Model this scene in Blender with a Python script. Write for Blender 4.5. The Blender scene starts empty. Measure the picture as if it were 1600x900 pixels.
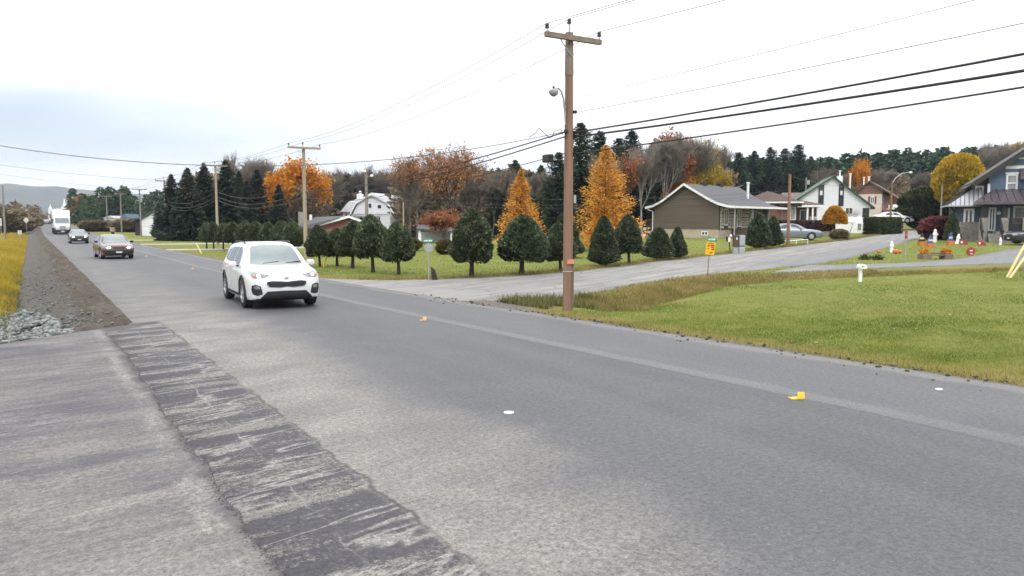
import bpy, bmesh, math, random
import numpy as np
from mathutils import Vector, Matrix
from mathutils.bvhtree import BVHTree

R = math.radians
sc = bpy.context.scene
col = sc.collection

# ------------------------------------------------------------------ camera
# World frame: X runs across the main road (metres), Y along it, Z up.
CAM_H, FPX = 2.2, 1200.0
YAW, TH = R(32.0), math.atan(103.0 / 1200.0)
cd = bpy.data.cameras.new('camera')
cam = bpy.data.objects.new('camera', cd)
col.objects.link(cam)
cam.location = (0, 0, CAM_H)
cam.rotation_euler = (math.pi / 2 - TH, 0, -YAW)
cd.sensor_width = 36.0
cd.lens = 36.0 * FPX / 1600.0
cd.clip_start = 0.1
cd.clip_end = 12000
sc.camera = cam

# ------------------------------------------------------------------ sky and sun
SUN_EL, SUN_AZ = R(48), R(205)            # azimuth measured from +Y towards +X: behind the camera
w = bpy.data.worlds.new('World')
sc.world = w
w.use_nodes = True
nt = w.node_tree
nt.nodes.clear()


class NG:
    """small helper for writing node trees"""
    def __init__(s, t):
        s.t = t

    def n(s, typ, **kw):
        nd = s.t.nodes.new(typ)
        for k, v in kw.items():
            setattr(nd, k, v)
        return nd

    def put(s, sock, v):
        if isinstance(v, bpy.types.NodeSocket):
            s.t.links.new(v, sock)
        elif v is not None:
            if isinstance(v, (tuple, list)) and len(v) == 3 and sock.type == 'RGBA':
                v = (*v, 1)
            sock.default_value = v

    def m(s, op, a, b=None, c=None, clamp=False):
        nd = s.n('ShaderNodeMath', operation=op)
        nd.use_clamp = clamp
        s.put(nd.inputs[0], a)
        if b is not None:
            s.put(nd.inputs[1], b)
        if c is not None:
            s.put(nd.inputs[2], c)
        return nd.outputs[0]

    def mix(s, f, a, b, mode='MIX'):
        nd = s.n('ShaderNodeMix', data_type='RGBA', blend_type=mode)
        s.put(nd.inputs[0], f)
        s.put(nd.inputs[6], a)
        s.put(nd.inputs[7], b)
        return nd.outputs[2]

    def noise(s, vec, scale, detail=4, rough=.55, dist=0.0):
        nd = s.n('ShaderNodeTexNoise')
        if vec is not None:
            s.t.links.new(vec, nd.inputs['Vector'])
        nd.inputs['Scale'].default_value = scale
        nd.inputs['Detail'].default_value = detail
        nd.inputs['Roughness'].default_value = rough
        nd.inputs['Distortion'].default_value = dist
        return nd.outputs[0]

    def ss(s, v, a, b, lo=0.0, hi=1.0):
        nd = s.n('ShaderNodeMapRange', interpolation_type='SMOOTHSTEP')
        s.put(nd.inputs[0], v)
        nd.inputs[1].default_value = a
        nd.inputs[2].default_value = b
        nd.inputs[3].default_value = lo
        nd.inputs[4].default_value = hi
        return nd.outputs[0]

    def xyz(s, x, y, z=0.0):
        nd = s.n('ShaderNodeCombineXYZ')
        s.put(nd.inputs[0], x)
        s.put(nd.inputs[1], y)
        s.put(nd.inputs[2], z)
        return nd.outputs[0]

    def sep(s, v):
        nd = s.n('ShaderNodeSeparateXYZ')
        s.t.links.new(v, nd.inputs[0])
        return nd.outputs


g = NG(nt)
tc = g.n('ShaderNodeTexCoord')
dx, dy, dz = g.sep(tc.outputs['Generated'])
sky = g.n('ShaderNodeTexSky', sky_type='NISHITA')
sky.sun_disc = False
sky.sun_elevation = SUN_EL
sky.sun_rotation = SUN_AZ
sky.air_density = 1.0
sky.dust_density = 1.5
blue = g.mix(1.0, sky.outputs[0], (0.092, 0.084, 0.086), 'MULTIPLY')
# overcast: cloud deck brighter towards the zenith, soft streaks, one thinner gap low over the road
az = g.m('ARCTAN2', dx, dy)
el = g.m('ARCSINE', dz)
st = g.xyz(g.m('MULTIPLY', az, 1.6), g.m('MULTIPLY', el, 7.0), 3.7)
n1 = g.noise(st, 1.6, 5, .5, .4)
n2 = g.noise(st, 0.6, 2, .5)
deck = g.m('MULTIPLY_ADD', g.ss(dz, -.05, .60), 0.62, 0.78)
deck = g.m('MULTIPLY', deck, g.m('MULTIPLY_ADD', n1, .34, .86))
cloud = g.mix(g.ss(n1, .35, .65), (.93, .96, 1.0), (1, 1, 1))
cl = g.n('ShaderNodeVectorMath', operation='SCALE')
nt.links.new(cloud, cl.inputs[0])
nt.links.new(deck, cl.inputs[3])
da = g.m('DIVIDE', g.m('SUBTRACT', az, R(-4)), R(26))
de = g.m('DIVIDE', g.m('SUBTRACT', el, g.m('MULTIPLY_ADD', az, -.06, R(5.6))), R(3.4))
rr = g.m('SQRT', g.m('ADD', g.m('MULTIPLY', da, da), g.m('MULTIPLY', de, de)))
rr = g.m('ADD', rr, g.m('MULTIPLY', g.m('SUBTRACT', n1, .5), 1.5))
gap = g.m('MULTIPLY', g.ss(rr, 1.30, .1), .75)
skyc = g.mix(gap, cl.outputs[0], blue)
bg = g.n('ShaderNodeBackground')
nt.links.new(skyc, bg.inputs[0])
bg.inputs[1].default_value = 1.0
wo = g.n('ShaderNodeOutputWorld')
nt.links.new(bg.outputs[0], wo.inputs[0])

sl = bpy.data.lights.new('sun', 'SUN')
sl.energy = 1.0
sl.angle = R(25)
sl.color = (1.0, .97, .93)
sun = bpy.data.objects.new('sun', sl)
col.objects.link(sun)
sdir = Vector((math.sin(SUN_AZ) * math.cos(SUN_EL), math.cos(SUN_AZ) * math.cos(SUN_EL), math.sin(SUN_EL)))
sun.rotation_euler = sdir.to_track_quat('Z', 'Y').to_euler()
sun.location = (0, 0, 60)

vs = sc.view_settings
vs.view_transform = 'Standard'
vs.look = 'None'
vs.gamma = 1.0
vs.exposure = 0.62
vs.use_curve_mapping = False
try:
    sc.cycles.max_bounces = 5
    sc.cycles.use_adaptive_sampling = True
    sc.cycles.adaptive_threshold = .03
    sc.cycles.diffuse_bounces = 2
    sc.cycles.volume_bounces = 0
    sc.cycles.volume_step_rate = 10
    sc.cycles.transparent_max_bounces = 6
except Exception:
    pass

# ------------------------------------------------------------------ helpers
fwd = np.array([math.sin(YAW), math.cos(YAW)])
rgt = np.array([math.cos(YAW), -math.sin(YAW)])


def W(X, d):
    """offset right of the view axis and distance ahead -> world x, y"""
    v = rgt * X + fwd * d
    return float(v[0]), float(v[1])


def PX(px, d):
    """world x, y of something seen at image column px, d metres ahead"""
    return W((px - 800.0) / FPX * d, d)


def ZY(py, d):
    """world height of something seen at image row py, d metres ahead"""
    return CAM_H + d * math.tan(math.atan((450.0 - py) / FPX) - TH)


def sstep(a, b, x):
    t = np.clip((x - a) / (b - a), 0, 1)
    return t * t * (3 - 2 * t)


def vnoise(x, y, seed=0):
    """2-D value noise 0..1"""
    x = np.asarray(x, float)
    y = np.asarray(y, float)
    xi = np.floor(x).astype(np.int64)
    yi = np.floor(y).astype(np.int64)
    fx, fy = x - xi, y - yi
    fx = fx * fx * (3 - 2 * fx)
    fy = fy * fy * (3 - 2 * fy)

    def h(a, b):
        n = (a * 374761393 + b * 668265263 + seed * 982451653) & 0x7fffffff
        n = ((n ^ (n >> 13)) * 1274126177) & 0x7fffffff
        return ((n ^ (n >> 16)) & 0xffff) / 65535.0
    return (h(xi, yi) * (1 - fx) + h(xi + 1, yi) * fx) * (1 - fy) + (h(xi, yi + 1) * (1 - fx) + h(xi + 1, yi + 1) * fx) * fy


def fbm(x, y, seed=0, o=4):
    t, a, k = 0, .5, 1.0
    for i in range(o):
        t = t + a * vnoise(np.asarray(x) * k, np.asarray(y) * k, seed + i)
        a *= .5
        k *= 2.03
    return t / (1 - .5 ** o)


DC_P = [11, 13, 15, 19.5, 23, 28, 38, 60, 90]
DC_S = [16.0, 16.0, 17.0, 19.4, 19.7, 18.5, 14.8, 6, -6]


def ditch_c(p):
    return np.interp(p, DC_P, DC_S)


def base_s(s):
    return np.interp(s, [-100, 140, 180, 225, 290, 420, 700, 3000], [0, 0, .5, 1.3, 1.6, -3, -6, -6])


def drive_e(p):
    return 16.9 + .8 * np.clip(p, -3, 2)


def T(p, s):
    """ground height"""
    p = np.asarray(p, float)
    s = np.asarray(s, float)
    rise = np.interp(p, [12, 20, 30, 45, 60, 80, 100, 108, 115, 130, 160, 240, 350, 700],
                     [0, .05, .22, .48, .70, .95, 1.3, 2.1, 3.1, 4.0, 5.5, 10.5, 13, 14])
    gl = 1 - sstep(58, 100, s) * (1 - sstep(95, 140, p)) * .9
    z = rise * gl
    z = z - .85 * sstep(75, 115, s) * sstep(13, 30, p) * (1 - sstep(70, 120, p))
    # ditch between the near lawn and the side road
    k = sstep(11.6, 13.6, p) * (1 - sstep(45, 60, p))
    z = z - .42 * k * np.exp(-((s - ditch_c(p)) / 1.0) ** 2)
    z = z + .12 * np.exp(-((s - ditch_c(p) + 4.5) / 2.5) ** 2) * sstep(15, 20, p) * (1 - sstep(45, 60, p))
    # left embankment
    le = np.interp(p, [-300, -80, -10, -2, -.65, .15, .95, 1.3], [-.2, -.3, -.4, -.5, -.64, -.44, -.03, 0])
    de_ = drive_e(p)
    on = sstep(0, 1.6, s - de_)
    z = z + le * on
    return z + base_s(s)


def T1(p, s):
    return float(T(p, s))


def GR(px, py):
    """point of the ground seen at an image position"""
    a, b = (px - 800) / FPX, (450 - py) / FPX
    d3 = np.array([fwd[0] * math.cos(TH), fwd[1] * math.cos(TH), -math.sin(TH)]) \
        + a * np.array([rgt[0], rgt[1], 0]) + b * np.array([fwd[0] * math.sin(TH), fwd[1] * math.sin(TH), math.cos(TH)])
    ts = np.concatenate([np.linspace(2, 120, 3000), np.linspace(120, 900, 2000)])
    P = d3[None, :] * ts[:, None]
    P[:, 2] += CAM_H
    below = P[:, 2] <= T(P[:, 0], P[:, 1])
    i = int(np.argmax(below)) if below.any() else len(ts) - 1
    return float(P[i, 0]), float(P[i, 1]), T1(P[i, 0], P[i, 1])


def tag(o, label, cat, group=None):
    o['label'] = label
    o['category'] = cat
    if group:
        o['group'] = group
    return o


def thing(name, label, cat, loc=(0, 0, 0), rz=0.0, group=None):
    o = bpy.data.objects.new(name, None)
    o.empty_display_size = .2
    col.objects.link(o)
    o.location = loc
    o.rotation_euler = (0, 0, rz)
    return tag(o, label, cat, group)


def link(name, me, parent=None):
    o = bpy.data.objects.new(name, me)
    col.objects.link(o)
    if parent is not None:
        o.parent = parent
    return o


def copy_tree(o, parent=None):
    c = o.copy()
    col.objects.link(c)
    if parent is not None:
        c.parent = parent
        c.matrix_parent_inverse = o.matrix_parent_inverse.copy()
    for ch in list(o.children):
        copy_tree(ch, c)
    return c


def fastmesh(name, verts, faces, mats=(), midx=None, smooth=False, tint=None, uv=None):
    """uniform-size faces from numpy arrays"""
    verts = np.asarray(verts, np.float32)
    faces = np.asarray(faces, np.int32)
    nf, k = faces.shape
    me = bpy.data.meshes.new(name)
    me.vertices.add(len(verts))
    me.vertices.foreach_set('co', verts.ravel())
    me.loops.add(nf * k)
    me.loops.foreach_set('vertex_index', faces.ravel())
    me.polygons.add(nf)
    me.polygons.foreach_set('loop_start', np.arange(0, nf * k, k, dtype=np.int32))
    for mt in mats:
        me.materials.append(mt)
    if midx is not None:
        me.polygons.foreach_set('material_index', np.asarray(midx, np.int32))
    if smooth:
        me.polygons.foreach_set('use_smooth', np.ones(nf, bool))
    if tint is not None:
        tint = tint if isinstance(tint, dict) else {'tint': tint}
        for nm, arr in tint.items():
            at = me.attributes.new(nm, 'FLOAT', 'POINT')
            at.data.foreach_set('value', np.asarray(arr, np.float32))
    me.update(calc_edges=True)
    if uv is not None:
        ul = me.uv_layers.new(name='ps')
        ul.data.foreach_set('uv', np.asarray(uv, np.float32)[faces.ravel()].ravel())
    return me


class MB:
    """collects shapes into one mesh"""
    def __init__(s):
        s.v, s.f = [], []

    def add(s, vs_, fs_):
        b = len(s.v)
        s.v += [tuple(map(float, q)) for q in vs_]
        s.f += [tuple(i + b for i in q) for q in fs_]
        return s

    def box(s, c, sz, rz=0.0, M=None):
        x, y, z = [k / 2 for k in sz]
        pts = [(-x, -y, -z), (x, -y, -z), (x, y, -z), (-x, y, -z), (-x, -y, z), (x, -y, z), (x, y, z), (-x, y, z)]
        cr, sr = math.cos(rz), math.sin(rz)
        out = []
        for a, b, q in pts:
            if M is not None:
                a, b, q = M @ Vector((a, b, q))
            out.append((c[0] + a * cr - b * sr, c[1] + a * sr + b * cr, c[2] + q))
        return s.add(out, [(0, 3, 2, 1), (4, 5, 6, 7), (0, 1, 5, 4), (1, 2, 6, 5), (2, 3, 7, 6), (3, 0, 4, 7)])

    def b2(s, x0, x1, y0, y1, z0, z1):
        return s.box(((x0 + x1) / 2, (y0 + y1) / 2, (z0 + z1) / 2), (x1 - x0, y1 - y0, z1 - z0))

    def bar(s, a, b, wd, th, up=(0, 0, 1)):
        """rectangular bar from a to b"""
        a, b = Vector(a), Vector(b)
        d = (b - a).normalized()
        u = Vector(up)
        sd = d.cross(u)
        if sd.length < 1e-4:
            sd = d.cross(Vector((1, 0, 0)))
        sd.normalize()
        u = sd.cross(d).normalized()
        p = []
        for q in (a, b):
            for i, j in ((-1, -1), (1, -1), (1, 1), (-1, 1)):
                p.append(q + sd * (i * wd / 2) + u * (j * th / 2))
        return s.add(p, [(0, 1, 2, 3), (7, 6, 5, 4), (0, 4, 5, 1), (1, 5, 6, 2), (2, 6, 7, 3), (3, 7, 4, 0)])

    def tube(s, pts, r, n=8, caps=True):
        pts = [Vector(q) for q in pts]
        rs = r if isinstance(r, (list, tuple)) else [r] * len(pts)
        b = len(s.v)
        ref = Vector((0, 0, 1))
        d0 = (pts[1] - pts[0]).normalized()
        if abs(d0.dot(ref)) > .95:
            ref = Vector((1, 0, 0))
        for i, q in enumerate(pts):
            d = (pts[min(i + 1, len(pts) - 1)] - pts[max(i - 1, 0)]).normalized()
            u = d.cross(ref)
            if u.length < 1e-5:
                u = d.cross(Vector((0, 1, 0)))
            u.normalize()
            v = d.cross(u).normalized()
            for k in range(n):
                a = 2 * math.pi * k / n
                s.v.append(tuple(q + u * (rs[i] * math.cos(a)) + v * (rs[i] * math.sin(a))))
        for i in range(len(pts) - 1):
            for k in range(n):
                k2 = (k + 1) % n
                s.f.append((b + i * n + k, b + i * n + k2, b + (i + 1) * n + k2, b + (i + 1) * n + k))
        if caps:
            s.f.append(tuple(b + k for k in range(n))[::-1])
            e = b + (len(pts) - 1) * n
            s.f.append(tuple(e + k for k in range(n)))
        return s

    def lathe(s, prof, c=(0, 0, 0), n=16, axis='z'):
        b = len(s.v)
        for r, z in prof:
            for k in range(n):
                a = 2 * math.pi * k / n
                q = (r * math.cos(a), r * math.sin(a), z)
                if axis == 'y':
                    q = (q[0], q[2], q[1])
                elif axis == 'x':
                    q = (q[2], q[0], q[1])
                s.v.append((c[0] + q[0], c[1] + q[1], c[2] + q[2]))
        for i in range(len(prof) - 1):
            for k in range(n):
                k2 = (k + 1) % n
                s.f.append((b + i * n + k, b + i * n + k2, b + (i + 1) * n + k2, b + (i + 1) * n + k))
        s.f.append(tuple(b + k for k in range(n))[::-1])
        e = b + (len(prof) - 1) * n
        s.f.append(tuple(e + k for k in range(n)))
        return s

    def prism(s, poly, y0, y1, O=(0, 0, 0), U=(1, 0, 0), V=(0, 0, 1), N=(0, 1, 0)):
        """polygon in the U,V plane extruded along N from y0 to y1"""
        O, U, V, N = Vector(O), Vector(U), Vector(V), Vector(N)
        n = len(poly)
        p = [O + U * a + V * b + N * y0 for a, b in poly] + [O + U * a + V * b + N * y1 for a, b in poly]
        fs_ = [tuple(range(n)), tuple(range(2 * n - 1, n - 1, -1))]
        fs_ += [(i, i + n, (i + 1) % n + n, (i + 1) % n) for i in range(n)]
        return s.add(p, fs_)

    def build(s, name, mt, parent=None, smooth=False, bevel=0):
        me = bpy.data.meshes.new(name)
        me.from_pydata(s.v, [], s.f)
        bm = bmesh.new()
        bm.from_mesh(me)
        bmesh.ops.recalc_face_normals(bm, faces=bm.faces)
        if bevel:
            es = [e for e in bm.edges if len(e.link_faces) == 2 and e.calc_face_angle(0) > .6]
            bmesh.ops.bevel(bm, geom=es, offset=bevel, segments=2, profile=.5, affect='EDGES')
        bm.to_mesh(me)
        bm.free()
        me.materials.append(mt)
        if smooth:
            me.polygons.foreach_set('use_smooth', np.ones(len(me.polygons), bool))
            me.set_sharp_from_angle(angle=R(40))
        me.update()
        return link(name, me, parent)


# ------------------------------------------------------------------ materials
def newmat(name):
    m_ = bpy.data.materials.new(name)
    m_.use_nodes = True
    t = m_.node_tree
    t.nodes.clear()
    gg = NG(t)
    out = gg.n('ShaderNodeOutputMaterial')
    bs = gg.n('ShaderNodeBsdfPrincipled')
    t.links.new(bs.outputs[0], out.inputs[0])
    return m_, gg, bs, out


def pm(name, c1, c2=None, scale=4.0, rough=.75, bump=0.0, bscale=30.0, metal=0.0, spec=.4, coat=0.0, rnd=0.0,
       stretch=None, emit=0.0, detail=5, bdist=.02):
    """procedural surface: two tones blended by noise, optional fine relief"""
    m_, gg, bs, out = newmat(name)
    c2 = c2 or tuple(min(1, k * .8) for k in c1)
    co = gg.n('ShaderNodeTexCoord').outputs['Object']
    if stretch:
        mp = gg.n('ShaderNodeMapping')
        gg.t.links.new(co, mp.inputs[0])
        mp.inputs[3].default_value = stretch
        co = mp.outputs[0]
    nz = gg.noise(co, scale, detail, .6)
    c = gg.mix(gg.ss(nz, .3, .7), c1, c2)
    if rnd:
        oi = gg.n('ShaderNodeObjectInfo').outputs['Random']
        hs = gg.n('ShaderNodeHueSaturation')
        gg.put(hs.inputs['Value'], gg.m('MULTIPLY_ADD', oi, rnd, 1 - rnd / 2))
        gg.t.links.new(c, hs.inputs['Color'])
        c = hs.outputs[0]
    gg.put(bs.inputs['Base Color'], c)
    gg.put(bs.inputs['Roughness'], gg.m('MULTIPLY_ADD', nz, .12, rough - .06, clamp=True))
    bs.inputs['Metallic'].default_value = metal
    bs.inputs['Specular IOR Level'].default_value = spec
    bs.inputs['Coat Weight'].default_value = coat
    bs.inputs['Coat Roughness'].default_value = .06
    if emit:
        gg.put(bs.inputs['Emission Color'], c1)
        bs.inputs['Emission Strength'].default_value = emit
    if bump:
        bn = gg.n('ShaderNodeBump')
        bn.inputs['Strength'].default_value = bump
        bn.inputs['Distance'].default_value = bdist
        gg.t.links.new(gg.noise(co, bscale, 4, .6), bn.inputs['Height'])
        gg.t.links.new(bn.outputs[0], bs.inputs['Normal'])
    return m_


def leafmat(name, cols, rough=.7, rnd=.25, trans=.25, nscale=.8):
    """foliage: per-leaf tint attribute through a colour ramp, plus clump-scale noise and per-plant shift"""
    m_, gg, bs, out = newmat(name)
    at = gg.n('ShaderNodeAttribute', attribute_name='tint').outputs['Fac']
    co = gg.n('ShaderNodeTexCoord').outputs['Object']
    nz = gg.noise(co, nscale, 3, .6)
    oi = gg.n('ShaderNodeObjectInfo').outputs['Random']
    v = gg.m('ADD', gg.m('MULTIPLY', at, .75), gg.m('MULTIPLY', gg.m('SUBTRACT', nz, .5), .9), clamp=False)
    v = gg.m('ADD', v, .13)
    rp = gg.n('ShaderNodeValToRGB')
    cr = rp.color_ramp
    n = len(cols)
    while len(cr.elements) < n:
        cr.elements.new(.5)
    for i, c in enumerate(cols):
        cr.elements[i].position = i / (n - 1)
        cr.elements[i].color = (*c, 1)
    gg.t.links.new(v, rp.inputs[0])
    hs = gg.n('ShaderNodeHueSaturation')
    gg.put(hs.inputs['Value'], gg.m('MULTIPLY_ADD', oi, rnd, 1 - rnd / 2))
    gg.put(hs.inputs['Hue'], gg.m('MULTIPLY_ADD', oi, .02, .49))
    gg.t.links.new(rp.outputs[0], hs.inputs['Color'])
    gg.put(bs.inputs['Base Color'], hs.outputs[0])
    bs.inputs['Roughness'].default_value = rough
    bs.inputs['Specular IOR Level'].default_value = .25
    if trans:
        tr = gg.n('ShaderNodeBsdfTranslucent')
        gg.t.links.new(hs.outputs[0], tr.inputs[0])
        mx = gg.n('ShaderNodeMixShader')
        mx.inputs[0].default_value = trans
        gg.t.links.new(bs.outputs[0], mx.inputs[1])
        gg.t.links.new(tr.outputs[0], mx.inputs[2])
        gg.t.links.new(mx.outputs[0], out.inputs[0])
    return m_


def uvps(gg):
    return gg.sep(gg.n('ShaderNodeUVMap', uv_map='ps').outputs[0])
# ------------------------------------------------------------------ road surfaces
R_S = [-60, 5, 12, 19, 28, 40, 70, 600]
R_P = [11.9, 11.05, 10.45, 9.9, 9.4, 9.1, 9.0, 9.0]


def road_r(s):
    return np.interp(s, R_S, R_P)


def road_l(s):
    return np.interp(s, [-60, 16.9, 18.4, 600], [1.22, 1.22, 1.8, 1.75])


def grain(gg, co):
    """fine stone grain of asphalt"""
    a = gg.noise(co, 48, 2, .7)
    b = gg.noise(co, 150, 2, .6)
    c = gg.noise(co, 19, 2, .6)
    return gg.m('ADD', gg.m('MULTIPLY', c, .35), gg.m('ADD', gg.m('MULTIPLY', a, .40), gg.m('MULTIPLY', b, .25)))


def asphalt(name, kind):
    m_, gg, bs, out = newmat(name)
    p, s, _ = uvps(gg)
    ps = gg.xyz(p, s, 0)
    gr = grain(gg, ps)
    grs = gg.m('SUBTRACT', gr, .5)
    big = gg.noise(gg.xyz(gg.m('MULTIPLY', p, .9), gg.m('MULTIPLY', s, .10), 1.0), 1.0, 5, .6)
    mid = gg.noise(ps, .55, 5, .6)
    cross = gg.noise(gg.xyz(gg.m('MULTIPLY_ADD', s, .10, gg.m('MULTIPLY', p, .42)), gg.m('MULTIPLY_ADD', p, -.25, gg.m('MULTIPLY', s, 2.1)), 4.0), 1.0, 7, .68, .12)
    cross2 = gg.noise(gg.xyz(gg.m('MULTIPLY', p, .40), gg.m('MULTIPLY_ADD', p, -.42, gg.m('MULTIPLY', s, 1.5)), 9.0), 1.0, 4, .55, .25)
    lines = gg.m('MULTIPLY', gg.ss(gg.m('ABSOLUTE', gg.m('SUBTRACT', cross2, .5)), .026, .002), gg.m('MULTIPLY_ADD', gg.m('SUBTRACT', gr, .5), 2.4, .75), clamp=True)
    mott = gg.noise(gg.xyz(gg.m('MULTIPLY', p, .75), gg.m('MULTIPLY_ADD', p, -.2, gg.m('MULTIPLY', s, 1.15)), 6.0), 1.0, 8, .66, .3)
    dust = (.232, .219, .200)
    dust_d = (.165, .157, .147)
    if kind == 'main':
        w_ = gg.n('ShaderNodeUVMap', uv_map='ws').outputs[0]
        wf, _s, _z = gg.sep(w_)
        base = gg.mix(gg.ss(big, .3, .7), (.080, .080, .086), (.102, .101, .106))
        base = gg.mix(gg.m('MULTIPLY', gg.ss(mid, .5, .75), .45), base, (.128, .125, .127))
        # dusty near lane edge, blotchy fade into the clean lane
        edge = gg.m('ADD', p, gg.m('MULTIPLY', gg.m('SUBTRACT', mid, .5), 3.2))
        edge = gg.m('ADD', edge, gg.m('MULTIPLY', gg.m('SUBTRACT', mott, .5), 2.0))
        edge = gg.m('ADD', edge, gg.ss(s, 2, 16, .55, -.1))
        edge = gg.m('ADD', edge, gg.ss(s, 22, 60, 0, .9))
        dm = gg.ss(edge, 4.85, 3.3)
        dm = gg.m('MULTIPLY', dm, gg.m('MULTIPLY_ADD', grs, 3.0, .9), clamp=True)
        dcol = gg.mix(gg.ss(gg.m('ADD', gg.m('MULTIPLY', mott, .75), gg.m('MULTIPLY', cross, .25)), .38, .60), dust_d, dust)
        dcol = gg.mix(gg.ss(s, 15, 30), dcol, gg.mix(gg.ss(mott, .4, .6), (.135, .133, .13), (.165, .162, .156)))
        c = gg.mix(dm, base, dcol)
        # fresh patch strip beside the drive
        pw = gg.m('ADD', p, gg.m('MULTIPLY', gg.m('SUBTRACT', gg.noise(ps, 2.2, 4, .6), .5), .22))
        strip = gg.m('MULTIPLY', gg.ss(pw, 2.34, 2.22), gg.ss(gg.m('SUBTRACT', s, gg.m('MULTIPLY', p, .3)), 17.9, 17.6))
        sc_ = gg.mix(gg.ss(gg.m('ADD', cross, gg.m('MULTIPLY', grs, .7)), .48, .62), (.070, .067, .074), (.170, .162, .147))
        sc_ = gg.mix(gg.m('MULTIPLY', lines, .9), sc_, (.26, .25, .23))
        thin = gg.ss(gg.m('ABSOLUTE', gg.m('SUBTRACT', pw, 1.72)), .018, .003)
        sc_ = gg.mix(gg.m('MULTIPLY', gg.m('MULTIPLY', thin, gg.ss(mid, .4, .6)), .5), sc_, (.27, .26, .25))
        c = gg.mix(strip, c, sc_)
        # the joint on the road side of the strip
        jn = gg.m('ADD', gg.m('ABSOLUTE', gg.m('SUBTRACT', pw, 2.30)), gg.m('MULTIPLY', gr, .04))
        jm = gg.m('MULTIPLY', gg.m('MULTIPLY', gg.ss(jn, .058, .022), gg.ss(gg.noise(ps, .9, 4, .6), .36, .56)), gg.ss(s, 18.2, 17.6))
        c = gg.mix(gg.m('MULTIPLY', jm, .7), c, (.050, .048, .046))
        # paving seam between the two lanes: pale dusty band with a dark hairline
        ws_ = gg.m('ADD', wf, gg.m('MULTIPLY', gg.m('SUBTRACT', gg.noise(gg.xyz(0., s, 0.), .8, 3), .5), .008))
        band = gg.m('MULTIPLY', gg.ss(gg.m('ABSOLUTE', gg.m('SUBTRACT', ws_, .695)), .028, .008), gg.m('MULTIPLY_ADD', big, .9, .1))
        c = gg.mix(gg.m('MULTIPLY', band, .75), c, (.195, .190, .182))
        hair = gg.m('MULTIPLY', gg.ss(gg.m('ABSOLUTE', gg.m('SUBTRACT', ws_, .672)), .0035, .001), gg.ss(big, .35, .6))
        c = gg.mix(gg.m('MULTIPLY', hair, .75), c, (.045, .045, .045))
        # second lane is a touch paler, wheel tracks, sandy outer edge
        c = gg.mix(gg.m('MULTIPLY', gg.ss(wf, .68, .70), .18), c, (.155, .155, .16))
        ew = gg.m('ADD', wf, gg.m('MULTIPLY', gg.m('SUBTRACT', mid, .5), .05))
        c = gg.mix(gg.m('MULTIPLY', gg.ss(ew, .940, .968), .65), c, (.21, .20, .185))
        c = gg.mix(gg.m('MULTIPLY', gg.ss(ew, .988, .998), .8), c, (.10, .085, .07))
        sp = gg.m('MULTIPLY', gg.ss(gg.noise(ps, 34, 2, .5), .70, .74), gg.ss(mid, .35, .6))
        c = gg.mix(gg.m('MULTIPLY', sp, .55), c, (.36, .34, .31))
        rgh = gg.m('MULTIPLY_ADD', dm, .25, .62)
    elif kind == 'drive':
        base = gg.mix(gg.ss(mid, .35, .65), (.082, .078, .088), (.118, .112, .110))
        dm = gg.m('MULTIPLY', gg.ss(cross, .40, .66), gg.m('MULTIPLY_ADD', grs, 3.5, .9), clamp=True)
        near = gg.ss(s, 11, 2.5)
        c = gg.mix(gg.m('MULTIPLY', dm, gg.m('MULTIPLY_ADD', near, .35, .60)), base, (.215, .203, .184))
        c = gg.mix(gg.m('MULTIPLY', gg.m('MULTIPLY', near, gg.ss(mid, .3, .55)), .55), c, (.180, .174, .162))
        c = gg.mix(gg.m('MULTIPLY', lines, .28), c, (.26, .25, .235))
        # crumbled joint against the patch strip, sand heaped along it
        jw = gg.m('ADD', p, gg.m('MULTIPLY', gg.m('SUBTRACT', gg.noise(ps, 1.5, 5, .65), .5), .42))
        c = gg.mix(gg.m('MULTIPLY', gg.ss(gg.m('ABSOLUTE', gg.m('SUBTRACT', jw, 1.02)), .13, .02), gg.m('MULTIPLY', gg.m('MULTIPLY_ADD', grs, 4.0, .5), gg.ss(mott, .42, .58)), clamp=True), c, (.25, .24, .22))
        c = gg.mix(gg.m('MULTIPLY', gg.ss(jw, 1.12, 1.2), gg.m('MULTIPLY_ADD', grs, 3.5, .5), clamp=True), c, (.060, .057, .055))
        rgh = .8
    else:
        al = gg.noise(gg.xyz(gg.m('MULTIPLY', p, .22), gg.m('MULTIPLY_ADD', p, -.85, gg.m('MULTIPLY', s, 1.9)), 2.0), 1.0, 6, .65, .3)
        c = gg.mix(gg.ss(al, .3, .68), (.165, .161, .155), (.275, .266, .248))
        c = gg.mix(gg.m('MULTIPLY', gg.ss(mid, .52, .62), .28), c, (.185, .185, .188))
        dk = gg.m('ADD', s, gg.m('MULTIPLY', gg.m('SUBTRACT', mid, .5), 4))
        pat = gg.m('MULTIPLY', gg.ss(gg.m('SUBTRACT', dk, gg.m('MULTIPLY', p, .36)), 15.2, 14.2), gg.ss(p, 26, 30))
        c = gg.mix(gg.m('MULTIPLY', pat, .7), c, (.165, .165, .17))
        vo = gg.n('ShaderNodeTexVoronoi', feature='DISTANCE_TO_EDGE')
        gg.t.links.new(gg.xyz(gg.m('MULTIPLY', p, .30), gg.m('MULTIPLY', s, .5), gg.m('MULTIPLY', mid, .6)), vo.inputs['Vector'])
        vo.inputs['Scale'].default_value = 1.2
        ck = gg.m('MULTIPLY', gg.ss(vo.outputs['Distance'], .022, .004), gg.ss(al, .35, .5))
        c = gg.mix(gg.m('MULTIPLY', ck, .55), c, (.09, .088, .085))
        c = gg.mix(gg.m('MULTIPLY', gg.ss(p, 12.5, 9.4), .35), c, (.27, .262, .25))
        rgh = .85
    gm = gg.m('MULTIPLY_ADD', grs, 3.2 if kind != 'side' else 1.2, 1.0)
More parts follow.
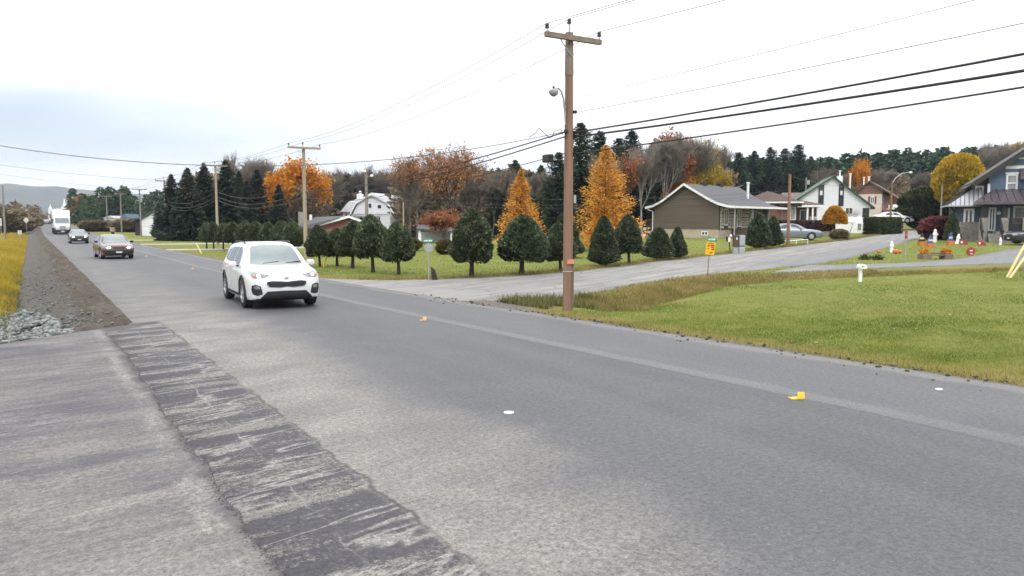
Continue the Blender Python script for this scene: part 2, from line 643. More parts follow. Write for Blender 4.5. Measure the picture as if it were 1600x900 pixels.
    vm = gg.n('ShaderNodeVectorMath', operation='SCALE')
    gg.t.links.new(c, vm.inputs[0])
    gg.t.links.new(gm, vm.inputs[3])
    gg.put(bs.inputs['Base Color'], vm.outputs[0])
    gg.put(bs.inputs['Roughness'], rgh)
    bs.inputs['Specular IOR Level'].default_value = .22
    bn = gg.n('ShaderNodeBump')
    bn.inputs['Strength'].default_value = .55
    bn.inputs['Distance'].default_value = .012
    gg.t.links.new(gr, bn.inputs['Height'])
    gg.t.links.new(bn.outputs[0], bs.inputs['Normal'])
    return m_


def sheet(name, A, B, n, mt, zo, wfrac=False, zf=None):
    """paved sheet lofted between two edge polylines (lists of p,s), n quads across"""
    A, B = np.array(A, float), np.array(B, float)
    t = np.concatenate([[-.02 / n], np.linspace(0, 1, n + 1), [1 + .02 / n]])
    n = n + 2
    P = A[:, None, :] * (1 - t[None, :, None]) + B[:, None, :] * t[None, :, None]
    rows = len(A)
    x, y = P[..., 0].ravel(), P[..., 1].ravel()
    z = (T(x, y) if zf is None else zf(x, y)) + zo
    z = z.reshape(P.shape[:2])
    z[:, 0] -= .10
    z[:, -1] -= .10
    z = z.ravel()
    V = np.stack([x, y, z], 1)
    i, j = np.meshgrid(np.arange(rows - 1), np.arange(n), indexing='ij')
    a = (i * (n + 1) + j).ravel()
    Fc = np.stack([a, a + 1, a + n + 2, a + n + 1], 1)
    me = fastmesh(name, V, Fc, [mt], smooth=True, uv=np.stack([x, y], 1))
    if wfrac:
        wl = (x - 1.8) / (np.interp(y, R_S, R_P) - 1.8)
        ul = me.uv_layers.new(name='ws')
        ul.data.foreach_set('uv', np.stack([wl, y], 1).astype(np.float32)[Fc.ravel()].ravel())
        me.uv_layers['ps'].active = True
    o = link(name, me)
    o['kind'] = 'structure'
    return o


def dens(pts, step=1.0):
    pts = np.array(pts, float)
    d = np.concatenate([[0], np.cumsum(np.hypot(*np.diff(pts, axis=0).T))])
    q = np.linspace(0, d[-1], max(2, int(d[-1] / step)))
    # smooth the polyline a little
    x, y = np.interp(q, d, pts[:, 0]), np.interp(q, d, pts[:, 1])
    for _ in range(6):
        x[1:-1] = (x[:-2] + 2 * x[1:-1] + x[2:]) / 4
        y[1:-1] = (y[:-2] + 2 * y[1:-1] + y[2:]) / 4
    return np.stack([x, y], 1)


def resamp(pts, n):
    d = np.concatenate([[0], np.cumsum(np.hypot(*np.diff(pts, axis=0).T))])
    q = np.linspace(0, d[-1], n)
    return np.stack([np.interp(q, d, pts[:, 0]), np.interp(q, d, pts[:, 1])], 1)


M_main, M_drive, M_side = asphalt('main_road_asphalt', 'main'), asphalt('driveway_asphalt', 'drive'), asphalt('side_road_asphalt', 'side')
ss_ = np.concatenate([np.arange(-30, 0, .75), np.arange(0, 19, .12), np.arange(19, 60, .75), np.arange(60, 200, 4), np.arange(200, 420, 10)])
def joint_jag(s):
    s = np.asarray(s, float)
    return (.34 * (fbm(s * .55, s * 0 + 2.5, 5, 5) - .5) + .07 * (vnoise(s * 4.1, s * 0, 6) - .5)) * (s < 17.3)


jag = .05 * (vnoise(ss_ * 1.3, ss_ * 0, 5) - .5)
sheet('main_road', np.stack([road_l(ss_) + jag + joint_jag(ss_), ss_], 1), np.stack([road_r(ss_) + jag, ss_], 1), 12, M_main, .03, True)
pp = np.linspace(-26, 1.6, 60)
sheet('driveway', np.stack([pp, pp * 0 - 14], 1), np.stack([pp, drive_e(pp) + .04 * np.sin(pp * 3)], 1), 40, M_drive, .016)
FE = [(8.6, 32.5), (9.2, 30), (9.9, 28), (11.6, 26.4), (16.9, 26), (21.8, 27.3), (27, 29.4), (35, 31.8), (43, 34.6), (57.7, 39.7), (83, 51.0), (109, 61), (135, 70), (160, 77)]
NE = [(8.6, 19.7), (9.7, 19.2), (11.1, 18.5), (12.9, 18.0), (15.1, 18.9), (19.3, 21.4), (23.1, 22.1), (28, 22.4), (33, 23.4), (37.2, 25.1), (54.7, 33.0), (73, 41.8), (100, 52), (130, 62), (158, 70)]
FEd, NEd = resamp(dens(FE), 150), resamp(dens(NE), 150)
sheet('side_road', NEd, FEd, 10, M_side, .014)
M_pave = pm('concrete_driveway', (.30, .30, .30), (.23, .23, .235), 1.5, .85, .3, 60)
DN = [(25.5, 20.9), (28.6, 20.2), (33, 18.9), (38, 17.1), (46, 14), (60, 9)]
DF = [(30.2, 22.6), (31.2, 21.6), (35, 20.2), (39.2, 20.5), (46, 22.4), (60, 26)]
o = sheet('house_driveway', resamp(dens(DN), 60), resamp(dens(DF), 60), 8, M_side, .020)

# ------------------------------------------------------------------ ground
def axis(parts):
    return np.unique(np.concatenate([np.arange(a, b, c) for a, b, c in parts] + [[parts[-1][1]]]))


gp = axis([(-900, -120, 40), (-120, -20, 5), (-20, -6, 1), (-6, 32, .4), (32, 64, .8), (64, 130, 2.5), (130, 300, 8), (300, 900, 60)])
gs = axis([(-120, -20, 8), (-20, 4, .8), (4, 34, .4), (34, 64, .8), (64, 140, 2.5), (140, 420, 8), (420, 3000, 100)])
PP, SS = np.meshgrid(gp, gs, indexing='ij')
ZZ = T(PP, SS)
near_ = (PP > -25) & (PP < 70) & (SS < 110)
NZ = np.where(near_, .05 * (fbm(PP * .5, SS * .5, 3) - .5) + .02 * (vnoise(PP * 2.3, SS * 2.3, 9) - .5), 0)
onroad = (PP > road_l(SS) - .25) & (PP < road_r(SS) + .02) & (SS < 420)
ondrive = (PP <= 1.6) & (SS < drive_e(PP) - .1) & (PP > -26)


def inpoly(x, y, poly):
    r = np.zeros(x.shape, bool)
    n = len(poly)
    for i in range(n):
        x1, y1 = poly[i]
        x2, y2 = poly[(i + 1) % n]
        c = ((y1 > y) != (y2 > y)) & (x < (x2 - x1) * (y - y1) / (y2 - y1 + 1e-12) + x1)
        r ^= c
    return r


side_poly = np.concatenate([NEd[::2], FEd[::-2]])
drv_poly = np.concatenate([resamp(dens(DN), 30), resamp(dens(DF), 30)[::-1]])
onside = inpoly(PP, SS, side_poly)
ondrv = inpoly(PP, SS, drv_poly)
ZZ = ZZ + np.where(onroad | ondrive | onside | ondrv, 0, NZ)
ZZ = ZZ - np.where(onroad | ondrive, .08, 0) - np.where((onside | ondrv) & ~onroad, .035, 0)
ZZ = ZZ - np.where((PP > -.7) & (PP < 1.9) & (SS > 15) & (SS < 235) & ~(onroad | ondrive), .16, 0)
rr_ = road_r(SS)
dirt = np.exp(-((PP - rr_ - .1) / .32) ** 2) * .95 + ((PP > 9.4) & (PP < 13.4) & (SS > 15.3) & (SS < 20.5)) * sstep(15.3, 17.5, SS) * .9
dirt = np.clip(dirt, 0, 1)
kd = sstep(12.6, 14.5, PP) * (1 - sstep(45, 60, PP))
dry = kd * np.exp(-((SS - ditch_c(PP) - .3) / 1.7) ** 2) * 1.0
dry = np.maximum(dry, .75 * np.exp(-((PP - rr_ - .7) / .9) ** 2) * sstep(-20, 2, PP))
dd = np.min(np.hypot(PP[..., None] - FEd[None, None, ::3, 0], SS[..., None] - FEd[None, None, ::3, 1]), axis=-1)
dry = np.maximum(dry, .8 * np.exp(-(dd / 1.2) ** 2))
dry = np.maximum(dry, .42 * sstep(.45, .7, fbm(PP * .22, SS * .35, 11)))
dry = np.where(PP < 1, 1.0, dry)
litter = sstep(72, 96, PP) * .8 + sstep(105, 118, PP) * .4
litter = np.maximum(litter * sstep(50, 75, SS + .0 * PP), sstep(130, 150, PP))
litter = np.maximum(litter, sstep(26, 40, PP) * sstep(60, 75, SS) * .8)
litter = np.maximum(litter, np.where(SS > 330, 1, 0))
litter = np.clip(litter, 0, 1)
gi, gj = np.meshgrid(np.arange(len(gp) - 1), np.arange(len(gs) - 1), indexing='ij')
a_ = (gi * len(gs) + gj).ravel()
GF = np.stack([a_, a_ + len(gs), a_ + len(gs) + 1, a_ + 1], 1)
m_, gg, bs, out = newmat('lawn_ground')
co = gg.n('ShaderNodeTexCoord').outputs['Object']
A = {k: gg.n('ShaderNodeAttribute', attribute_name=k).outputs['Fac'] for k in ('dry', 'dirt', 'litter')}
nb, nm_, nf = gg.noise(co, .35, 5, .6), gg.noise(co, 2.2, 5, .65), gg.noise(co, 22, 4, .7)
gc = gg.mix(gg.ss(nm_, .3, .7), (.138, .166, .030), (.198, .212, .050))
gc = gg.mix(gg.m('MULTIPLY', gg.ss(nf, .45, .7), .6), gc, (.085, .118, .018))
gc = gg.mix(gg.m('MULTIPLY', gg.ss(nb, .5, .7), .35), gc, (.26, .24, .075))
dr = gg.ss(gg.m('ADD', A['dry'], gg.m('MULTIPLY', gg.m('SUBTRACT', nm_, .5), 1.1)), .25, .9)
dc = gg.mix(gg.ss(nf, .35, .65), (.25, .18, .065), (.16, .11, .045))
gc = gg.mix(gg.m('MULTIPLY', dr, .85), gc, dc)
lc = gg.mix(gg.ss(nm_, .35, .65), (.14, .095, .045), (.085, .075, .03))
gc = gg.mix(gg.m('MULTIPLY', A['litter'], gg.ss(nb, .2, .5)), gc, lc)
di = gg.ss(gg.m('ADD', A['dirt'], gg.m('MULTIPLY', gg.m('SUBTRACT', nf, .5), .8)), .35, .65)
gc = gg.mix(di, gc, gg.mix(gg.ss(nf, .4, .6), (.105, .090, .075), (.21, .19, .165)))
gg.put(bs.inputs['Base Color'], gc)
bs.inputs['Roughness'].default_value = .9
bs.inputs['Specular IOR Level'].default_value = .15
bn = gg.n('ShaderNodeBump')
bn.inputs['Strength'].default_value = .8
bn.inputs['Distance'].default_value = .05
gg.t.links.new(gg.noise(co, 30, 4, .7), bn.inputs['Height'])
gg.t.links.new(bn.outputs[0], bs.inputs['Normal'])
me = fastmesh('ground', np.stack([PP.ravel(), SS.ravel(), ZZ.ravel()], 1), GF, [m_], smooth=True,
              tint={'dry': dry.ravel(), 'dirt': dirt.ravel(), 'litter': litter.ravel()})
o = link('ground', me)
o['kind'] = 'structure'

# ------------------------------------------------------------------ left shoulder of crushed stone
m_, gg, bs, out = newmat('crushed_stone')
co = gg.n('ShaderNodeTexCoord').outputs['Object']
x_, y_, z_ = gg.sep(co)
nA, nB, nC = gg.noise(co, 1.1, 5, .65), gg.noise(co, 16, 4, .7), gg.noise(gg.xyz(gg.m('MULTIPLY', x_, 3.), gg.m('MULTIPLY', y_, .25), 0.), 1, 4, .6)
c = gg.mix(gg.ss(nA, .35, .65), (.110, .085, .064), (.070, .060, .050))
c = gg.mix(gg.m('MULTIPLY', gg.ss(nC, .45, .65), .6), c, (.150, .135, .115))
slp = gg.m('ADD', x_, gg.m('MULTIPLY', gg.m('SUBTRACT', nA, .5), .8))
c = gg.mix(gg.m('MULTIPLY', gg.ss(slp, 1.0, .6), .8), c, gg.mix(gg.ss(nB, .35, .65), (.175, .165, .148), (.080, .074, .066)))
c = gg.mix(gg.m('MULTIPLY', gg.ss(nB, .45, .7), .6), c, (.070, .062, .054))
gg.put(bs.inputs['Base Color'], c)
bs.inputs['Roughness'].default_value = .95
bs.inputs['Specular IOR Level'].default_value = .1
bn = gg.n('ShaderNodeBump')
bn.inputs['Strength'].default_value = 1.0
bn.inputs['Distance'].default_value = .06
gg.t.links.new(gg.m('ADD', nB, gg.noise(co, 5, 4, .6)), bn.inputs['Height'])
gg.t.links.new(bn.outputs[0], bs.inputs['Normal'])
s1 = np.concatenate([np.arange(15.2, 60, .3), np.arange(60, 230, 3)])
tcol = np.linspace(0, 1, 22)
outer = np.interp(s1, [15, 19, 24, 30, 60, 230], [-1.0, -.9, -.62, -.55, -.6, -.8])
P2 = 1.86 * (1 - tcol)[None, :] + outer[:, None] * tcol[None, :]
S2 = np.repeat(s1[:, None], 22, 1)
Z2 = T(P2, S2)
crest = np.exp(-((P2 - .75) / .30) ** 2)
rough_ = (fbm(P2 * 1.6, S2 * .9, 21) - .5) * .16 + (vnoise(P2 * 6, S2 * 6, 22) - .5) * .07
Z2 = Z2 + .025 + (.09 * crest * (.4 + fbm(S2 * .5, S2 * 0, 4)) + rough_ * sstep(1.8, 1.0, P2)) * sstep(0, .8, S2 - drive_e(P2))
Z2 = np.where(S2 < drive_e(P2) + .02, -.3, Z2)
i, j = np.meshgrid(np.arange(len(s1) - 1), np.arange(21), indexing='ij')
a_ = (i * 22 + j).ravel()
me = fastmesh('gravel_shoulder', np.stack([P2.ravel(), S2.ravel(), Z2.ravel()], 1), np.stack([a_, a_ + 22, a_ + 23, a_ + 1], 1), [m_], smooth=True)
o = link('gravel_shoulder', me)
o['kind'] = 'structure'
shoulder_mat = m_

rng = np.random.default_rng(7)


def ico_rocks(n, pos, size, seed=0):
    rg = np.random.default_rng(seed)
    base = np.array([(1, 0, 0), (-1, 0, 0), (0, 1, 0), (0, -1, 0), (0, 0, 1), (0, 0, -1), (.6, .6, .6), (-.6, .6, .5), (.6, -.6, .5), (-.6, -.6, .6)])
    hull = bmesh.new()
    for q in base:
        hull.verts.new(q)
    bmesh.ops.convex_hull(hull, input=hull.verts)
    bmesh.ops.triangulate(hull, faces=hull.faces)
    hull.verts.index_update()
    bv = np.array([v.co[:] for v in hull.verts])
    bf = np.array([[v.index for v in f.verts] for f in hull.faces])
    hull.free()
    V = bv[None] * (1 + .45 * (rg.random((n, len(bv), 3)) - .5))
    V = V * (size[:, None, None] * (np.array([1, .75, .55]) * (1 + .5 * (rg.random((n, 1, 3)) - .5))))
    a = rg.random(n) * 6.283
    b = (rg.random(n) - .5) * 1.2
    ca, sa, cb, sb = np.cos(a), np.sin(a), np.cos(b), np.sin(b)
    x, y, z = V[..., 0], V[..., 1], V[..., 2]
    y, z = y * cb[:, None] - z * sb[:, None], y * sb[:, None] + z * cb[:, None]
    x, y = x * ca[:, None] - y * sa[:, None], x * sa[:, None] + y * ca[:, None]
    V = np.stack([x, y, z], -1) + pos[:, None, :]
    Fc = (bf[None] + (np.arange(n) * len(bv))[:, None, None]).reshape(-1, 3)
    return V.reshape(-1, 3), Fc, np.repeat(rg.random(n), len(bv))


M_rock = leafmat('grey_green_stone', [(.06, .068, .064), (.125, .137, .13), (.20, .212, .204), (.32, .33, .32)], .85, 0, 0, 2)
n = 10000
rp = rng.uniform(-4.0, .60, n)
rs = drive_e(rp) + .15 + rng.random(n) ** 1.2 * np.interp(rp, [-4, -1, -.3, .3, .60], [9.0, 11.0, 10.0, 6.0, .9])
keep = (rs < 29) & ((rp < .45) | (rs < 18.5)) & (fbm(rp * .9, rs * .6, 33) > .30)
rp, rs = rp[keep], rs[keep]
rz_ = T(rp, rs) + np.interp(rs - drive_e(rp), [0, .6, 2.0], [-.03, .01, .10]) + rng.uniform(0, .06, len(rp))
V, Fc, tt = ico_rocks(len(rp), np.stack([rp, rs, rz_], 1), .025 + .075 * rng.random(len(rp)) ** 1.6, 3)
o = link('riprap_stone', fastmesh('riprap_stone', V, Fc, [M_rock], tint=tt))
tag(o, 'loose grey-green broken stone heaped beside the driveway', 'stones')
o['kind'] = 'stuff'
# small loose stones strewn over the shoulder bank
n = 4200
gs_ = 17.2 + 34 * rng.random(n) ** 1.8
gp_s = rng.uniform(-.75, 1.75, n)
keep = (gs_ > drive_e(gp_s) + .25) & (rng.random(n) < np.interp(gp_s, [-.75, .5, 1.2, 1.75], [1, .9, .25, .12]))
gs_, gp_s = gs_[keep], gp_s[keep]
V, Fc, tt = ico_rocks(len(gs_), np.stack([gp_s, gs_, T(gp_s, gs_) + .05 + .07 * np.exp(-((gp_s - .75) / .3) ** 2)], 1), .012 + .045 * rng.random(len(gs_)) ** 3, 9)
o = link('bank_gravel', fastmesh('bank_gravel', V, Fc, [M_rock], tint=tt * .7))
tag(o, 'small loose stones strewn over the gravel shoulder bank', 'gravel')
o['kind'] = 'stuff'
# crumbs of dark asphalt along the far edge of the road
n = 420
cs = rng.uniform(-4, 21, n)
cp = road_r(cs) - np.abs(rng.normal(0, .35, n)) + .22
V, Fc, tt = ico_rocks(n, np.stack([cp, cs, T(cp, cs) + .035], 1), rng.uniform(.008, .05, n) * (rng.random(n) ** 1.5 + .35), 5)
M_crumb = leafmat('asphalt_crumbs', [(.03, .03, .03), (.07, .068, .065), (.16, .15, .14)], .9, 0, 0)
o = link('asphalt_crumbs', fastmesh('asphalt_crumbs', V, Fc, [M_crumb], tint=tt))
tag(o, 'dark asphalt crumbs scattered along the lawn edge of the road', 'debris')
o['kind'] = 'stuff'
# sand and crumbs heaped in the crumbled joint between drive and strip
n = 1500
cs = rng.uniform(-1, 17, n)
cp = 1.21 + joint_jag(cs) - np.abs(rng.normal(0, .028, n)) + .012
V, Fc, tt = ico_rocks(n, np.stack([cp, cs, T(cp, cs) + .018], 1), .004 + .010 * rng.random(n) ** 2.5, 8)
M_crumb2 = leafmat('joint_gravel', [(.05, .048, .045), (.12, .115, .11), (.26, .25, .23)], .9, 0, 0)
o = link('joint_gravel', fastmesh('joint_gravel', V, Fc, [M_crumb2], tint=tt))
tag(o, 'loose gravel lying along the crumbled joint in the foreground', 'gravel')
o['kind'] = 'stuff'


# ------------------------------------------------------------------ grasses
def blades(name, label, p, s, h, wd, tint, mt, lean=.5, seed=0, clump=None):
    rg = np.random.default_rng(seed)
    n = len(p)
    z = T(p, s) - .01
    a = rg.random(n) * 6.283
    dx_, dy_ = np.cos(a) * wd / 2, np.sin(a) * wd / 2
    b = rg.random(n) * 6.283
    ln = h * lean * rg.random(n)
    V = np.empty((n, 3, 3))
    V[:, 0] = np.stack([p - dx_, s - dy_, z], 1)
    V[:, 1] = np.stack([p + dx_, s + dy_, z], 1)
    V[:, 2] = np.stack([p + np.cos(b) * ln, s + np.sin(b) * ln, z + h], 1)
    me_ = fastmesh(name, V.reshape(-1, 3), np.arange(3 * n).reshape(-1, 3), [mt], tint=np.repeat(tint, 3))
    o_ = link(name, me_)
    tag(o_, label, 'grass')
    o_['kind'] = 'stuff'
    return o_


def sample_view(n, px0, px1, py0, py1, ok, seed):
    """random ground points inside a rectangle of the view, density even on screen"""
    rg = np.random.default_rng(seed)
    a = (rg.uniform(px0, px1, n) - 800) / FPX
    d = CAM_H * FPX / (rg.uniform(py0, py1, n) - 347)
    p = rgt[0] * a * d + fwd[0] * d
    s = rgt[1] * a * d + fwd[1] * d
    k = ok(p, s)
    return p[k], s[k]


def lawn_ok(p, s):
    return (p > road_r(s) + .12) & ~inpoly(p, s, side_poly) & ~inpoly(p, s, drv_poly) & ~((p < 12.8) & (s > 15.6) & (s < 27))


M_grass = leafmat('lawn_grass', [(.064, .102, .015), (.138, .182, .028), (.224, .246, .054), (.410, .346, .128)], .75, 0, .3, .35)
p, s = sample_view(210000, 780, 1900, 425, 640, lambda p, s: lawn_ok(p, s) & (s < ditch_c(p) - .6), 1)
tn = np.clip(-.38 + 1.15 * fbm(p * .30, s * .65, 41) + .50 * fbm(p * 1.6, s * 2.2, 47) + .45 * sstep(.50, .72, fbm(p * .28, s * .75, 44)) + rng.normal(0, .15, len(p)) + .5 * sstep(1.3, .2, p - road_r(s)), 0, 1.1)
blades('lawn_grass', 'short mown grass of the near corner lawn', p, s, rng.uniform(.025, .06, len(p)), .012 + .0006 * s ** 0 * np.hypot(p, s) * .6, tn, M_grass, .9, 2)
p, s = sample_view(90000, 180, 1560, 372, 445, lambda p, s: lawn_ok(p, s) & (s > ditch_c(p) + 2.6), 4)
k = (p < 62) & (s < 95)
p, s = p[k], s[k]
tn = np.clip(.2 + .5 * fbm(p * .3, s * .3, 43) + rng.normal(0, .14, len(p)), 0, 1)
blades('lawn_grass', 'mown grass of the lawns beyond the side road', p, s, rng.uniform(.03, .07, len(p)), .03, tn, M_grass, .9, 5)
M_dry = leafmat('ditch_grass', [(.07, .10, .02), (.17, .155, .045), (.27, .205, .08), (.40, .31, .14)], .8, 0, .3, .7)
n = 60000
p = rng.uniform(12.8, 48, n) ** 1.0
s = ditch_c(p) + rng.normal(.45, .75, n)
k = lawn_ok(p, s) & (s > ditch_c(p) - 1.5) & ((p < 30) | (s < ditch_c(p) + 1.2))
p, s = p[k], s[k]
tn = np.clip(.1 + .9 * fbm(p * .55, s * .7, 45) + rng.normal(0, .16, len(p)), 0, 1)
hh = (.05 + .16 * fbm(p * .8, s * .8, 46) ** 1.5) * rng.uniform(.5, 1.25, len(p))
blades('ditch_grass', 'tall dry tan grass filling the ditch behind the corner lawn', p, s, hh, .022, tn, M_dry, .7, 6)
n = 24000
i = rng.integers(0, len(FEd), n)
p = FEd[i, 0] + rng.normal(0, .3, n)
s = FEd[i, 1] + np.abs(rng.normal(0, .55, n)) + .1
k = (p > 10.5) & (p < 90)
p, s = p[k], s[k]
blades('verge_grass', 'dry tan grass fringe along the far side of the side road', p, s, rng.uniform(.05, .2, len(p)), .03,
       np.clip(rng.normal(.55, .2, len(p)), 0, 1), M_dry, .7, 9)
n = 6000
ps_ = rng.uniform(-8, 15.5, n)
pp_ = road_r(ps_) + .1 + np.abs(rng.normal(0, .35, n))
blades('verge_grass', 'straw coloured grass fringe along the main road edge', pp_, ps_, rng.uniform(.03, .10, n), .016,
       np.clip(rng.normal(.55, .22, n), 0, 1), M_dry, .8, 10)
M_field = leafmat('field_grass', [(.10, .085, .03), (.27, .19, .03), (.42, .30, .035), (.50, .36, .11)], .8, 0, .35, .25)
n = 80000
s = 17.5 + 150 * rng.random(n) ** 2.2
p = -.55 - 22 * rng.random(n) ** 1.8 * (.35 + s / 90)
k = s > drive_e(p) + 9.5 + 1.5 * (fbm(p, s * 0, 3) - .5) - np.clip(p + 6, -4, 0) * 0
p, s = p[k], s[k]
far = sstep(38, 60, s)
tn = np.clip(.45 + .55 * (fbm(p * .25, s * .14, 51) - .3) + rng.normal(0, .13, len(p)) + .30 * far * (rng.random(len(p)) - .3), 0, 1.1)
hh = (.30 + .55 * fbm(p * .4, s * .3, 52)) * rng.uniform(.5, 1.15, len(p)) * (.35 + .65 * sstep(-.5, -1.2, p))
blades('field_grass', 'tall golden yellow grass on the field left of the road', p, s, hh, .03 + s * .0007, tn, M_field, .55, 11)
n = 9000
s = rng.uniform(19, 46, n)
p = rng.normal(-1.0, .4, n)
k = (p < -.45) & (fbm(p * 1.2, s * .5, 61) > .42)
p, s = p[k], s[k]
M_weed = leafmat('weeds', [(.05, .060, .02), (.10, .105, .03), (.22, .19, .07), (.30, .22, .10)], .8, 0, .3, .8)
blades('roadside_weeds', 'green and brown weeds between the gravel bank and the field', p, s, rng.uniform(.08, .35, len(p)), .03,
       np.clip(rng.normal(.45, .25, len(p)), 0, 1), M_weed, .9, 12)
n = 5000
s = rng.uniform(15.9, 18.6, n)
p = rng.uniform(10.9, 14.2, n)
k = (fbm(p * 1.4, s * 1.4, 62) > .5) & (s < np.interp(p, [9, 11.1, 12.9, 15.1], [19, 18.2, 17.7, 18.6]))
p, s = p[k], s[k]
blades('roadside_weeds', 'green weeds tangled at the foot of the brown utility pole', p, s, rng.uniform(.08, .30, len(p)), .03,
       np.clip(rng.normal(.35, .25, len(p)), 0, 1), M_weed, .9, 13)
# fallen leaves on the lawn
n = 90
p, s = sample_view(n, 900, 1650, 440, 600, lambda p, s: lawn_ok(p, s) & (s < ditch_c(p) - .5), 14)
n = len(p)
a = rng.random(n) * 6.283
V = np.empty((n, 4, 3))
for q in range(4):
    V[:, q, 0] = p + np.cos(a + q * 1.571) * .03
    V[:, q, 1] = s + np.sin(a + q * 1.571) * .04
    V[:, q, 2] = T(p, s) + .05 + .02 * rng.random(n)
M_fl = leafmat('fallen_leaf', [(.12, .06, .03), (.30, .18, .07), (.45, .34, .16)], .8, 0, .2)
o = link('fallen_leaves', fastmesh('fallen_leaves', V.reshape(-1, 3), np.arange(4 * n).reshape(-1, 4), [M_fl], tint=np.repeat(rng.random(n), 4)))
tag(o, 'a few dry fallen leaves lying on the corner lawn', 'leaves')
o['kind'] = 'stuff'

# gravel lane crossing the field on the left, paths on the lawns beyond the road
M_lane = pm('pale_gravel_lane', (.40, .39, .36), (.28, .27, .25), 2, .95, .5, 20)


def strip(name, pts, wd, zo=.03):
    q = dens(pts, 1.0)
    d = np.gradient(q, axis=0)
    d /= np.linalg.norm(d, axis=1)[:, None] + 1e-9
    nrm = np.stack([-d[:, 1], d[:, 0]], 1)
    return sheet(name, q - nrm * wd / 2, q + nrm * wd / 2, 3, M_lane, zo)


strip('path', [(-60, 112), (-20, 113), (-3, 114)], 5, .05)
strip('path', [(9.0, 66), (14, 65.5), (26, 64)], 2.6)
strip('path', [(9.0, 84), (16, 82), (30, 80)], 3.0)
strip('path', [(9.0, 104), (18, 100), (34, 97)], 3.0)

# ------------------------------------------------------------------ far wooded hills
def hill(name, x0, x1, y0, depth, ridge, seed, mt):
    xs, ts = np.linspace(x0, x1, 220), np.linspace(0, 1, 40)
    X, Tt = np.meshgrid(xs, ts, indexing='ij')
    Y = y0 + depth * Tt
    hgt = np.interp(X, ridge[0], ridge[1])
    Zz = hgt * np.sin(np.clip(Tt * 1.15, 0, 1) * math.pi / 2) ** 1.3 * (.82 + .3 * fbm(X * .0035, Y * .003, seed)) - 8
    Zz += 9 * (fbm(X * .03, Y * .03, seed + 3) - .5) * (Tt > .02)
    Zz += 5 * vnoise(X * .12, Y * .12, seed + 5) * (Tt > .02)
    i_, j_ = np.meshgrid(np.arange(219), np.arange(39), indexing='ij')
    b = (i_ * 40 + j_).ravel()
    o_ = link(name, fastmesh(name, np.stack([X.ravel(), Y.ravel(), Zz.ravel()], 1), np.stack([b, b + 40, b + 41, b + 1], 1), [mt], smooth=False))
    o_['kind'] = 'structure'
    return o_


M_hill = pm('wooded_hill', (.045, .055, .03), (.11, .085, .05), .012, .95, 0, detail=8)
hill('hill', -2600, 2600, 2300, 900, ([-2600, -400, 0, 500, 900, 2600], [150, 138, 128, 110, 90, 65]), 71, M_hill)
hill('hill', -1500, 1600, 1300, 500, ([-1500, -300, 60, 500, 1600], [40, 32, 27, 30, 36]), 77, M_hill)
# ------------------------------------------------------------------ vegetation
M_bark = pm('bark_grey', (.105, .088, .075), (.06, .052, .044), 6, .95, .6, 25)
M_bark2 = pm('bark_dark', (.055, .042, .034), (.035, .028, .024), 6, .95, .6, 25)
M_birch = pm('bark_birch', (.34, .31, .28), (.17, .15, .135), 5, .85, .3, 20)
M_twig = pm('twigs', (.215, .185, .145), (.145, .125, .10), 1.5, .95)
M_twigp = pm('twigs_pale', (.27, .24, .20), (.19, .165, .14), 1.5, .95)

LM = {
    'cedar': leafmat('cedar_leaf', [(.016, .023, .014), (.041, .057, .028), (.086, .111, .059), (.216, .250, .149)], .75, .25, .1, 2.6),
    'spruce': leafmat('spruce_needle', [(.007, .013, .009), (.016, .026, .016), (.030, .045, .027), (.056, .075, .048)], .8, .3, .1, .6),
    'pine': leafmat('pine_needle', [(.012, .021, .012), (.027, .048, .024), (.051, .084, .039), (.090, .128, .060)], .8, .3, .1, .6),
    'larch': leafmat('larch_needle', [(.40, .18, .025), (.66, .34, .045), (.80, .47, .08), (.86, .58, .15)], .75, .12, .35, 1.6),
    'orange': leafmat('orange_leaf', [(.30, .09, .010), (.50, .19, .012), (.66, .29, .02), (.72, .40, .06)], .7, .15, .4, .5),
    'rust': leafmat('rust_leaf', [(.13, .05, .028), (.28, .11, .05), (.42, .18, .085), (.46, .26, .13)], .75, .2, .4, .5),
    'yellow': leafmat('yellow_leaf', [(.17, .14, .016), (.36, .25, .02), (.55, .36, .03), (.62, .42, .07)], .7, .2, .4, .5),
    'dome': leafmat('dome_leaf', [(.22, .09, .010), (.42, .18, .014), (.55, .26, .02), (.62, .34, .05)], .7, 0, .3, 2),
    'olive': leafmat('olive_leaf', [(.035, .035, .012), (.08, .075, .022), (.15, .13, .04), (.22, .17, .06)], .75, .25, .25, .8),
    'burgundy': leafmat('burgundy_leaf', [(.06, .016, .020), (.15, .04, .045), (.26, .085, .085), (.34, .16, .15)], .75, .1, .3, 1.2),
    'brush': leafmat('brush_leaf', [(.075, .058, .036), (.155, .120, .072), (.24, .185, .11), (.31, .255, .16)], .85, .3, .2, .5),
    'hedge': leafmat('hedge_leaf', [(.012, .018, .008), (.028, .042, .014), (.055, .07, .02), (.10, .105, .04)], .75, .1, .1, 1.5),
    'redhedge': leafmat('red_hedge_leaf', [(.022, .012, .010), (.05, .026, .020), (.09, .048, .034), (.12, .07, .05)], .8, .1, .1, 1.5),
}


def unit(v):
    return v / (np.linalg.norm(v, axis=-1, keepdims=True) + 1e-9)


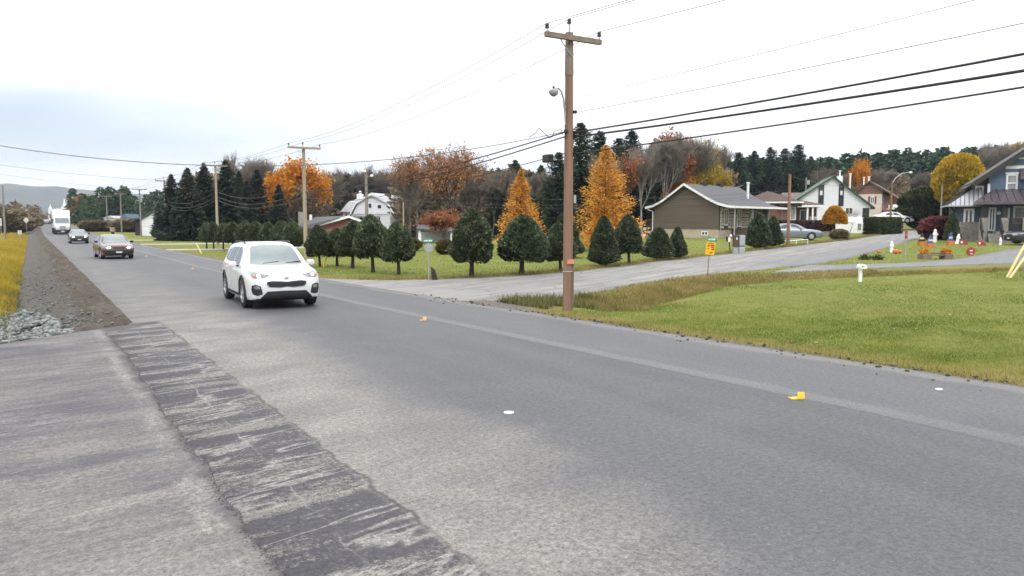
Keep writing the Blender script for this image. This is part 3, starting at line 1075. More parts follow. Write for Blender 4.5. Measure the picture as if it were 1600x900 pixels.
def cards(c, d, L, Wd, rg, roll=1.0, taper=.35, flat=None):
    """small quads at c pointing along d"""
    n = len(c)
    d = unit(d)
    r = unit(rg.normal(size=(n, 3)))
    if flat is not None:
        r = unit(r * flat + np.array([0, 0, 1.0]))
    sd = unit(np.cross(d, r))
    L = np.asarray(L).reshape(-1, 1) * np.ones((n, 1))
    Wd = np.asarray(Wd).reshape(-1, 1) * np.ones((n, 1))
    V = np.stack([c - sd * Wd, c + sd * Wd, c + d * L + sd * Wd * taper, c + d * L - sd * Wd * taper], 1)
    return V.reshape(-1, 3)


def card_mesh(name, V, tint, mt):
    n = len(V) // 4
    return fastmesh(name, V, np.arange(4 * n).reshape(-1, 4), [mt], tint=np.repeat(tint, 4))


def seg_mesh(name, segs, mt, k=5):
    """tapered tubes for an array of segments (x0,y0,z0,x1,y1,z1,r0,r1)"""
    sg = np.array(segs, float)
    a, b, r0, r1 = sg[:, 0:3], sg[:, 3:6], sg[:, 6], sg[:, 7]
    d = unit(b - a)
    ref = np.where(np.abs(d[:, 2:3]) > .9, np.array([[1., 0, 0]]), np.array([[0, 0, 1.]]))
    u = unit(np.cross(d, ref))
    v = np.cross(d, u)
    an = np.arange(k) * 2 * math.pi / k
    ring = np.cos(an)[None, :, None] * u[:, None, :] + np.sin(an)[None, :, None] * v[:, None, :]
    Vv = np.concatenate([a[:, None] + ring * r0[:, None, None], b[:, None] + ring * r1[:, None, None]], 1).reshape(-1, 3)
    n = len(sg)
    i = np.arange(k)
    q = np.stack([i, (i + 1) % k, (i + 1) % k + k, i + k], 1)
    Fc = (q[None] + (np.arange(n) * 2 * k)[:, None, None]).reshape(-1, 4)
    return fastmesh(name, Vv, Fc, [mt], smooth=True)


def grow(rg, segs, p, d, L, r, lev, mx, up, ang, nch):
    ns = 3 if lev < mx else 2
    for i in range(ns):
        d = d + rg.normal(0, .13, 3) + np.array([0, 0, up * .12])
        d = d / np.linalg.norm(d)
        q = p + d * L / ns
        r1 = r * (.86 if lev else .90)
        segs.append((*p, *q, r, r1, lev))
        p, r = q, r1
        if lev < mx and (lev > 0 or i == ns - 1) and i > 0:
            for _ in range(nch if i == ns - 1 else max(1, nch - 2)):
                a = rg.random() * 6.283
                perp = np.cross(d, np.array([math.cos(a), math.sin(a), .31]))
                perp /= np.linalg.norm(perp) + 1e-9
                an = ang * (.55 + .8 * rg.random())
                nd = d * math.cos(an) + perp * math.sin(an)
                grow(rg, segs, p, nd, L * (.58 + .25 * rg.random()), r * (.60 if lev else .55), lev + 1, mx, up, ang, nch)


def deciduous(seed, h=10., trunk=.22, up=.6, ang=.6, nch=4, mx=4, leaf=None, nleaf=3000, lsize=.22, bark=None, twig=None, r0=None,
              width=None, low=0.0):
    """returns (trunk mesh, crown mesh) of a broadleaf tree of height about h"""
    rg = np.random.default_rng(seed)
    segs = []
    grow(rg, segs, np.zeros(3), np.array([0, 0, 1.0]), h * trunk, r0 or h * .0125, 0, mx, up, ang, nch)
    sg = np.array(segs)
    zmax = sg[:, 5].max()
    k = h / zmax
    rad = np.percentile(np.hypot(sg[:, 3], sg[:, 4]), 97)
    kx = k if width is None else (width / 2) / rad
    sg[:, [2, 5]] *= k
    sg[:, [0, 1, 3, 4]] *= kx
    lev = sg[:, 8]
    wood, fine = sg[lev <= (mx - 1 if leaf is None else mx)], sg[lev >= mx]
    if leaf is None:
        tr = seg_mesh('trunk', sg[lev < mx][:, :8], bark or M_bark, 5)
        # thin twigs: extra sprigs from the last order
        n = len(fine)
        ex = []
        for _ in range(3):
            f = fine
            t = rg.random((n, 1))
            a = f[:, 0:3] * (1 - t) + f[:, 3:6] * t
            d = unit(f[:, 3:6] - f[:, 0:3]) + rg.normal(0, .45, (n, 3)) + np.array([0, 0, .25])
            b = a + unit(d) * (h * .055 * (.5 + rg.random((n, 1))))
            ex.append(np.concatenate([a, b, np.full((n, 1), h * .0011), np.full((n, 1), h * .0006)], 1))
        al = np.concatenate([fine[:, :8]] + ex)
        al[:, 6:8] = np.clip(al[:, 6:8], h * .0010, None)
        cr = seg_mesh('crown', al, twig or M_twig, 3)
        return tr, cr
    wood = wood.copy()
    tr = seg_mesh('trunk', wood[:, :8], bark or M_bark, 5)
    src = sg[lev >= mx - 1]
    i = rg.integers(0, len(src), nleaf)
    t = rg.random((nleaf, 1))
    c = src[i, 0:3] * (1 - t) + src[i, 3:6] * t + rg.normal(0, lsize * .9, (nleaf, 3))
    ctr = np.array([0, 0, h * .6])
    if low:
        kp = c[:, 2] > low * h
        c = c[kp]
    nl = len(c)
    d = rg.normal(size=(nl, 3)) + np.array([0, 0, -.3])
    sz = lsize * (.6 + .8 * rg.random(nl))
    V = cards(c, d, sz, sz * .38, rg)
    rel = np.linalg.norm((c - ctr) / np.array([1, 1, 1.2]), axis=1) / (h * .45)
    tn = np.clip(.2 + .45 * rel + rg.normal(0, .2, nl), 0, 1)
    return tr, card_mesh('crown', V, tn, LM[leaf])


def conifer(seed, h=12., w_=4.5, base=.06, n=3600, leaf='spruce', droop=.25, csize=.5, power=.9, bark=None, ragged=.25, whorl=0):
    rg = np.random.default_rng(seed)
    nb = int(n / 9)
    u = rg.random(nb) ** 1.25
    zf = base + (1 - base) * u
    if whorl:
        zf = np.round(zf * whorl) / whorl + rg.normal(0, .006, nb)
    az_ = rg.random(nb) * 6.283
    side = 1 + ragged * (vnoise(az_ * 1.3 + 10, zf * 9, seed) - .5) * 2
    rad = (w_ / 2) * np.clip(1 - zf, 0, 1) ** power * side * (.75 + .35 * rg.random(nb)) + .02 * h * (1 - zf)
    # a little narrower right at the foot
    rad *= .75 + .25 * sstep(base, base + .12, zf)
    m = 9
    t = (np.arange(m)[None, :] + rg.random((nb, m))) / m
    t = t ** .8
    r = rad[:, None] * t
    z = zf[:, None] * h - droop * r * (1 - .5 * t) + .18 * r * t * t
    a2 = az_[:, None] + rg.normal(0, .16, (nb, m)) * (1.2 - t)
    c = np.stack([np.cos(a2) * r, np.sin(a2) * r, z], -1).reshape(-1, 3)
    d = np.stack([np.cos(a2), np.sin(a2), np.full_like(a2, -droop * .9)], -1).reshape(-1, 3) + rg.normal(0, .35, (nb * m, 3))
    sz = csize * (.6 + .7 * rg.random(nb * m)) * (.45 + .55 * (1 - np.repeat(zf, m)))
    V = cards(c, d, sz, sz * .28, rg, flat=.8)
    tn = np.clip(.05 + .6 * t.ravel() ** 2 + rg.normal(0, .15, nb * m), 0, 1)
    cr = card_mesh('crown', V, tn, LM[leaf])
    sg = [(0, 0, 0, 0, 0, h * .5, h * .017, h * .011), (0, 0, h * .5, 0, 0, h * .97, h * .011, h * .003)]
    for i in range(0, nb, max(1, nb // 120)):
        ca, sa = math.cos(az_[i]), math.sin(az_[i])
        sg.append((0, 0, zf[i] * h, ca * rad[i] * .85, sa * rad[i] * .85, zf[i] * h - droop * rad[i] * .5, h * .0035, h * .0012))
    return seg_mesh('trunk', sg, bark or M_bark2, 6), cr


def shrub(seed, h=2.3, w_=1.8, trunk=.5, prof='egg', n=4600, leaf='cedar', csize=.115, bark=None):
    """clipped evergreen: a dense shell of sprays over a dark core, on a short trunk"""
    rg = np.random.default_rng(seed)
    ch = h - trunk
    vv = rg.random(n) if prof == 'dome' else rg.random(n) ** .9
    aa = rg.random(n) * 6.283

    def rad(v):
        if prof == 'cone':
            return np.clip(sstep(-.02, .13, v), 0, 1) * (1 - v ** 1.25) ** .60 * 1.0 + .02
        if prof == 'dome':
            return np.sqrt(np.clip(1 - v ** 2, 0, 1))
        if prof == 'ball':
            return np.sqrt(np.clip(1 - (2 * v - 1) ** 2, 0, 1)) ** .9
        return np.clip(np.sin(np.clip((v * .93 + .07), 0, 1) ** .62 * math.pi), 0, 1) ** .62   # egg, widest low
    lump = 1 + .15 * (vnoise(aa * 1.6 + 5, vv * 5, seed) - .5) * 2 + .08 * (vnoise(aa * 4 + 5, vv * 12, seed + 1) - .5) * 2
    depth = 1 - np.abs(rg.normal(0, .06, n)) + .10 * (rg.random(n) > .94) * rg.random(n)
    r = w_ / 2 * rad(vv) * lump * depth
    c = np.stack([np.cos(aa) * r, np.sin(aa) * r, trunk + vv * ch], 1)
    dn = np.stack([np.cos(aa), np.sin(aa), .55 + .6 * (vv - .4)], 1)
    d = dn + rg.normal(0, .45, (n, 3))
    sz = csize * (.6 + .8 * rg.random(n))
    V = cards(c - unit(d) * sz[:, None] * .4, d, sz, sz * .34, rg)
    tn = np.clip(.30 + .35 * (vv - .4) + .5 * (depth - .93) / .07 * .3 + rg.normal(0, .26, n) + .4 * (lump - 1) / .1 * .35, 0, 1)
    # core
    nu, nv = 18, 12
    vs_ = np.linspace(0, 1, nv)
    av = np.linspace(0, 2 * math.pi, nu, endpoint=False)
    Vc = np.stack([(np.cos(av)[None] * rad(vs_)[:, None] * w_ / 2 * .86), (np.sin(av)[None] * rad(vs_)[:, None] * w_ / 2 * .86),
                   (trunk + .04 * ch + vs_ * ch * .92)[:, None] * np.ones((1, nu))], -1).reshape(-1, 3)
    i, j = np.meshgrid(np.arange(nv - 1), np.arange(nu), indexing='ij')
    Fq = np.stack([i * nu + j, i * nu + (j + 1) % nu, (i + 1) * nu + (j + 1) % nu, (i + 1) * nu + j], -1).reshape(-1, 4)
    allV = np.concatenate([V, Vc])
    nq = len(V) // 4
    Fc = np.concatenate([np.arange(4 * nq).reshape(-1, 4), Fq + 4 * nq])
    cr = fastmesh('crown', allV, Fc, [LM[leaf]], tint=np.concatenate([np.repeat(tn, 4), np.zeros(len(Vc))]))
    sg = [(0, 0, -.05, .01, 0, trunk * .6, w_ * .07, w_ * .05), (.01, 0, trunk * .6, 0, 0, trunk + ch * .5, w_ * .05, w_ * .03)]
    return seg_mesh('trunk', sg, bark or M_bark2, 8), cr


def plant(name, meshes, label, cat, p, s, scale=1.0, rz=0.0, group=None, z=None, sx=None):
    t = thing(name, label, cat, (p, s, (T1(p, s) if z is None else z) - .03), rz, group)
    t.scale = (sx or scale, sx or scale, scale)
    link('trunk', meshes[0], t)
    link('crown', meshes[1], t)
    return t


def put(name, meshes, mh, label, cat, px, d, top, rz=None, group=None, wide=1.0, seed=0):
    """stand a plant whose tip is seen at row `top`, at column px, d metres ahead; mh = modelled height"""
    p, s = PX(px, d)
    z = T1(p, s)
    k = (ZY(top, d) - z) / mh
    return plant(name, meshes, label, cat, p, s, k, (seed * 1.7 if rz is None else rz), group, sx=k * wide)


ORD = ['first', 'second', 'third', 'fourth', 'fifth', 'sixth', 'seventh', 'eighth', 'ninth', 'tenth', 'eleventh', 'twelfth',
       'thirteenth', 'fourteenth', 'fifteenth', 'sixteenth', 'seventeenth', 'eighteenth', 'nineteenth', 'twentieth']

# --- clipped cedars along the lawn
EG = [shrub(100 + i, 2.3, 1.8, .62, 'egg') for i in range(4)]
CN = [shrub(110 + i, 2.6, 2.0, .10, 'cone', 7000) for i in range(3)]
EGN = [shrub(120 + i, 2.7, 2.0, .62, 'egg', 8500, csize=.105) for i in range(3)]
GRP = 'clipped cedars lining the lawns'


def cedar(ms, mh, mw, px, base, top, wpx, label, i):
    p, s, z = GR(px, base)
    d = p * fwd[0] + s * fwd[1]
    hgt = ZY(top, d) - z
    wid = wpx * d / FPX
    t = thing('clipped_cedar', label, 'cedar', (p, s, z - .02), i * 1.3, GRP)
    q = random.Random(i * 7 + 3)
    t.scale = (wid / mw * q.uniform(.93, 1.07), wid / mw * q.uniform(.93, 1.07), hgt / mh)
    t.rotation_euler = (q.uniform(-.05, .05), q.uniform(-.05, .05), i * 1.3)
    link('trunk', ms[0], t)
    link('crown', ms[1], t)


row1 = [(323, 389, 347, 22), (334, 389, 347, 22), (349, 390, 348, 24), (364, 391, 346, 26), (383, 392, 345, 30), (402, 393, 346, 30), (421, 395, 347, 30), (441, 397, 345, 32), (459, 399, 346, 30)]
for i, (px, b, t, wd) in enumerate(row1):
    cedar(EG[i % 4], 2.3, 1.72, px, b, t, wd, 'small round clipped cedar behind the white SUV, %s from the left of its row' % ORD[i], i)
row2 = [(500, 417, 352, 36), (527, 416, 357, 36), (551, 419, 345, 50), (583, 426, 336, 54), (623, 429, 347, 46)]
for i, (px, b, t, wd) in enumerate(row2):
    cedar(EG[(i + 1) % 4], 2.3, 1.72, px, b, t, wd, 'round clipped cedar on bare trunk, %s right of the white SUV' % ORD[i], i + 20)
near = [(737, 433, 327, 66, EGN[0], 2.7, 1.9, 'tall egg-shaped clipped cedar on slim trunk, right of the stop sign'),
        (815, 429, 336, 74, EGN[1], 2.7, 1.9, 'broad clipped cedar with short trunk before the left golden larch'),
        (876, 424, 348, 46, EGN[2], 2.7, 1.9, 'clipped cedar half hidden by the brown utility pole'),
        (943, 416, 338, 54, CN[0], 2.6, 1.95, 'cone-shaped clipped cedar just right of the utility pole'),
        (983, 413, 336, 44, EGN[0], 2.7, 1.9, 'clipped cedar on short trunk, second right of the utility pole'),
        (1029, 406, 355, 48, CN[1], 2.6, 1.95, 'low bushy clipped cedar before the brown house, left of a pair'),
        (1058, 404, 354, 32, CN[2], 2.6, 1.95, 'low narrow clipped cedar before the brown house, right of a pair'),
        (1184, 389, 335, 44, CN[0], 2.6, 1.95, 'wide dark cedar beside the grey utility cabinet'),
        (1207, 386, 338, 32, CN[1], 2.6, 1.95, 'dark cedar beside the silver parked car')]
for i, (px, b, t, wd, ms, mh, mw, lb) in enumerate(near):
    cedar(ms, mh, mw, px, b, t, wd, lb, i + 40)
p, s = PX(880, 44)
put('clipped_cedar', CN[2], 2.6, 'taller pointed cedar rising behind the utility pole', 'cedar', 882, 44, 333, 0, GRP, 1.05)

# --- the two golden larches
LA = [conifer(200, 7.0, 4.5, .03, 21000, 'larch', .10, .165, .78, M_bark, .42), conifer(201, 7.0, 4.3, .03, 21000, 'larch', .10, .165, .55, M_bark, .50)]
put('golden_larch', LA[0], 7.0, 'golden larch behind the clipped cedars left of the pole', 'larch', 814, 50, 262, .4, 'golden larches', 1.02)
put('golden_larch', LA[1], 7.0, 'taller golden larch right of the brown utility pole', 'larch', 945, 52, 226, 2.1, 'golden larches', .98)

# --- the big maple with bare crown and rust leaves
MP = deciduous(301, 9.5, .10, .95, .50, 5, 4, 'rust', 4600, .15, M_bark, r0=.17, width=9.0)
put('maple_tree', MP, 9.5, 'large maple with thinning rust leaves beside the white gambrel house', 'tree', 690, 62, 218, .3, None, 1.05)
MP2 = deciduous(305, 9.5, .12, .9, .5, 5, 4, 'rust', 3600, .17, M_bark, r0=.2, width=9.0)
put('maple_tree', MP2, 9.5, 'rust-leaved maple left of the large maple, over the white house', 'tree', 652, 78, 238, 1.3, None, .75)
OM = deciduous(310, 11, .25, .7, .6, 5, 4, 'orange', 8500, .30, M_bark, width=9.5)
put('maple_tree', OM, 11, 'bright orange maple behind the brick bungalow', 'tree', 470, 112, 246, .8, None, .92)
YM = deciduous(312, 5, .2, .6, .7, 5, 4, 'rust', 4200, .16, M_bark2, width=5.5)
put('ornamental_tree', YM, 5, 'low wide brown ornamental tree behind the street name sign', 'tree', 690, 58, 322, .8, None, 1.1)
put('ornamental_tree', YM, 5, 'small orange tree beyond the road left of the dark spruces', 'tree', 140, 230, 302, 2.8, None, 1.1)

# --- dark spruces left of the bungalow
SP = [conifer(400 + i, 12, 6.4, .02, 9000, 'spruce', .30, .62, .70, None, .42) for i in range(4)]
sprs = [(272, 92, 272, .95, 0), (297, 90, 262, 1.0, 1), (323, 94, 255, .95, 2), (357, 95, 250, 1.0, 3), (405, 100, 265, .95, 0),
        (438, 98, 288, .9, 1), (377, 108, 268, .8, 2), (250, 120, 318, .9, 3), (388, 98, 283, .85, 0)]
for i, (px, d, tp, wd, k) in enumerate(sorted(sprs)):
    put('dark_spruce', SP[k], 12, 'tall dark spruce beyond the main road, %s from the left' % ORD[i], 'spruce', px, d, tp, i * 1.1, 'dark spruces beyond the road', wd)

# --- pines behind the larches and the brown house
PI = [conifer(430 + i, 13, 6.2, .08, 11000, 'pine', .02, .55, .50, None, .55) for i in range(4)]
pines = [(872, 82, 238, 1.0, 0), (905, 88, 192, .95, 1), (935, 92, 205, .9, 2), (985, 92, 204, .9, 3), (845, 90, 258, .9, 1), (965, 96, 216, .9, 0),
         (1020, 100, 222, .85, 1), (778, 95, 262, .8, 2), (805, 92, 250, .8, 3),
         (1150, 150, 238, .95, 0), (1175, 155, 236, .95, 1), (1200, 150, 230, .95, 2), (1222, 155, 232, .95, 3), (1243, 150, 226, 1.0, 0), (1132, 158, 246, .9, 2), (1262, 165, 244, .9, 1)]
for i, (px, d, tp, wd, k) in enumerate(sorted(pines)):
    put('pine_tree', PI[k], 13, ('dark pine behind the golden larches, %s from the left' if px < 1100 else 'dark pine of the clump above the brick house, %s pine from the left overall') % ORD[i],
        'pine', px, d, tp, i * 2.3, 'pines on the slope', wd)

# --- bare woods and birches
BA = [deciduous(500 + i, 11, .24, .9, .42, 4, 4, None, bark=M_bark, twig=M_twig, width=5.5) for i in range(3)]
BB = [deciduous(510 + i, 11, .30, 1.0, .36, 4, 4, None, bark=M_birch, twig=M_twigp, width=4.2) for i in range(2)]
RU = [deciduous(520 + i, 11, .28, .9, .42, 4, 4, 'rust', 2600, .24, M_bark, width=5.0) for i in range(2)]
YE = [deciduous(530 + i, 11, .26, .9, .42, 4, 4, 'yellow', 2200, .24, M_birch, width=5.0) for i in range(2)]
woods = [
    (385, 120, 240, BA[0], 1.1, 'bare grey tree'), (412, 124, 248, BA[1], 1.0, 'bare grey tree'), (440, 126, 262, BA[2], 1.0, 'bare grey tree'), (505, 122, 268, BA[0], 1.1, 'bare grey tree'),
    (518, 172, 266, BA[1], 1.0, 'bare grey tree'), (560, 172, 262, BA[2], 1.2, 'bare grey tree'), (585, 172, 258, BA[0], 1.2, 'bare grey tree'), (612, 172, 264, BA[1], 1.2, 'bare grey tree'),
    (640, 120, 262, BA[0], 1.0, 'bare grey tree'), (745, 96, 262, BA[2], 1.1, 'bare grey tree'), (770, 92, 258, BA[0], 1.1, 'bare grey tree'),
    (795, 90, 264, BA[1], 1.2, 'bare grey tree'), (725, 98, 270, BA[1], 1.2, 'bare grey tree'), (850, 84, 262, BA[2], 1.1, 'bare grey tree'), (545, 176, 278, RU[0], 1.1, 'rust-leaved tree'), (600, 174, 266, RU[1], 1.2, 'rust-leaved tree'),
    (980, 78, 236, RU[1], 1.1, 'rust-leaved tree'), (1003, 80, 226, BB[0], 1.2, 'bare pale birch'), (1020, 84, 232, BA[0], 1.1, 'bare grey tree'),
    (1032, 82, 205, BB[1], 1.2, 'bare pale birch'), (1046, 86, 198, RU[0], 1.1, 'rust-leaved tree'), (1060, 88, 212, RU[1], 1.0, 'rust-leaved tree'), (1072, 90, 216, BA[1], 1.2, 'bare grey tree'),
    (1090, 92, 214, BB[0], 1.2, 'bare pale birch'), (1102, 94, 222, YE[0], 1.0, 'yellow-leaved birch'), (1118, 96, 216, BB[1], 1.1, 'bare pale birch'),
    (1085, 92, 252, YE[1], 1.3, 'yellow-leaved birch'), (1110, 96, 262, YE[0], 1.3, 'yellow-leaved birch'),
    (955, 86, 240, BA[2], 1.1, 'bare grey tree'), (1276, 150, 268, BA[0], 1.2, 'bare grey tree'), (1288, 155, 262, BA[1], 1.2, 'bare grey tree'),
    (1362, 150, 264, BB[0], 1.5, 'bare pale birch'), (1380, 152, 262, BB[1], 1.6, 'bare pale birch'), (1398, 158, 268, BA[2], 1.5, 'bare grey tree'), (1420, 160, 272, BA[0], 1.5, 'bare grey tree'),
    (1445, 160, 268, BA[1], 1.5, 'bare grey tree'), (1525, 150, 238, BA[2], 1.6, 'bare grey tree'), (1545, 145, 222, BB[0], 1.6, 'bare pale birch'), (1570, 150, 218, YE[1], 1.5, 'yellow-leaved birch'),
    (1592, 140, 224, BA[0], 1.6, 'bare grey tree'), (1630, 140, 215, BA[1], 1.5, 'bare grey tree'), (1310, 165, 268, BA[2], 1.2, 'bare grey tree'), (1330, 168, 272, BA[0], 1.3, 'bare grey tree'),
    (1466, 158, 272, BA[2], 1.4, 'bare grey tree'), (1500, 155, 256, BA[0], 1.4, 'bare grey tree')]
cnt = {}
for i, (px, d, tp, ms, wd, kind) in enumerate(sorted(woods, key=lambda q: q[0])):
    cnt[kind] = cnt.get(kind, 0) + 1
    k = cnt[kind]
    o = ('the %s from the left' % ORD[k - 1]) if k <= 20 else ('the %s from the right' % ORD[[q[5] for q in woods].count(kind) - k])
    put('woodland_tree', ms, 11, '%s in the background wood, %s of its kind' % (kind, o), 'tree', px, d, tp, i * 1.9, 'background wood trees', wd)

# small bright ones
RT = shrub(540, 7, 5.0, 2.2, 'ball', 7000, 'yellow', .30, M_bark)
put('round_yellow_tree', RT, 7, 'round yellow tree behind the blue house', 'tree', 1493, 92, 241, .5, None, .82)
put('orange_tree', OM, 11, 'small orange tree above the green-roofed house', 'tree', 1338, 150, 247, 2.5, None, .55)
put('orange_tree', OM, 11, 'orange-yellow tree behind the roof of the brown house', 'tree', 1062, 88, 262, 1.0, None, .6)
BT = deciduous(545, 3.6, .28, .2, .75, 4, 3, None, bark=M_bark2, twig=M_twig, width=3.4)
put('bare_ornamental_tree', BT, 3.6, 'small bare branching tree before the white fabric shelter', 'tree', 1326, 80, 324, .2)
DM = shrub(560, 3.0, 2.0, 1.3, 'dome', 5200, 'dome', .10)
p, s = PX(1302, 72)
t = plant('dome_tree', DM, 'clipped orange dome-shaped tree on slim trunk by the side road', 'tree', p, s, 1.0)
hgt = ZY(321, 72) - T1(p, s)
t.scale = (1.12, 1.12, hgt / 3.0)

# round shrubs and bushes
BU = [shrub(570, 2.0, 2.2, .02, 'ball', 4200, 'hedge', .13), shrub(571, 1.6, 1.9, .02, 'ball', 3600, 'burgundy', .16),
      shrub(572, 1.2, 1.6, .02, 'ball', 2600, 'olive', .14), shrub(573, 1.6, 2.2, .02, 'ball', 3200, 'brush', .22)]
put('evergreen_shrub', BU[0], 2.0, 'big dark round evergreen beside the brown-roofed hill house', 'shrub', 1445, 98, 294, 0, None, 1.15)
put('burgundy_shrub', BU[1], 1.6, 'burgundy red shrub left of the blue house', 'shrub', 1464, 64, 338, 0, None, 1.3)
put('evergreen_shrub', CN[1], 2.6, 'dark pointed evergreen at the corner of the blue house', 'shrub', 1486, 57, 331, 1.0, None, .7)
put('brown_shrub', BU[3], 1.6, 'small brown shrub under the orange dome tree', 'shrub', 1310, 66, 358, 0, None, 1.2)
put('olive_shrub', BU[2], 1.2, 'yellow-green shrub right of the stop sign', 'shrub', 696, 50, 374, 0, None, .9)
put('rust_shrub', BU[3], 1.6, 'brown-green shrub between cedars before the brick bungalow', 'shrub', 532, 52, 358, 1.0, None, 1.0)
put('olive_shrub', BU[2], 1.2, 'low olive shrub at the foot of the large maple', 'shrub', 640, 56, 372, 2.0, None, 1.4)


def hedge(name, label, px0, px1, d0, d1, top, depth, leaf, seed):
    a, b = np.array(PX(px0, d0)), np.array(PX(px1, d1))
    L = float(np.linalg.norm(b - a))
    c = (a + b) / 2
    z = min(T1(*a), T1(*b))
    h = ZY(top, (d0 + d1) / 2) - z
    rg = np.random.default_rng(seed)
    n = int(2600 * L * h / 8) + 1800
    pos = rg.uniform(-.5, .5, (n, 3)) * np.array([L, depth, h])
    ax = rg.choice(3, n, p=[.15, .5, .35])
    sg_ = np.where(ax == 2, 1, rg.choice([-1, 1], n))
    half = np.array([L, depth, h]) / 2
    pos[np.arange(n), ax] = sg_ * half[ax] * (1 - np.abs(rg.normal(0, .03, n)))
    nrm = np.zeros((n, 3))
    nrm[np.arange(n), ax] = sg_
    d = nrm + rg.normal(0, .5, (n, 3)) + np.array([0, 0, .3])
    sz = .14 * (.6 + .8 * rg.random(n))
    V = cards(pos + np.array([0, 0, h / 2]), d, sz, sz * .35, rg)
    cb = [(-1, -1, 0), (1, -1, 0), (1, 1, 0), (-1, 1, 0), (-1, -1, 1), (1, -1, 1), (1, 1, 1), (-1, 1, 1)]
    Vc = np.array([(x * L / 2 * .97, y * depth / 2 * .9, zz * h * .96) for x, y, zz in cb])
    Fq = np.array([(0, 3, 2, 1), (4, 5, 6, 7), (0, 1, 5, 4), (1, 2, 6, 5), (2, 3, 7, 6), (3, 0, 4, 7)])
    nq = n
    me_ = fastmesh(name, np.concatenate([V, Vc]), np.concatenate([np.arange(4 * nq).reshape(-1, 4), Fq + 4 * nq]), [LM[leaf]],
                   tint=np.concatenate([np.repeat(np.clip(rg.normal(.4, .2, n) + .2 * (ax == 2), 0, 1), 4), np.zeros(8)]))
    o_ = link(name, me_)
    o_.location = (c[0], c[1], z)
    o_.rotation_euler = (0, 0, math.atan2(b[1] - a[1], b[0] - a[0]))
    tag(o_, label, 'hedge')


hedge('trimmed_hedge', 'boxy trimmed green hedge by the white shelter', 1359, 1396, 80, 84, 341, 1.6, 'hedge', 1)
hedge('trimmed_hedge', 'dark reddish trimmed hedge before the brick house', 1216, 1297, 78, 80, 346, 1.0, 'redhedge', 2)

# brown brush on the left of the road and beyond
rg = np.random.default_rng(88)
brush = [(18, 150, 338), (32, 175, 337), (48, 190, 340), (5, 165, 330), (-12, 150, 325), (28, 230, 330), (150, 150, 344), (165, 152, 345), (178, 156, 346), (200, 150, 343), (143, 168, 345)]
for i, (px, d, tp) in enumerate(sorted(brush)):
    put('brown_brush', BU[3], 1.6, ('brown brush bush left of the road, %s from the left' if px < 100 else 'brown bush beyond the far poles, %s bush from the left') % ORD[i], 'bush', px, d, tp, i, 'brown brush bushes', 1.8)

# far wood masses that read as one
def wood_mass(name, label, pts, seed, leafs, hr=(7, 11)):
    """pts: list of (p, s); low-detail trees joined into one mass"""
    rg_ = np.random.default_rng(seed)
    Vs, Ts = [], []
    for p_, s_ in pts:
        h = rg_.uniform(*hr)
        wd = h * rg_.uniform(.26, .42)
        n = 260
        zf = rg_.random(n) ** .8
        con = leafs == 'pine'
        r = wd * ((1 - zf) ** .7 if con else np.sqrt(np.clip(1 - (2 * zf - .9) ** 2, 0, 1))) * np.sqrt(rg_.random(n)) + .05
        a = rg_.random(n) * 6.283
        c = np.stack([p_ + np.cos(a) * r, s_ + np.sin(a) * r, T1(p_, s_) + h * (.06 + .94 * zf)], 1)
        d = np.stack([np.cos(a), np.sin(a), np.full(n, -.15 if con else .6)], 1) + rg_.normal(0, .4, (n, 3))
        sz = h * .075 * (.6 + .8 * rg_.random(n))
        Vs.append(cards(c, d, sz, sz * .4, rg_))
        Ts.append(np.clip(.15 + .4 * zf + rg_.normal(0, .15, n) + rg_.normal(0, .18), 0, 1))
    o_ = link(name, card_mesh(name, np.concatenate(Vs), np.concatenate(Ts), LM[leafs]))
    tag(o_, label, 'wood')
    o_['kind'] = 'stuff'


pts = []
for _ in range(950):
    d = rg.uniform(190, 330)
    px = rg.uniform(1080, 1720)
    pts.append(PX(px, d))
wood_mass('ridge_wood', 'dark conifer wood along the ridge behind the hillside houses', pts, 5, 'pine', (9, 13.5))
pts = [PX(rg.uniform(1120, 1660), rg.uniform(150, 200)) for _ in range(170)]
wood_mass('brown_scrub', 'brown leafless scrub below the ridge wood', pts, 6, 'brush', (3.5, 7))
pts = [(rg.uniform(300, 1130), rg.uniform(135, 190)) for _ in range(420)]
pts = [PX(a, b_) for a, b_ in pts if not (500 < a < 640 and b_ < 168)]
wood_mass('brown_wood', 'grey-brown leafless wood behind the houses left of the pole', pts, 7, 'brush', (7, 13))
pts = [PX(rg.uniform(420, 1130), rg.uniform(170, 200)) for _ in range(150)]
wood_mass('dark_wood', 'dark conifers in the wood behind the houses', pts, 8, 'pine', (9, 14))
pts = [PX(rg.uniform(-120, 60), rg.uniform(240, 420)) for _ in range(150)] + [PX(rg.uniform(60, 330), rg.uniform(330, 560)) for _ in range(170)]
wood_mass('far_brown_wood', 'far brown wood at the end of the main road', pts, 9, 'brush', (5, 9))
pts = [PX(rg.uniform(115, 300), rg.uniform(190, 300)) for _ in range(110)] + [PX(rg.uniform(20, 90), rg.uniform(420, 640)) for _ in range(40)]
wood_mass('far_dark_wood', 'far dark conifers beyond the small white house', pts, 10, 'pine', (6, 11))
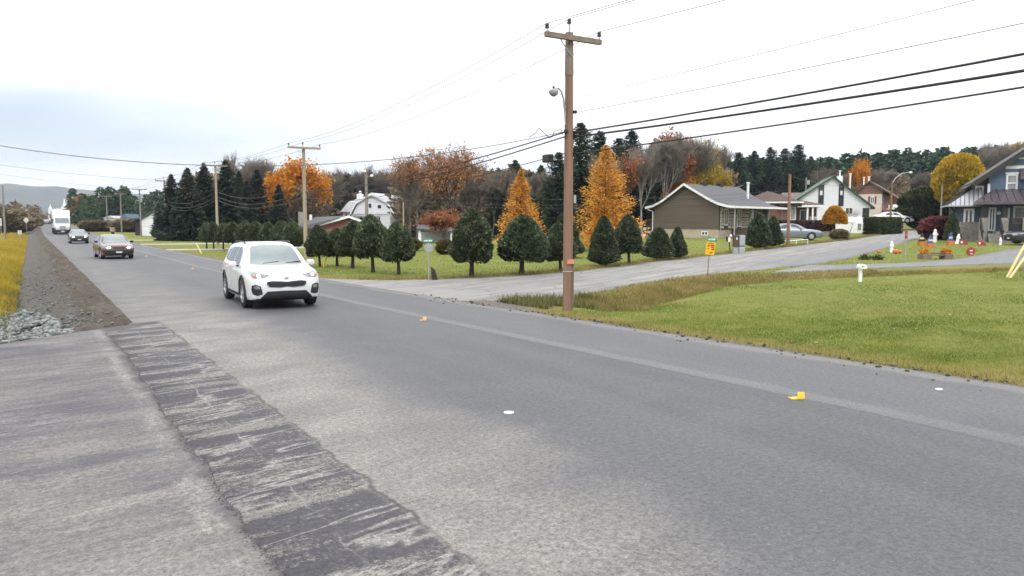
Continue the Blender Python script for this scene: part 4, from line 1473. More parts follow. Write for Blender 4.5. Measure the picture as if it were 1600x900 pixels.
# ------------------------------------------------------------------ houses
class Fr:
    """upright plane through (column px0, d0 metres ahead) running at angle phi to the view plane; measures on it"""
    def __init__(s, px0, d0, phi):
        s.px0, s.d0, s.c, s.s = px0, d0, math.cos(phi), math.sin(phi)
        s.phi = phi
        s.X0 = (px0 - 800) / FPX * d0
        s.p, s.q = PX(px0, d0)
        s.z0 = T1(s.p, s.q)

    def x(s, px):
        k = (px - 800) / FPX
        return (k * s.d0 - s.X0) / (s.c - k * s.s)

    def z(s, px, py):
        d = s.d0 + s.x(px) * s.s
        return ZY(py, d) - s.z0

    def root(s, name, label, cat='house', group=None):
        return thing(name, label, cat, (s.p, s.q, s.z0), -YAW + s.phi, group)


M_white = pm('white_paint', (.78, .78, .77), (.68, .68, .68), 3, .6)
M_wsid = pm('white_siding', (.70, .71, .73), (.60, .615, .64), 1.0, .65, .25, 14, stretch=(.3, .3, 6))
M_brown = pm('brown_siding', (.115, .088, .068), (.095, .072, .055), .8, .75, .4, 9, stretch=(.2, .2, 7))
M_beige = pm('beige_concrete', (.44, .37, .28), (.36, .30, .225), 1.5, .85, .2, 30)
M_shing = pm('grey_shingles', (.120, .120, .125), (.085, .085, .090), 5, .9, .5, 22, stretch=(1, 1, 2))
M_shingd = pm('dark_shingles', (.085, .088, .098), (.055, .057, .064), 5, .9, .5, 22)
M_shingb = pm('brown_shingles', (.115, .072, .058), (.075, .048, .040), 5, .9, .5, 22)
M_shingt = pm('taupe_shingles', (.175, .135, .115), (.125, .095, .082), 5, .9, .5, 22)
M_green = pm('green_metal_roof', (.035, .085, .045), (.025, .06, .035), 3, .5)
M_brick = pm('red_brick', (.235, .095, .065), (.165, .065, .048), 14, .9, .3, 40)
M_brick2 = pm('brown_brick', (.20, .105, .085), (.15, .075, .06), 14, .9, .3, 40)
M_stone = pm('pale_fieldstone', (.52, .46, .36), (.30, .26, .20), 5, .9, .6, 12)
M_mortar = pm('dark_mortar', (.07, .06, .05), (.05, .045, .04), 5, .95)
M_gstone = pm('grey_fieldstone', (.30, .28, .25), (.17, .155, .14), 5, .9, .6, 12)
M_blue = pm('blue_siding', (.100, .150, .215), (.082, .122, .18), 1.0, .7, .3, 10, stretch=(.2, .2, 6))
M_dkblue = pm('slate_siding', (.075, .092, .135), (.06, .075, .11), 1.0, .7, .3, 10, stretch=(.2, .2, 6))
M_black = pm('dark_trim', (.022, .020, .020), (.032, .028, .028), 3, .6)
M_pmetal = pm('porch_roof_metal', (.125, .105, .115), (.095, .08, .09), 2, .38, metal=.35)
M_lmetal = pm('light_roof_metal', (.42, .43, .45), (.34, .35, .37), 2, .38, metal=.35)
M_glass = pm('window_glass', (.030, .036, .042), (.055, .062, .07), 1.2, .08, spec=.6)
M_curt = pm('curtained_glass', (.34, .35, .36), (.16, .17, .18), 2.5, .15, spec=.6)
M_red = pm('red_deck', (.22, .045, .035), (.16, .035, .03), 3, .7)
M_cream = pm('cream_siding', (.62, .55, .46), (.55, .48, .40), 1, .75, .2, 10, stretch=(.2, .2, 6))
M_gable = pm('brown_gable_siding', (.21, .115, .070), (.16, .088, .055), 1, .75, .3, 10, stretch=(.2, .2, 6))
M_galv = pm('galvanised_metal', (.42, .43, .44), (.30, .31, .32), 4, .45, metal=.6)
M_concrete = pm('concrete', (.34, .33, .31), (.26, .25, .235), 3, .9, .4, 30)
M_wood = pm('weathered_wood', (.20, .155, .12), (.14, .105, .08), 4, .9, .3, 20, stretch=(1, 1, .15))
M_orroof = pm('orange_shingles', (.30, .13, .065), (.22, .095, .05), 5, .9, .4, 20)


def window(par, O, U, N, u0, u1, z0, z1, mf=None, nx=1, nz=1, fw=.07, glass=None, dp=.05, name='window'):
    """frame bars with their pane as child; O,U,N in the house's own frame (N points outwards)"""
    O, U, N = Vector(O), Vector(U).normalized(), Vector(N).normalized()
    mf = mf or M_white
    b = MB()
    Z = Vector((0, 0, 1))

    def slab(a0, a1, b0, b1, n0, n1):
        b.prism([(a0, b0), (a1, b0), (a1, b1), (a0, b1)], n0, n1, O, U, Z, N)
    slab(u0, u0 + fw, z0, z1, .004, dp)
    slab(u1 - fw, u1, z0, z1, .004, dp)
    slab(u0 + fw, u1 - fw, z1 - fw, z1, .004, dp)
    slab(u0 + fw, u1 - fw, z0, z0 + fw, .004, dp + .02)
    iw, ih = (u1 - u0 - 2 * fw), (z1 - z0 - 2 * fw)
    for i in range(1, nx):
        c_ = u0 + fw + iw * i / nx
        slab(c_ - fw * .4, c_ + fw * .4, z0 + fw, z1 - fw, .004, dp * .8)
    for i in range(1, nz):
        c_ = z0 + fw + ih * i / nz
        slab(u0 + fw, u1 - fw, c_ - fw * .35, c_ + fw * .35, .004, dp * .7)
    f = b.build(name, mf, par)
    MB().prism([(u0 + fw * .8, z0 + fw * .8), (u1 - fw * .8, z0 + fw * .8), (u1 - fw * .8, z1 - fw * .8), (u0 + fw * .8, z1 - fw * .8)], .003, .014, O, U, Z, N).build('pane', glass or M_glass, f)
    return f


def interp_prof(prof, x):
    return float(np.interp(x, [q[0] for q in prof], [q[1] for q in prof]))


def gabled(root, Wd, L, prof, mw, mr, zb=0.0, over=.35, th=.16, mfas=None, fw=.20, back=.35):
    """walls and roof from a roof-line profile (x,z) in front view; ridge runs back along y"""
    inner = [(x, z - .04) for x, z in prof if .02 < x < Wd - .02]
    pol = [(0, zb), (Wd, zb), (Wd, interp_prof(prof, Wd) - .04)] + inner[::-1] + [(0, interp_prof(prof, 0) - .04)]
    wl = MB().prism(pol, 0, L).build('wall', mw, root)
    b = MB()
    for (xa, za), (xb, zb_) in zip(prof[:-1], prof[1:]):
        b.prism([(xa, za), (xb, zb_), (xb, zb_ + th), (xa, za + th)], -over, L + back)
    rf = b.build('roof', mr, root)
    if mfas:
        b = MB()
        for (xa, za), (xb, zb_) in zip(prof[:-1], prof[1:]):
            b.prism([(xa, za - fw + th), (xb, zb_ - fw + th), (xb, zb_ + th + .02), (xa, za + th + .02)], -over - .05, -over - .004)
        (xa, za), (xb, zb_) = prof[0], prof[-1]
        b.b2(xa - .04, xa - .004, -over - .05, L + back, za - .06, za + th + .01)
        b.b2(xb + .004, xb + .04, -over - .05, L + back, zb_ - .06, zb_ + th + .01)
        b.build('fascia', mfas, root)
    return wl, rf


X_, Y_, NX_, NY_ = (1, 0, 0), (0, 1, 0), (-1, 0, 0), (0, -1, 0)

# --- brown bungalow with stone porch wall
f = Fr(1021, 79, R(-43))
h = f.root('brown_bungalow', 'brown sided bungalow with flared grey roof and stone porch wall')
Wd, L = f.x(1122), 10.8
ze = f.z(1021, 321)
zr = f.z(1075, 287) - .1
zb1 = f.z(1070, 357.5)
prof = [(-.75, ze - .28), (.2, ze - .08), (1.2, ze + .38), (Wd * .5, zr), (Wd - 1.0, ze + .52), (Wd + .1, ze + .02), (Wd + 1.0, ze - .22), (Wd + 1.9, ze - .32)]
gabled(h, Wd, L, prof, M_brown, M_shing, zb1, .45, .12, M_white, .20)
MB().b2(.02, Wd - .02, .06, L - .02, -.8, zb1 - .003).build('foundation', M_beige, h)
O = (0, 0.06, 0)
window(h, O, X_, NY_, f.x(1095), f.x(1105), f.z(1100, 368), f.z(1100, 361), None, 2, 1, .09)
# stone facing: separate stones set on the long side under the porch roof
sw = MB().b2(Wd - .05, Wd + .06, .05, L - .05, zb1 - .05, ze - .15).build('porch_wall', M_mortar, h)
rg = np.random.default_rng(3)
z = zb1
k = 0
stm = []
for _ in range(6):
    hb = MB().add([(-.5 + .1 * rg.random(), 0, -.5 + .12 * rg.random()), (.5 - .1 * rg.random(), 0, -.5 + .1 * rg.random()), (.5 - .12 * rg.random(), 0, .5 - .1 * rg.random()), (-.5 + .1 * rg.random(), 0, .5 - .12 * rg.random()),
                   (-.38, -1, -.36), (.38, -1, -.38), (.36, -1, .37), (-.37, -1, .36)],
                  [(0, 1, 5, 4), (1, 2, 6, 5), (2, 3, 7, 6), (3, 0, 4, 7), (4, 5, 6, 7), (0, 3, 2, 1)])
    q = hb.build('stone', M_stone)
    stm.append(q.data)
    bpy.data.objects.remove(q)
zz = zb1
while zz < ze - .35:
    rh = rg.uniform(.22, .38)
    yy = .1
    while yy < 9.2:
        rw = rg.uniform(.28, .62)
        if not (.85 < yy + rw / 2 < 1.75 or 3.6 < yy + rw / 2 < 4.5 or 6.4 < yy + rw / 2 < 7.8):
            st_ = link('stone', stm[rg.integers(0, 6)], sw)
            st_.location = (Wd + .062, yy + rw / 2, zz + rh / 2)
            st_.rotation_euler = (0, 0, math.pi / 2)
            st_.scale = (rw * .94, .07, rh * .92)
        yy += rw
    zz += rh
SO = (Wd + .06, 0, 0)
window(h, SO, Y_, X_, .9, 1.7, zb1 + .35, ze - .45, None, 2, 1, .09)
window(h, SO, Y_, X_, 3.65, 4.45, zb1 + .2, ze - .45, None, 2, 1, .09)
window(h, SO, Y_, X_, 6.5, 7.7, zb1 + .3, ze - .45, None, 2, 1, .09)
MB().b2(Wd + .07, Wd + 1.7, 2.6, L - .2, zb1 - .22, zb1 - .05).build('porch_floor', M_brown, h)
b = MB()
for yy in (.1, 3.8, 7.4, 10.5):
    b2 = MB().b2(Wd + 1.5, Wd + 1.6, yy, yy + .1, -.4, ze - .3).build('porch_post', M_galv, h)
MB().b2(Wd + .07, Wd + 1.6, 2.6, L - .2, -.8, zb1 - .23).build('porch_skirt', M_brown, h)
MB().tube([(-.6, -.3, ze - .3), (-.5, -.3, ze - .45), (-.1, -.08, ze - .6), (-.1, -.08, 0)], .05, 6).build('downspout', M_white, h)
MB().tube([(Wd + 1.6, -.3, ze - .35), (Wd + .5, -.15, ze - .5), (Wd + .25, -.1, ze - .8), (Wd + .25, -.1, -.3)], .05, 6).build('downspout', M_galv, h)
MB().lathe([(.13, zr - 1.8), (.13, zr + .35), (.2, zr + .36), (.2, zr + .46), (.12, zr + .5)], (Wd * .82, 8.6, 0), 10).build('chimney_pipe', M_white, h, True)
MB().b2(Wd * .5 - .3, Wd * .5 + .25, 3.2, 3.8, zr + .05, zr + .34).build('roof_vent', M_black, h)
MB().b2(Wd * .5 - .3, Wd * .5 + .25, 6.6, 7.2, zr + .05, zr + .34).build('roof_vent', M_black, h)

# shed behind it on the left
f2 = Fr(1000, 86, R(-20))
h = f2.root('garden_shed', 'small dark shed with orange roof behind the brown bungalow', 'shed')
Wd = f2.x(1026)
gabled(h, Wd, 3, [(-.2, f2.z(1000, 348)), (Wd + .4, f2.z(1020, 341) + .1)], M_brown, M_orroof, -.3, .2, .1)
MB().b2(.35, 1.1, -.04, -.003, 0, 1.6).build('door', M_black, h)

# --- brick house with brown hip roof
f = Fr(1165, 92, R(-12))
h = f.root('brick_house', 'brown brick house with brown hip roof and white porch posts')
Wd, L = f.x(1243), 9.0
ze = f.z(1200, 318)
MB().b2(0, Wd, 0, L, -.6, ze).build('wall', M_brick2, h)


def hip(root, x0, x1, y0, y1, z0, z1, mt, name='roof', inset=None):
    w2 = (y1 - y0) / 2 if inset is None else inset
    m1, m2 = x0 + w2, x1 - w2
    if m1 > m2:
        m1 = m2 = (x0 + x1) / 2
    ym = (y0 + y1) / 2
    v = [(x0, y0, z0), (x1, y0, z0), (x1, y1, z0), (x0, y1, z0), (m1, ym, z1), (m2, ym, z1), (x0, y0, z0 - .18), (x1, y0, z0 - .18), (x1, y1, z0 - .18), (x0, y1, z0 - .18)]
    fs_ = [(0, 1, 5, 4), (1, 2, 5), (2, 3, 4, 5), (3, 0, 4), (0, 6, 7, 1), (1, 7, 8, 2), (2, 8, 9, 3), (3, 9, 6, 0), (6, 9, 8, 7)]
    return MB().add(v, fs_).build(name, mt, root)


hip(h, -.6, Wd + .6, -.6, L + .6, ze + .2, f.z(1203, 296), M_shingb)
MB().b2(-.65, Wd + .65, -.66, -.60, ze + .02, ze + .20).build('fascia', M_white, h)
# porch wing on the right
xw = f.x(1285)
ze2 = f.z(1262, 322)
MB().b2(Wd + .003, xw - .6, 1.2, 6.5, -.6, ze2 - .1).build('wall', M_brick2, h)
MB().add([(Wd - 2.0, -.9, ze2 + .08), (xw + .2, -.9, ze2 + .08), (xw + .2, 7, ze2 + .08), (Wd - 2, 7, ze2 + .08), (Wd - 2.4, 2.6, f.z(1235, 305)), (f.x(1262), 2.8, f.z(1262, 313))],
         [(0, 1, 5, 4), (1, 2, 5), (2, 3, 4, 5), (3, 0, 4), (0, 3, 2, 1)]).build('roof', M_shingb, h)
MB().b2(Wd + .4, xw + .22, -.96, -.90, ze2 - .12, ze2 + .09).build('fascia', M_white, h)
for px in (1258, 1266, 1274):
    x = f.x(px)
    MB().b2(x - .09, x + .09, -.8, -.62, -.6, ze2 - .02).build('porch_post', M_white, h)
window(h, (0, 0, 0), X_, NY_, f.x(1194), f.x(1198.5), f.z(1196, 333), f.z(1196, 320), None, 1, 1, .08)
window(h, (0, 0, 0), X_, NY_, f.x(1243.4) - .8, f.x(1243.4) - .15, f.z(1246, 344), f.z(1246, 323), None, 1, 1, .1, M_curt)
window(h, (0, 1.2, 0), X_, NY_, Wd + .5, Wd + 1.3, .3, ze2 - .4, None, 1, 2, .1)
MB().b2(Wd + 1.6, Wd + 2.4, 1.12, 1.19, 0, 2.05).build('door', M_white, h)

# --- white house with steep green roof
f = Fr(1246, 110, R(-14))
h = f.root('white_gable_house', 'tall white house with steep green roof and dark window bands')
Wd, L = f.x(1357), 9.5
zl, zr_, za = f.z(1248, 311), f.z(1357, 324), f.z(1297, 277)
xa = f.x(1297)
gabled(h, Wd, L, [(-.4, zl - .25), (xa, za), (Wd + .5, zr_ - .2)], M_wsid, M_green, -1.0, .4, .20, M_green, .22)
for px0, px1, pt, pb in ((1275.5, 1284, 289, 322), (1307, 1315, 288, 322)):
    x0, x1 = f.x(px0), f.x(px1)
    wdn = window(h, (0, 0, 0), X_, NY_, x0, x1, f.z(px0, pb), f.z(px0, pt), M_black, 1, 3, .08, dp=.06)
    MB().b2(x0 + .2, x1 - .2, -.075, -.062, f.z(px0, 305), f.z(px0, 298)).build('shade', M_wsid, wdn)
MB().b2(f.x(1345), Wd - .12, -.03, -.004, f.z(1350, 340), f.z(1350, 325)).build('entry_shade_panel', M_black, h)  # flat black panel stands in for shade inside the entrance recess
window(h, (0, 0, 0), X_, NY_, f.x(1318), f.x(1330), f.z(1324, 335), f.z(1324, 324), None, 2, 1, .1)
MB().b2(xa + 1.1, xa + 1.8, 3.0, 3.8, za - 1.2, za + .35).build('chimney', M_white, h)
MB().lathe([(.1, za + .36), (.1, za + 1.0), (.17, za + 1.01), (.15, za + 1.15)], (xa + 1.45, 3.4, 0), 8).build('chimney_pipe', M_white, h)
MB().lathe([(.12, za - 1.8), (.12, za + .8), (.2, za + .82), (.2, za + 1.0)], (Wd * .86, 8.5, 0), 8).build('chimney_pipe', M_white, h)

# low taupe roof between the two
f = Fr(1222, 128, R(-10))
h = f.root('far_garage', 'low house with taupe roof behind the brick house', 'house')
Wd = f.x(1262)
MB().b2(0, Wd, 0, 6, -.5, f.z(1240, 312)).build('wall', M_cream, h)
MB().add([(-.4, -.5, f.z(1222, 312)), (Wd + .5, -.5, f.z(1262, 312)), (Wd + .2, 3, f.z(1255, 300)), (.2, 3, f.z(1225, 300)), (-.4, 6.5, f.z(1222, 312)), (Wd + .5, 6.5, f.z(1262, 312))],
         [(0, 1, 2, 3), (3, 2, 5, 4), (0, 3, 4), (1, 5, 2), (0, 4, 5, 1)]).build('roof', M_shingt, h)

# --- hill house with red deck
f = Fr(1336, 124, R(-30))
h = f.root('hill_house', 'cream and brown hillside house with taupe roof and red deck')
Wd, L = f.x(1375), 15.0
ze, za = f.z(1340, 304), f.z(1353, 284)
zg = f.z(1355, 303)
prof = [(-.7, ze - .1), (Wd * .47, za), (Wd + 2.0, f.z(1375, 304) - .5)]
gabled(h, Wd, L, prof, M_gable, M_shingt, zg, .5, .18, M_brown, .22)
MB().b2(.03, Wd - .03, .05, L - .05, -1.0, zg - .003).build('wall', M_cream, h)
window(h, (0, .05, 0), X_, NY_, f.x(1356.5), f.x(1363), f.z(1360, 318), f.z(1360, 307), None, 2, 1, .1)
for px in (1354.6, 1364.4):
    MB().b2(f.x(px) - .15, f.x(px) + .15, .01, .046, f.z(px, 318.5), f.z(px, 306.5)).build('shutter', M_red, h)
SO = (Wd, 0, 0)
window(h, SO, Y_, X_, 4.6, 7.4, zg - 2.3, zg - .35, None, 2, 1, .12)
window(h, SO, Y_, X_, 9.6, 11.2, zg - 2.2, zg - .35, None, 1, 1, .12)
window(h, SO, Y_, X_, .9, 2.0, zg - 2.2, zg - .35, None, 1, 1, .12)
MB().b2(Wd + .003, Wd + 1.9, -.2, 6.0, zg - 2.75, zg - 2.6).build('deck', M_red, h)
b = MB()
for i in range(30):
    b.b2(Wd + 1.82, Wd + 1.86, -.2 + i * .21, -.12 + i * .21, zg - 2.6, zg - 1.62)
for i in range(9):
    b.b2(Wd + .05 + i * .21, Wd + .13 + i * .21, -.2, -.16, zg - 2.6, zg - 1.62)
b.b2(Wd + 1.80, Wd + 1.9, -.22, 6.1, zg - 1.62, zg - 1.55)
b.b2(Wd, Wd + 1.79, -.22, -.12, zg - 1.62, zg - 1.55)
b.build('railing', M_red, h)
for yy in (0, 3, 6, 9, 14.6):
    MB().b2(Wd + 1.7, Wd + 1.8, yy - .12, yy, -1, zg - .35).build('porch_post', M_white if yy > 6 else M_red, h)
MB().lathe([(.13, za - 1), (.13, za + 1.0), (.2, za + 1.01), (.2, za + 1.15)], (Wd * .3, 5.5, 0), 8).build('chimney_pipe', M_white, h)
MB().lathe([(.1, za - 1), (.1, za + .7), (.16, za + .71), (.16, za + .85)], (Wd * .2, 1.5, 0), 8).build('chimney_pipe', M_white, h)

# --- blue house with porch, at the right edge
f = Fr(1489, 60, R(-25))
h = f.root('blue_house', 'blue two-storey house with dark gable roof and stone porch')
fx, fz = f.x, f.z
xr = fx(1700)
GY = -1.9                                          # porch stands this far in front of the main wall
xm = fx(1539)
# main block
ax = fx(1652)
za = fz(1652, 196)
slope = (fz(1600, 232) - fz(1540, 272)) / (fx(1600) - fx(1540))
ax = xm + (xr - xm) / 2
za = fz(1540, 272) + slope * (ax - xm)
prof = [(xm - 1.1, fz(1540, 272) - slope * 1.1), (ax, za), (xr + 1.1, fz(1540, 272) - slope * 1.1)]
pol = [(xm, -.5), (xr, -.5), (xr, interp_prof(prof, xr) - .06), (ax, za - .06), (xm, interp_prof(prof, xm) - .06)]
MB().prism(pol, 0, 8).build('wall', M_blue, h)
b = MB()
for (xa_, za_), (xb_, zb_) in zip(prof[:-1], prof[1:]):
    b.prism([(xa_, za_), (xb_, zb_), (xb_, zb_ + .2), (xa_, za_ + .2)], -.75, 8.5)
b.build('roof', M_black, h)
b = MB()
for (xa_, za_), (xb_, zb_) in zip(prof[:-1], prof[1:]):
    b.prism([(xa_, za_ - .22), (xb_, zb_ - .22), (xb_, zb_ + .23), (xa_, za_ + .23)], -.82, -.755)
b.build('fascia', M_black, h)
MB().b2(fx(1564), xr - 1.2, -.05, -.004, fz(1575, 264), fz(1575, 259)).build('frieze_board', M_white, h)
MB().b2(fx(1583), xr - 2.0, -.05, -.004, fz(1590, 248.5), fz(1590, 246)).build('frieze_board', M_white, h)
window(h, (0, 0, 0), X_, NY_, fx(1565.5), fx(1584), fz(1575, 300), fz(1575, 272), None, 1, 2, .13, M_curt)
MB().b2(fx(1564), fx(1585.5), -.09, -.004, fz(1575, 272) + .003, fz(1575, 269.5)).build('window_head', M_white, h)
# little roof over the next window on the right
MB().add([(fx(1586), -.9, fz(1590, 281)), (xr - .5, -.9, fz(1590, 281)), (xr - .5, -.01, fz(1595, 262)), (fx(1586), -.01, fz(1595, 262)), (fx(1586), -.01, fz(1590, 282)), (xr - .5, -.01, fz(1590, 282))],
         [(0, 1, 2, 3), (0, 3, 4), (1, 5, 2), (0, 4, 5, 1), (3, 2, 5, 4)]).build('hood_roof', M_pmetal, h)
# corner boards
MB().b2(xm - .06, xm + .10, -.03, -.003, fz(1540, 308), fz(1540, 287)).build('corner_board', M_white, h)
# left bay of the upper floor
x0, x1 = fx(1515), xm - .004
MB().prism([(x0, fz(1515, 322)), (x1, fz(1515, 322)), (x1, fz(1535, 279)), (x0, fz(1515, 292))], .5, 5).build('wall', M_dkblue, h)
MB().prism([(x0 - .5, fz(1515, 294) - .1), (x1 + .3, fz(1538, 272)), (x1 + .3, fz(1538, 272) + .16), (x0 - .5, fz(1515, 294) + .06)], -.1, 5.4).build('roof', M_black, h)
window(h, (0, .5, 0), X_, NY_, fx(1519.5), fx(1533), fz(1526, 311), fz(1526, 290), None, 1, 2, .12)
# single-storey wing with light standing-seam roof
MB().b2(0, xm - .005, .3, 5.2, -.5, fz(1500, 320.5)).build('wall', M_dkblue, h)
ex0, ex1 = fx(1475), fx(1530)
e0, e1 = fz(1480, 321), fz(1513, 295)
tx = fx(1512)
rf = MB().add([(ex0, -.5, e0), (ex1, -.5, e0), (x0 - .02, .45, e1), (x0 - .02, 5.0, e1), (ex0, 5.6, e0), (ex1, -.5, e0 - .1), (ex0, -.5, e0 - .1), (ex0, 5.6, e0 - .1), (ex1, .45, e1)],
              [(0, 1, 8, 2), (0, 2, 3, 4), (0, 6, 5, 1), (0, 4, 7, 6)]).build('roof', M_lmetal, h)
for i in range(9):
    t = i / 8
    xa_ = ex0 + (ex1 - ex0) * t
    MB().bar((xa_, -.52, e0 + .02), (xa_ + (x0 - ex0) * (.80 if i else 1.0) * 1.0 if i == 0 else min(xa_ + .05, ex1), .43, e1 + .02), .035, .05).build('seam', M_black, rf)
for i in range(1, 7):
    yb = -.5 + 6.1 * i / 7
    MB().bar((ex0, yb, e0 + .02), (x0 - .03, .45 + 4.5 * i / 7, e1 + .02), .035, .05).build('seam', M_black, rf)
window(h, (0, .3, 0), X_, NY_, fx(1503), fx(1519.5), fz(1510, 353.5), fz(1510, 326), None, 2, 1, .14)
MB().b2(-.06, fx(1531), .12, .297, -.5, fz(1490, 347)).build('stone_base', M_gstone, h)
MB().bar((fx(1481), -.2, e0 - .12), (.0, .28, fz(1490, 331)), .08, .08).build('bracket', M_black, h)
# porch
pe = fz(1520, 316)
pt_ = fz(1556, 301)
px0, px1 = fx(1516), xr
pr = MB().add([(px0, GY - .5, pe), (px1, GY - .5, pe), (px1, -.01, pt_ + .25), (px0 + 1.3, -.01, pt_ + .25), (px0, GY - .5, pe - .22), (px1, GY - .5, pe - .22), (px1, -.01, pe - .22), (px0, -.01, pe - .22), (px0, .2, pe)],
              [(0, 1, 2, 3), (0, 3, 8), (0, 4, 5, 1), (1, 5, 6, 2), (4, 7, 6, 5), (0, 8, 7, 4)]).build('porch_roof', M_pmetal, h)
n = 15
for i in range(1, n):
    xa_ = px0 + (px1 - px0) * i / n
    kk = min(1.0, (xa_ - px0) / 1.3)
    MB().bar((xa_, GY - .51, pe + .02), (xa_, GY - .5 + (.49 - GY) * kk, pe + (pt_ + .25 - pe) * kk + .02), .03, .05).build('seam', M_black, pr)
pf = fz(1560, 361)
fl = MB().b2(fx(1549), px1, GY, -.01, pf - .18, pf).build('porch_floor', M_concrete, h)
MB().b2(fx(1551), px1, GY + .1, -.01, -.5, pf - .19).build('porch_skirt', M_black, h)
for px in (1529, 1560.5, 1594):
    xa_ = fx(px)
    MB().b2(xa_ - .17, xa_ + .17, GY - .05, GY + .29, pf + 1.0, pe - .23).build('porch_column', M_black, h)
    MB().b2(xa_ - .25, xa_ + .25, GY - .13, GY + .37, -.5, pf + .995).build('stone_pier', M_gstone, h)
# doors and windows behind the porch
window(h, (0, 0, 0), X_, NY_, fx(1541), fx(1553), pf, fz(1545, 324), None, 2, 1, .12)
window(h, (0, 0, 0), X_, NY_, fx(1566), fx(1574), fz(1570, 347), fz(1570, 325), None, 1, 2, .12)
window(h, (0, 0, 0), X_, NY_, fx(1579), fx(1603), fz(1590, 350), fz(1590, 322), None, 1, 1, .13, M_curt)
MB().lathe([(.14, -.05), (.14, -.01)], (fx(1557), 0, fz(1557, 333)), 14, 'y').build('wall_plaque', M_white, h)
# steps and rails
sx0, sx1 = fx(1531), fx(1557)
b = MB()
for i in range(6):
    b.b2(sx0 + .2, sx1 - .1, GY - 1.9 + i * .31, GY - .01 + .0 * i, -.5 + 0 * i, pf - .17 * (6 - i))
b.build('steps', M_gstone, h)
for px, xx in ((1518, sx0 - .3), (1548, sx1 - .15)):
    MB().b2(xx - .3, xx + .28, GY - 2.1, GY - .15, -.5, pf - .75).build('stone_pier', M_gstone, h)
    rl = MB().bar((xx, GY - 1.95, pf + .0), (xx, GY - .1, pf + .95), .09, .09).build('stair_rail', M_black, h)
    bb = MB()
    for i in range(7):
        yy = GY - 1.8 + i * .27
        zt = pf + .02 + (.95) * (yy - GY + 1.95) / 1.85
        bb.b2(xx - .025, xx + .025, yy - .025, yy + .025, zt - .75, zt - .04)
    bb.build('balusters', M_black, rl)
rl = MB().b2(fx(1564), fx(1591), GY + .06, GY + .16, pf + .86, pf + .95).build('porch_rail', M_black, h)
bb = MB()
for i in range(14):
    xx = fx(1564) + (fx(1591) - fx(1564)) * (i + .5) / 14
    bb.b2(xx - .03, xx + .03, GY + .08, GY + .14, pf + .08, pf + .857)
bb.build('balusters', M_black, rl)
MB().b2(fx(1556), fx(1612), GY - 2.4, GY - 1.9, -.4, fz(1575, 374)).build('garden_wall', M_gstone, h)

# --- brick bungalow behind the cedars
f = Fr(466, 100, R(12))
h = f.root('red_brick_bungalow', 'red brick bungalow with low grey roof and white chimney behind cedars')
fx, fz = f.x, f.z
Wd = fx(567)
xg = fx(490)
prof = [(xg - .3, fz(490, 355)), (fx(546), fz(546, 338.5)), (Wd + .4, fz(567, 348))]
gabled(h, Wd, 9, prof, M_brick, M_shing, -.8, .6, .14, M_white, .30)
MB().add([(-.5, -.9, fz(466, 356)), (xg, -.9, fz(490, 355)), (fx(544), -.6, fz(546, 338.5) + .12), (fx(493), 5, fz(493, 338.5)), (-.5, 5, fz(470, 352)), (-.5, -.9, fz(466, 356) - .15), (xg, -.9, fz(490, 355) - .15)],
         [(0, 1, 2, 3), (0, 3, 4), (0, 5, 6, 1)]).build('roof', M_shing, h)
MB().b2(.8, xg - .02, .6, 8, -.8, fz(480, 357)).build('wall', M_beige, h)
for px in (466.5,):
    MB().b2(fx(px), fx(px) + .35, -.7, -.35, -1, fz(470, 357)).build('porch_post', M_white, h)
MB().b2(fx(466), fx(475), 2, 3.0, 1, fz(470, 331)).build('chimney', M_concrete, h)
MB().b2(fx(483), fx(487), 3, 3.6, 1, fz(485, 335)).build('chimney', M_white, h)
window(h, (0, 0, 0), X_, NY_, xg + .5, xg + 1.6, 0.1, 1.6, None, 2, 1, .1)
window(h, (0, 0, 0), X_, NY_, fx(530), fx(550), 0.3, 1.7, None, 2, 1, .1)

# --- white gambrel house
f = Fr(531, 150, R(-16))
h = f.root('gambrel_house', 'white gambrel-roofed house with chimney behind the brick bungalow')
fx, fz = f.x, f.z
x0 = fx(553)
Wd = fx(614) - x0
sh = fz(553, 333)
zt = fz(585, 303)
zk = fz(560, 316)
hx = x0
wl = MB().prism([(hx, -1.5), (hx + Wd, -1.5), (hx + Wd, sh), (hx + Wd * .87, sh + (zk - sh) * .95), (hx + Wd * .5, zt), (hx + Wd * .13, sh + (zk - sh) * .95), (hx, sh)], 0, 9).build('wall', M_wsid, h)
gp_ = [(hx - .5, sh - .15), (hx + Wd * .11, sh + (zk - sh)), (hx + Wd * .5, zt + .06), (hx + Wd * .89, sh + (zk - sh)), (hx + Wd + .5, sh - .15)]
b = MB()
for (xa_, za_), (xb_, zb_) in zip(gp_[:-1], gp_[1:]):
    b.prism([(xa_, za_), (xb_, zb_), (xb_, zb_ + .16), (xa_, za_ + .16)], -.35, 9.3)
b.build('roof', M_lmetal, h)
b = MB()
for (xa_, za_), (xb_, zb_) in zip(gp_[:-1], gp_[1:]):
    b.prism([(xa_, za_ - .3), (xb_, zb_ - .3), (xb_, zb_ + .2), (xa_, za_ + .2)], -.42, -.355)
b.build('fascia', M_white, h)
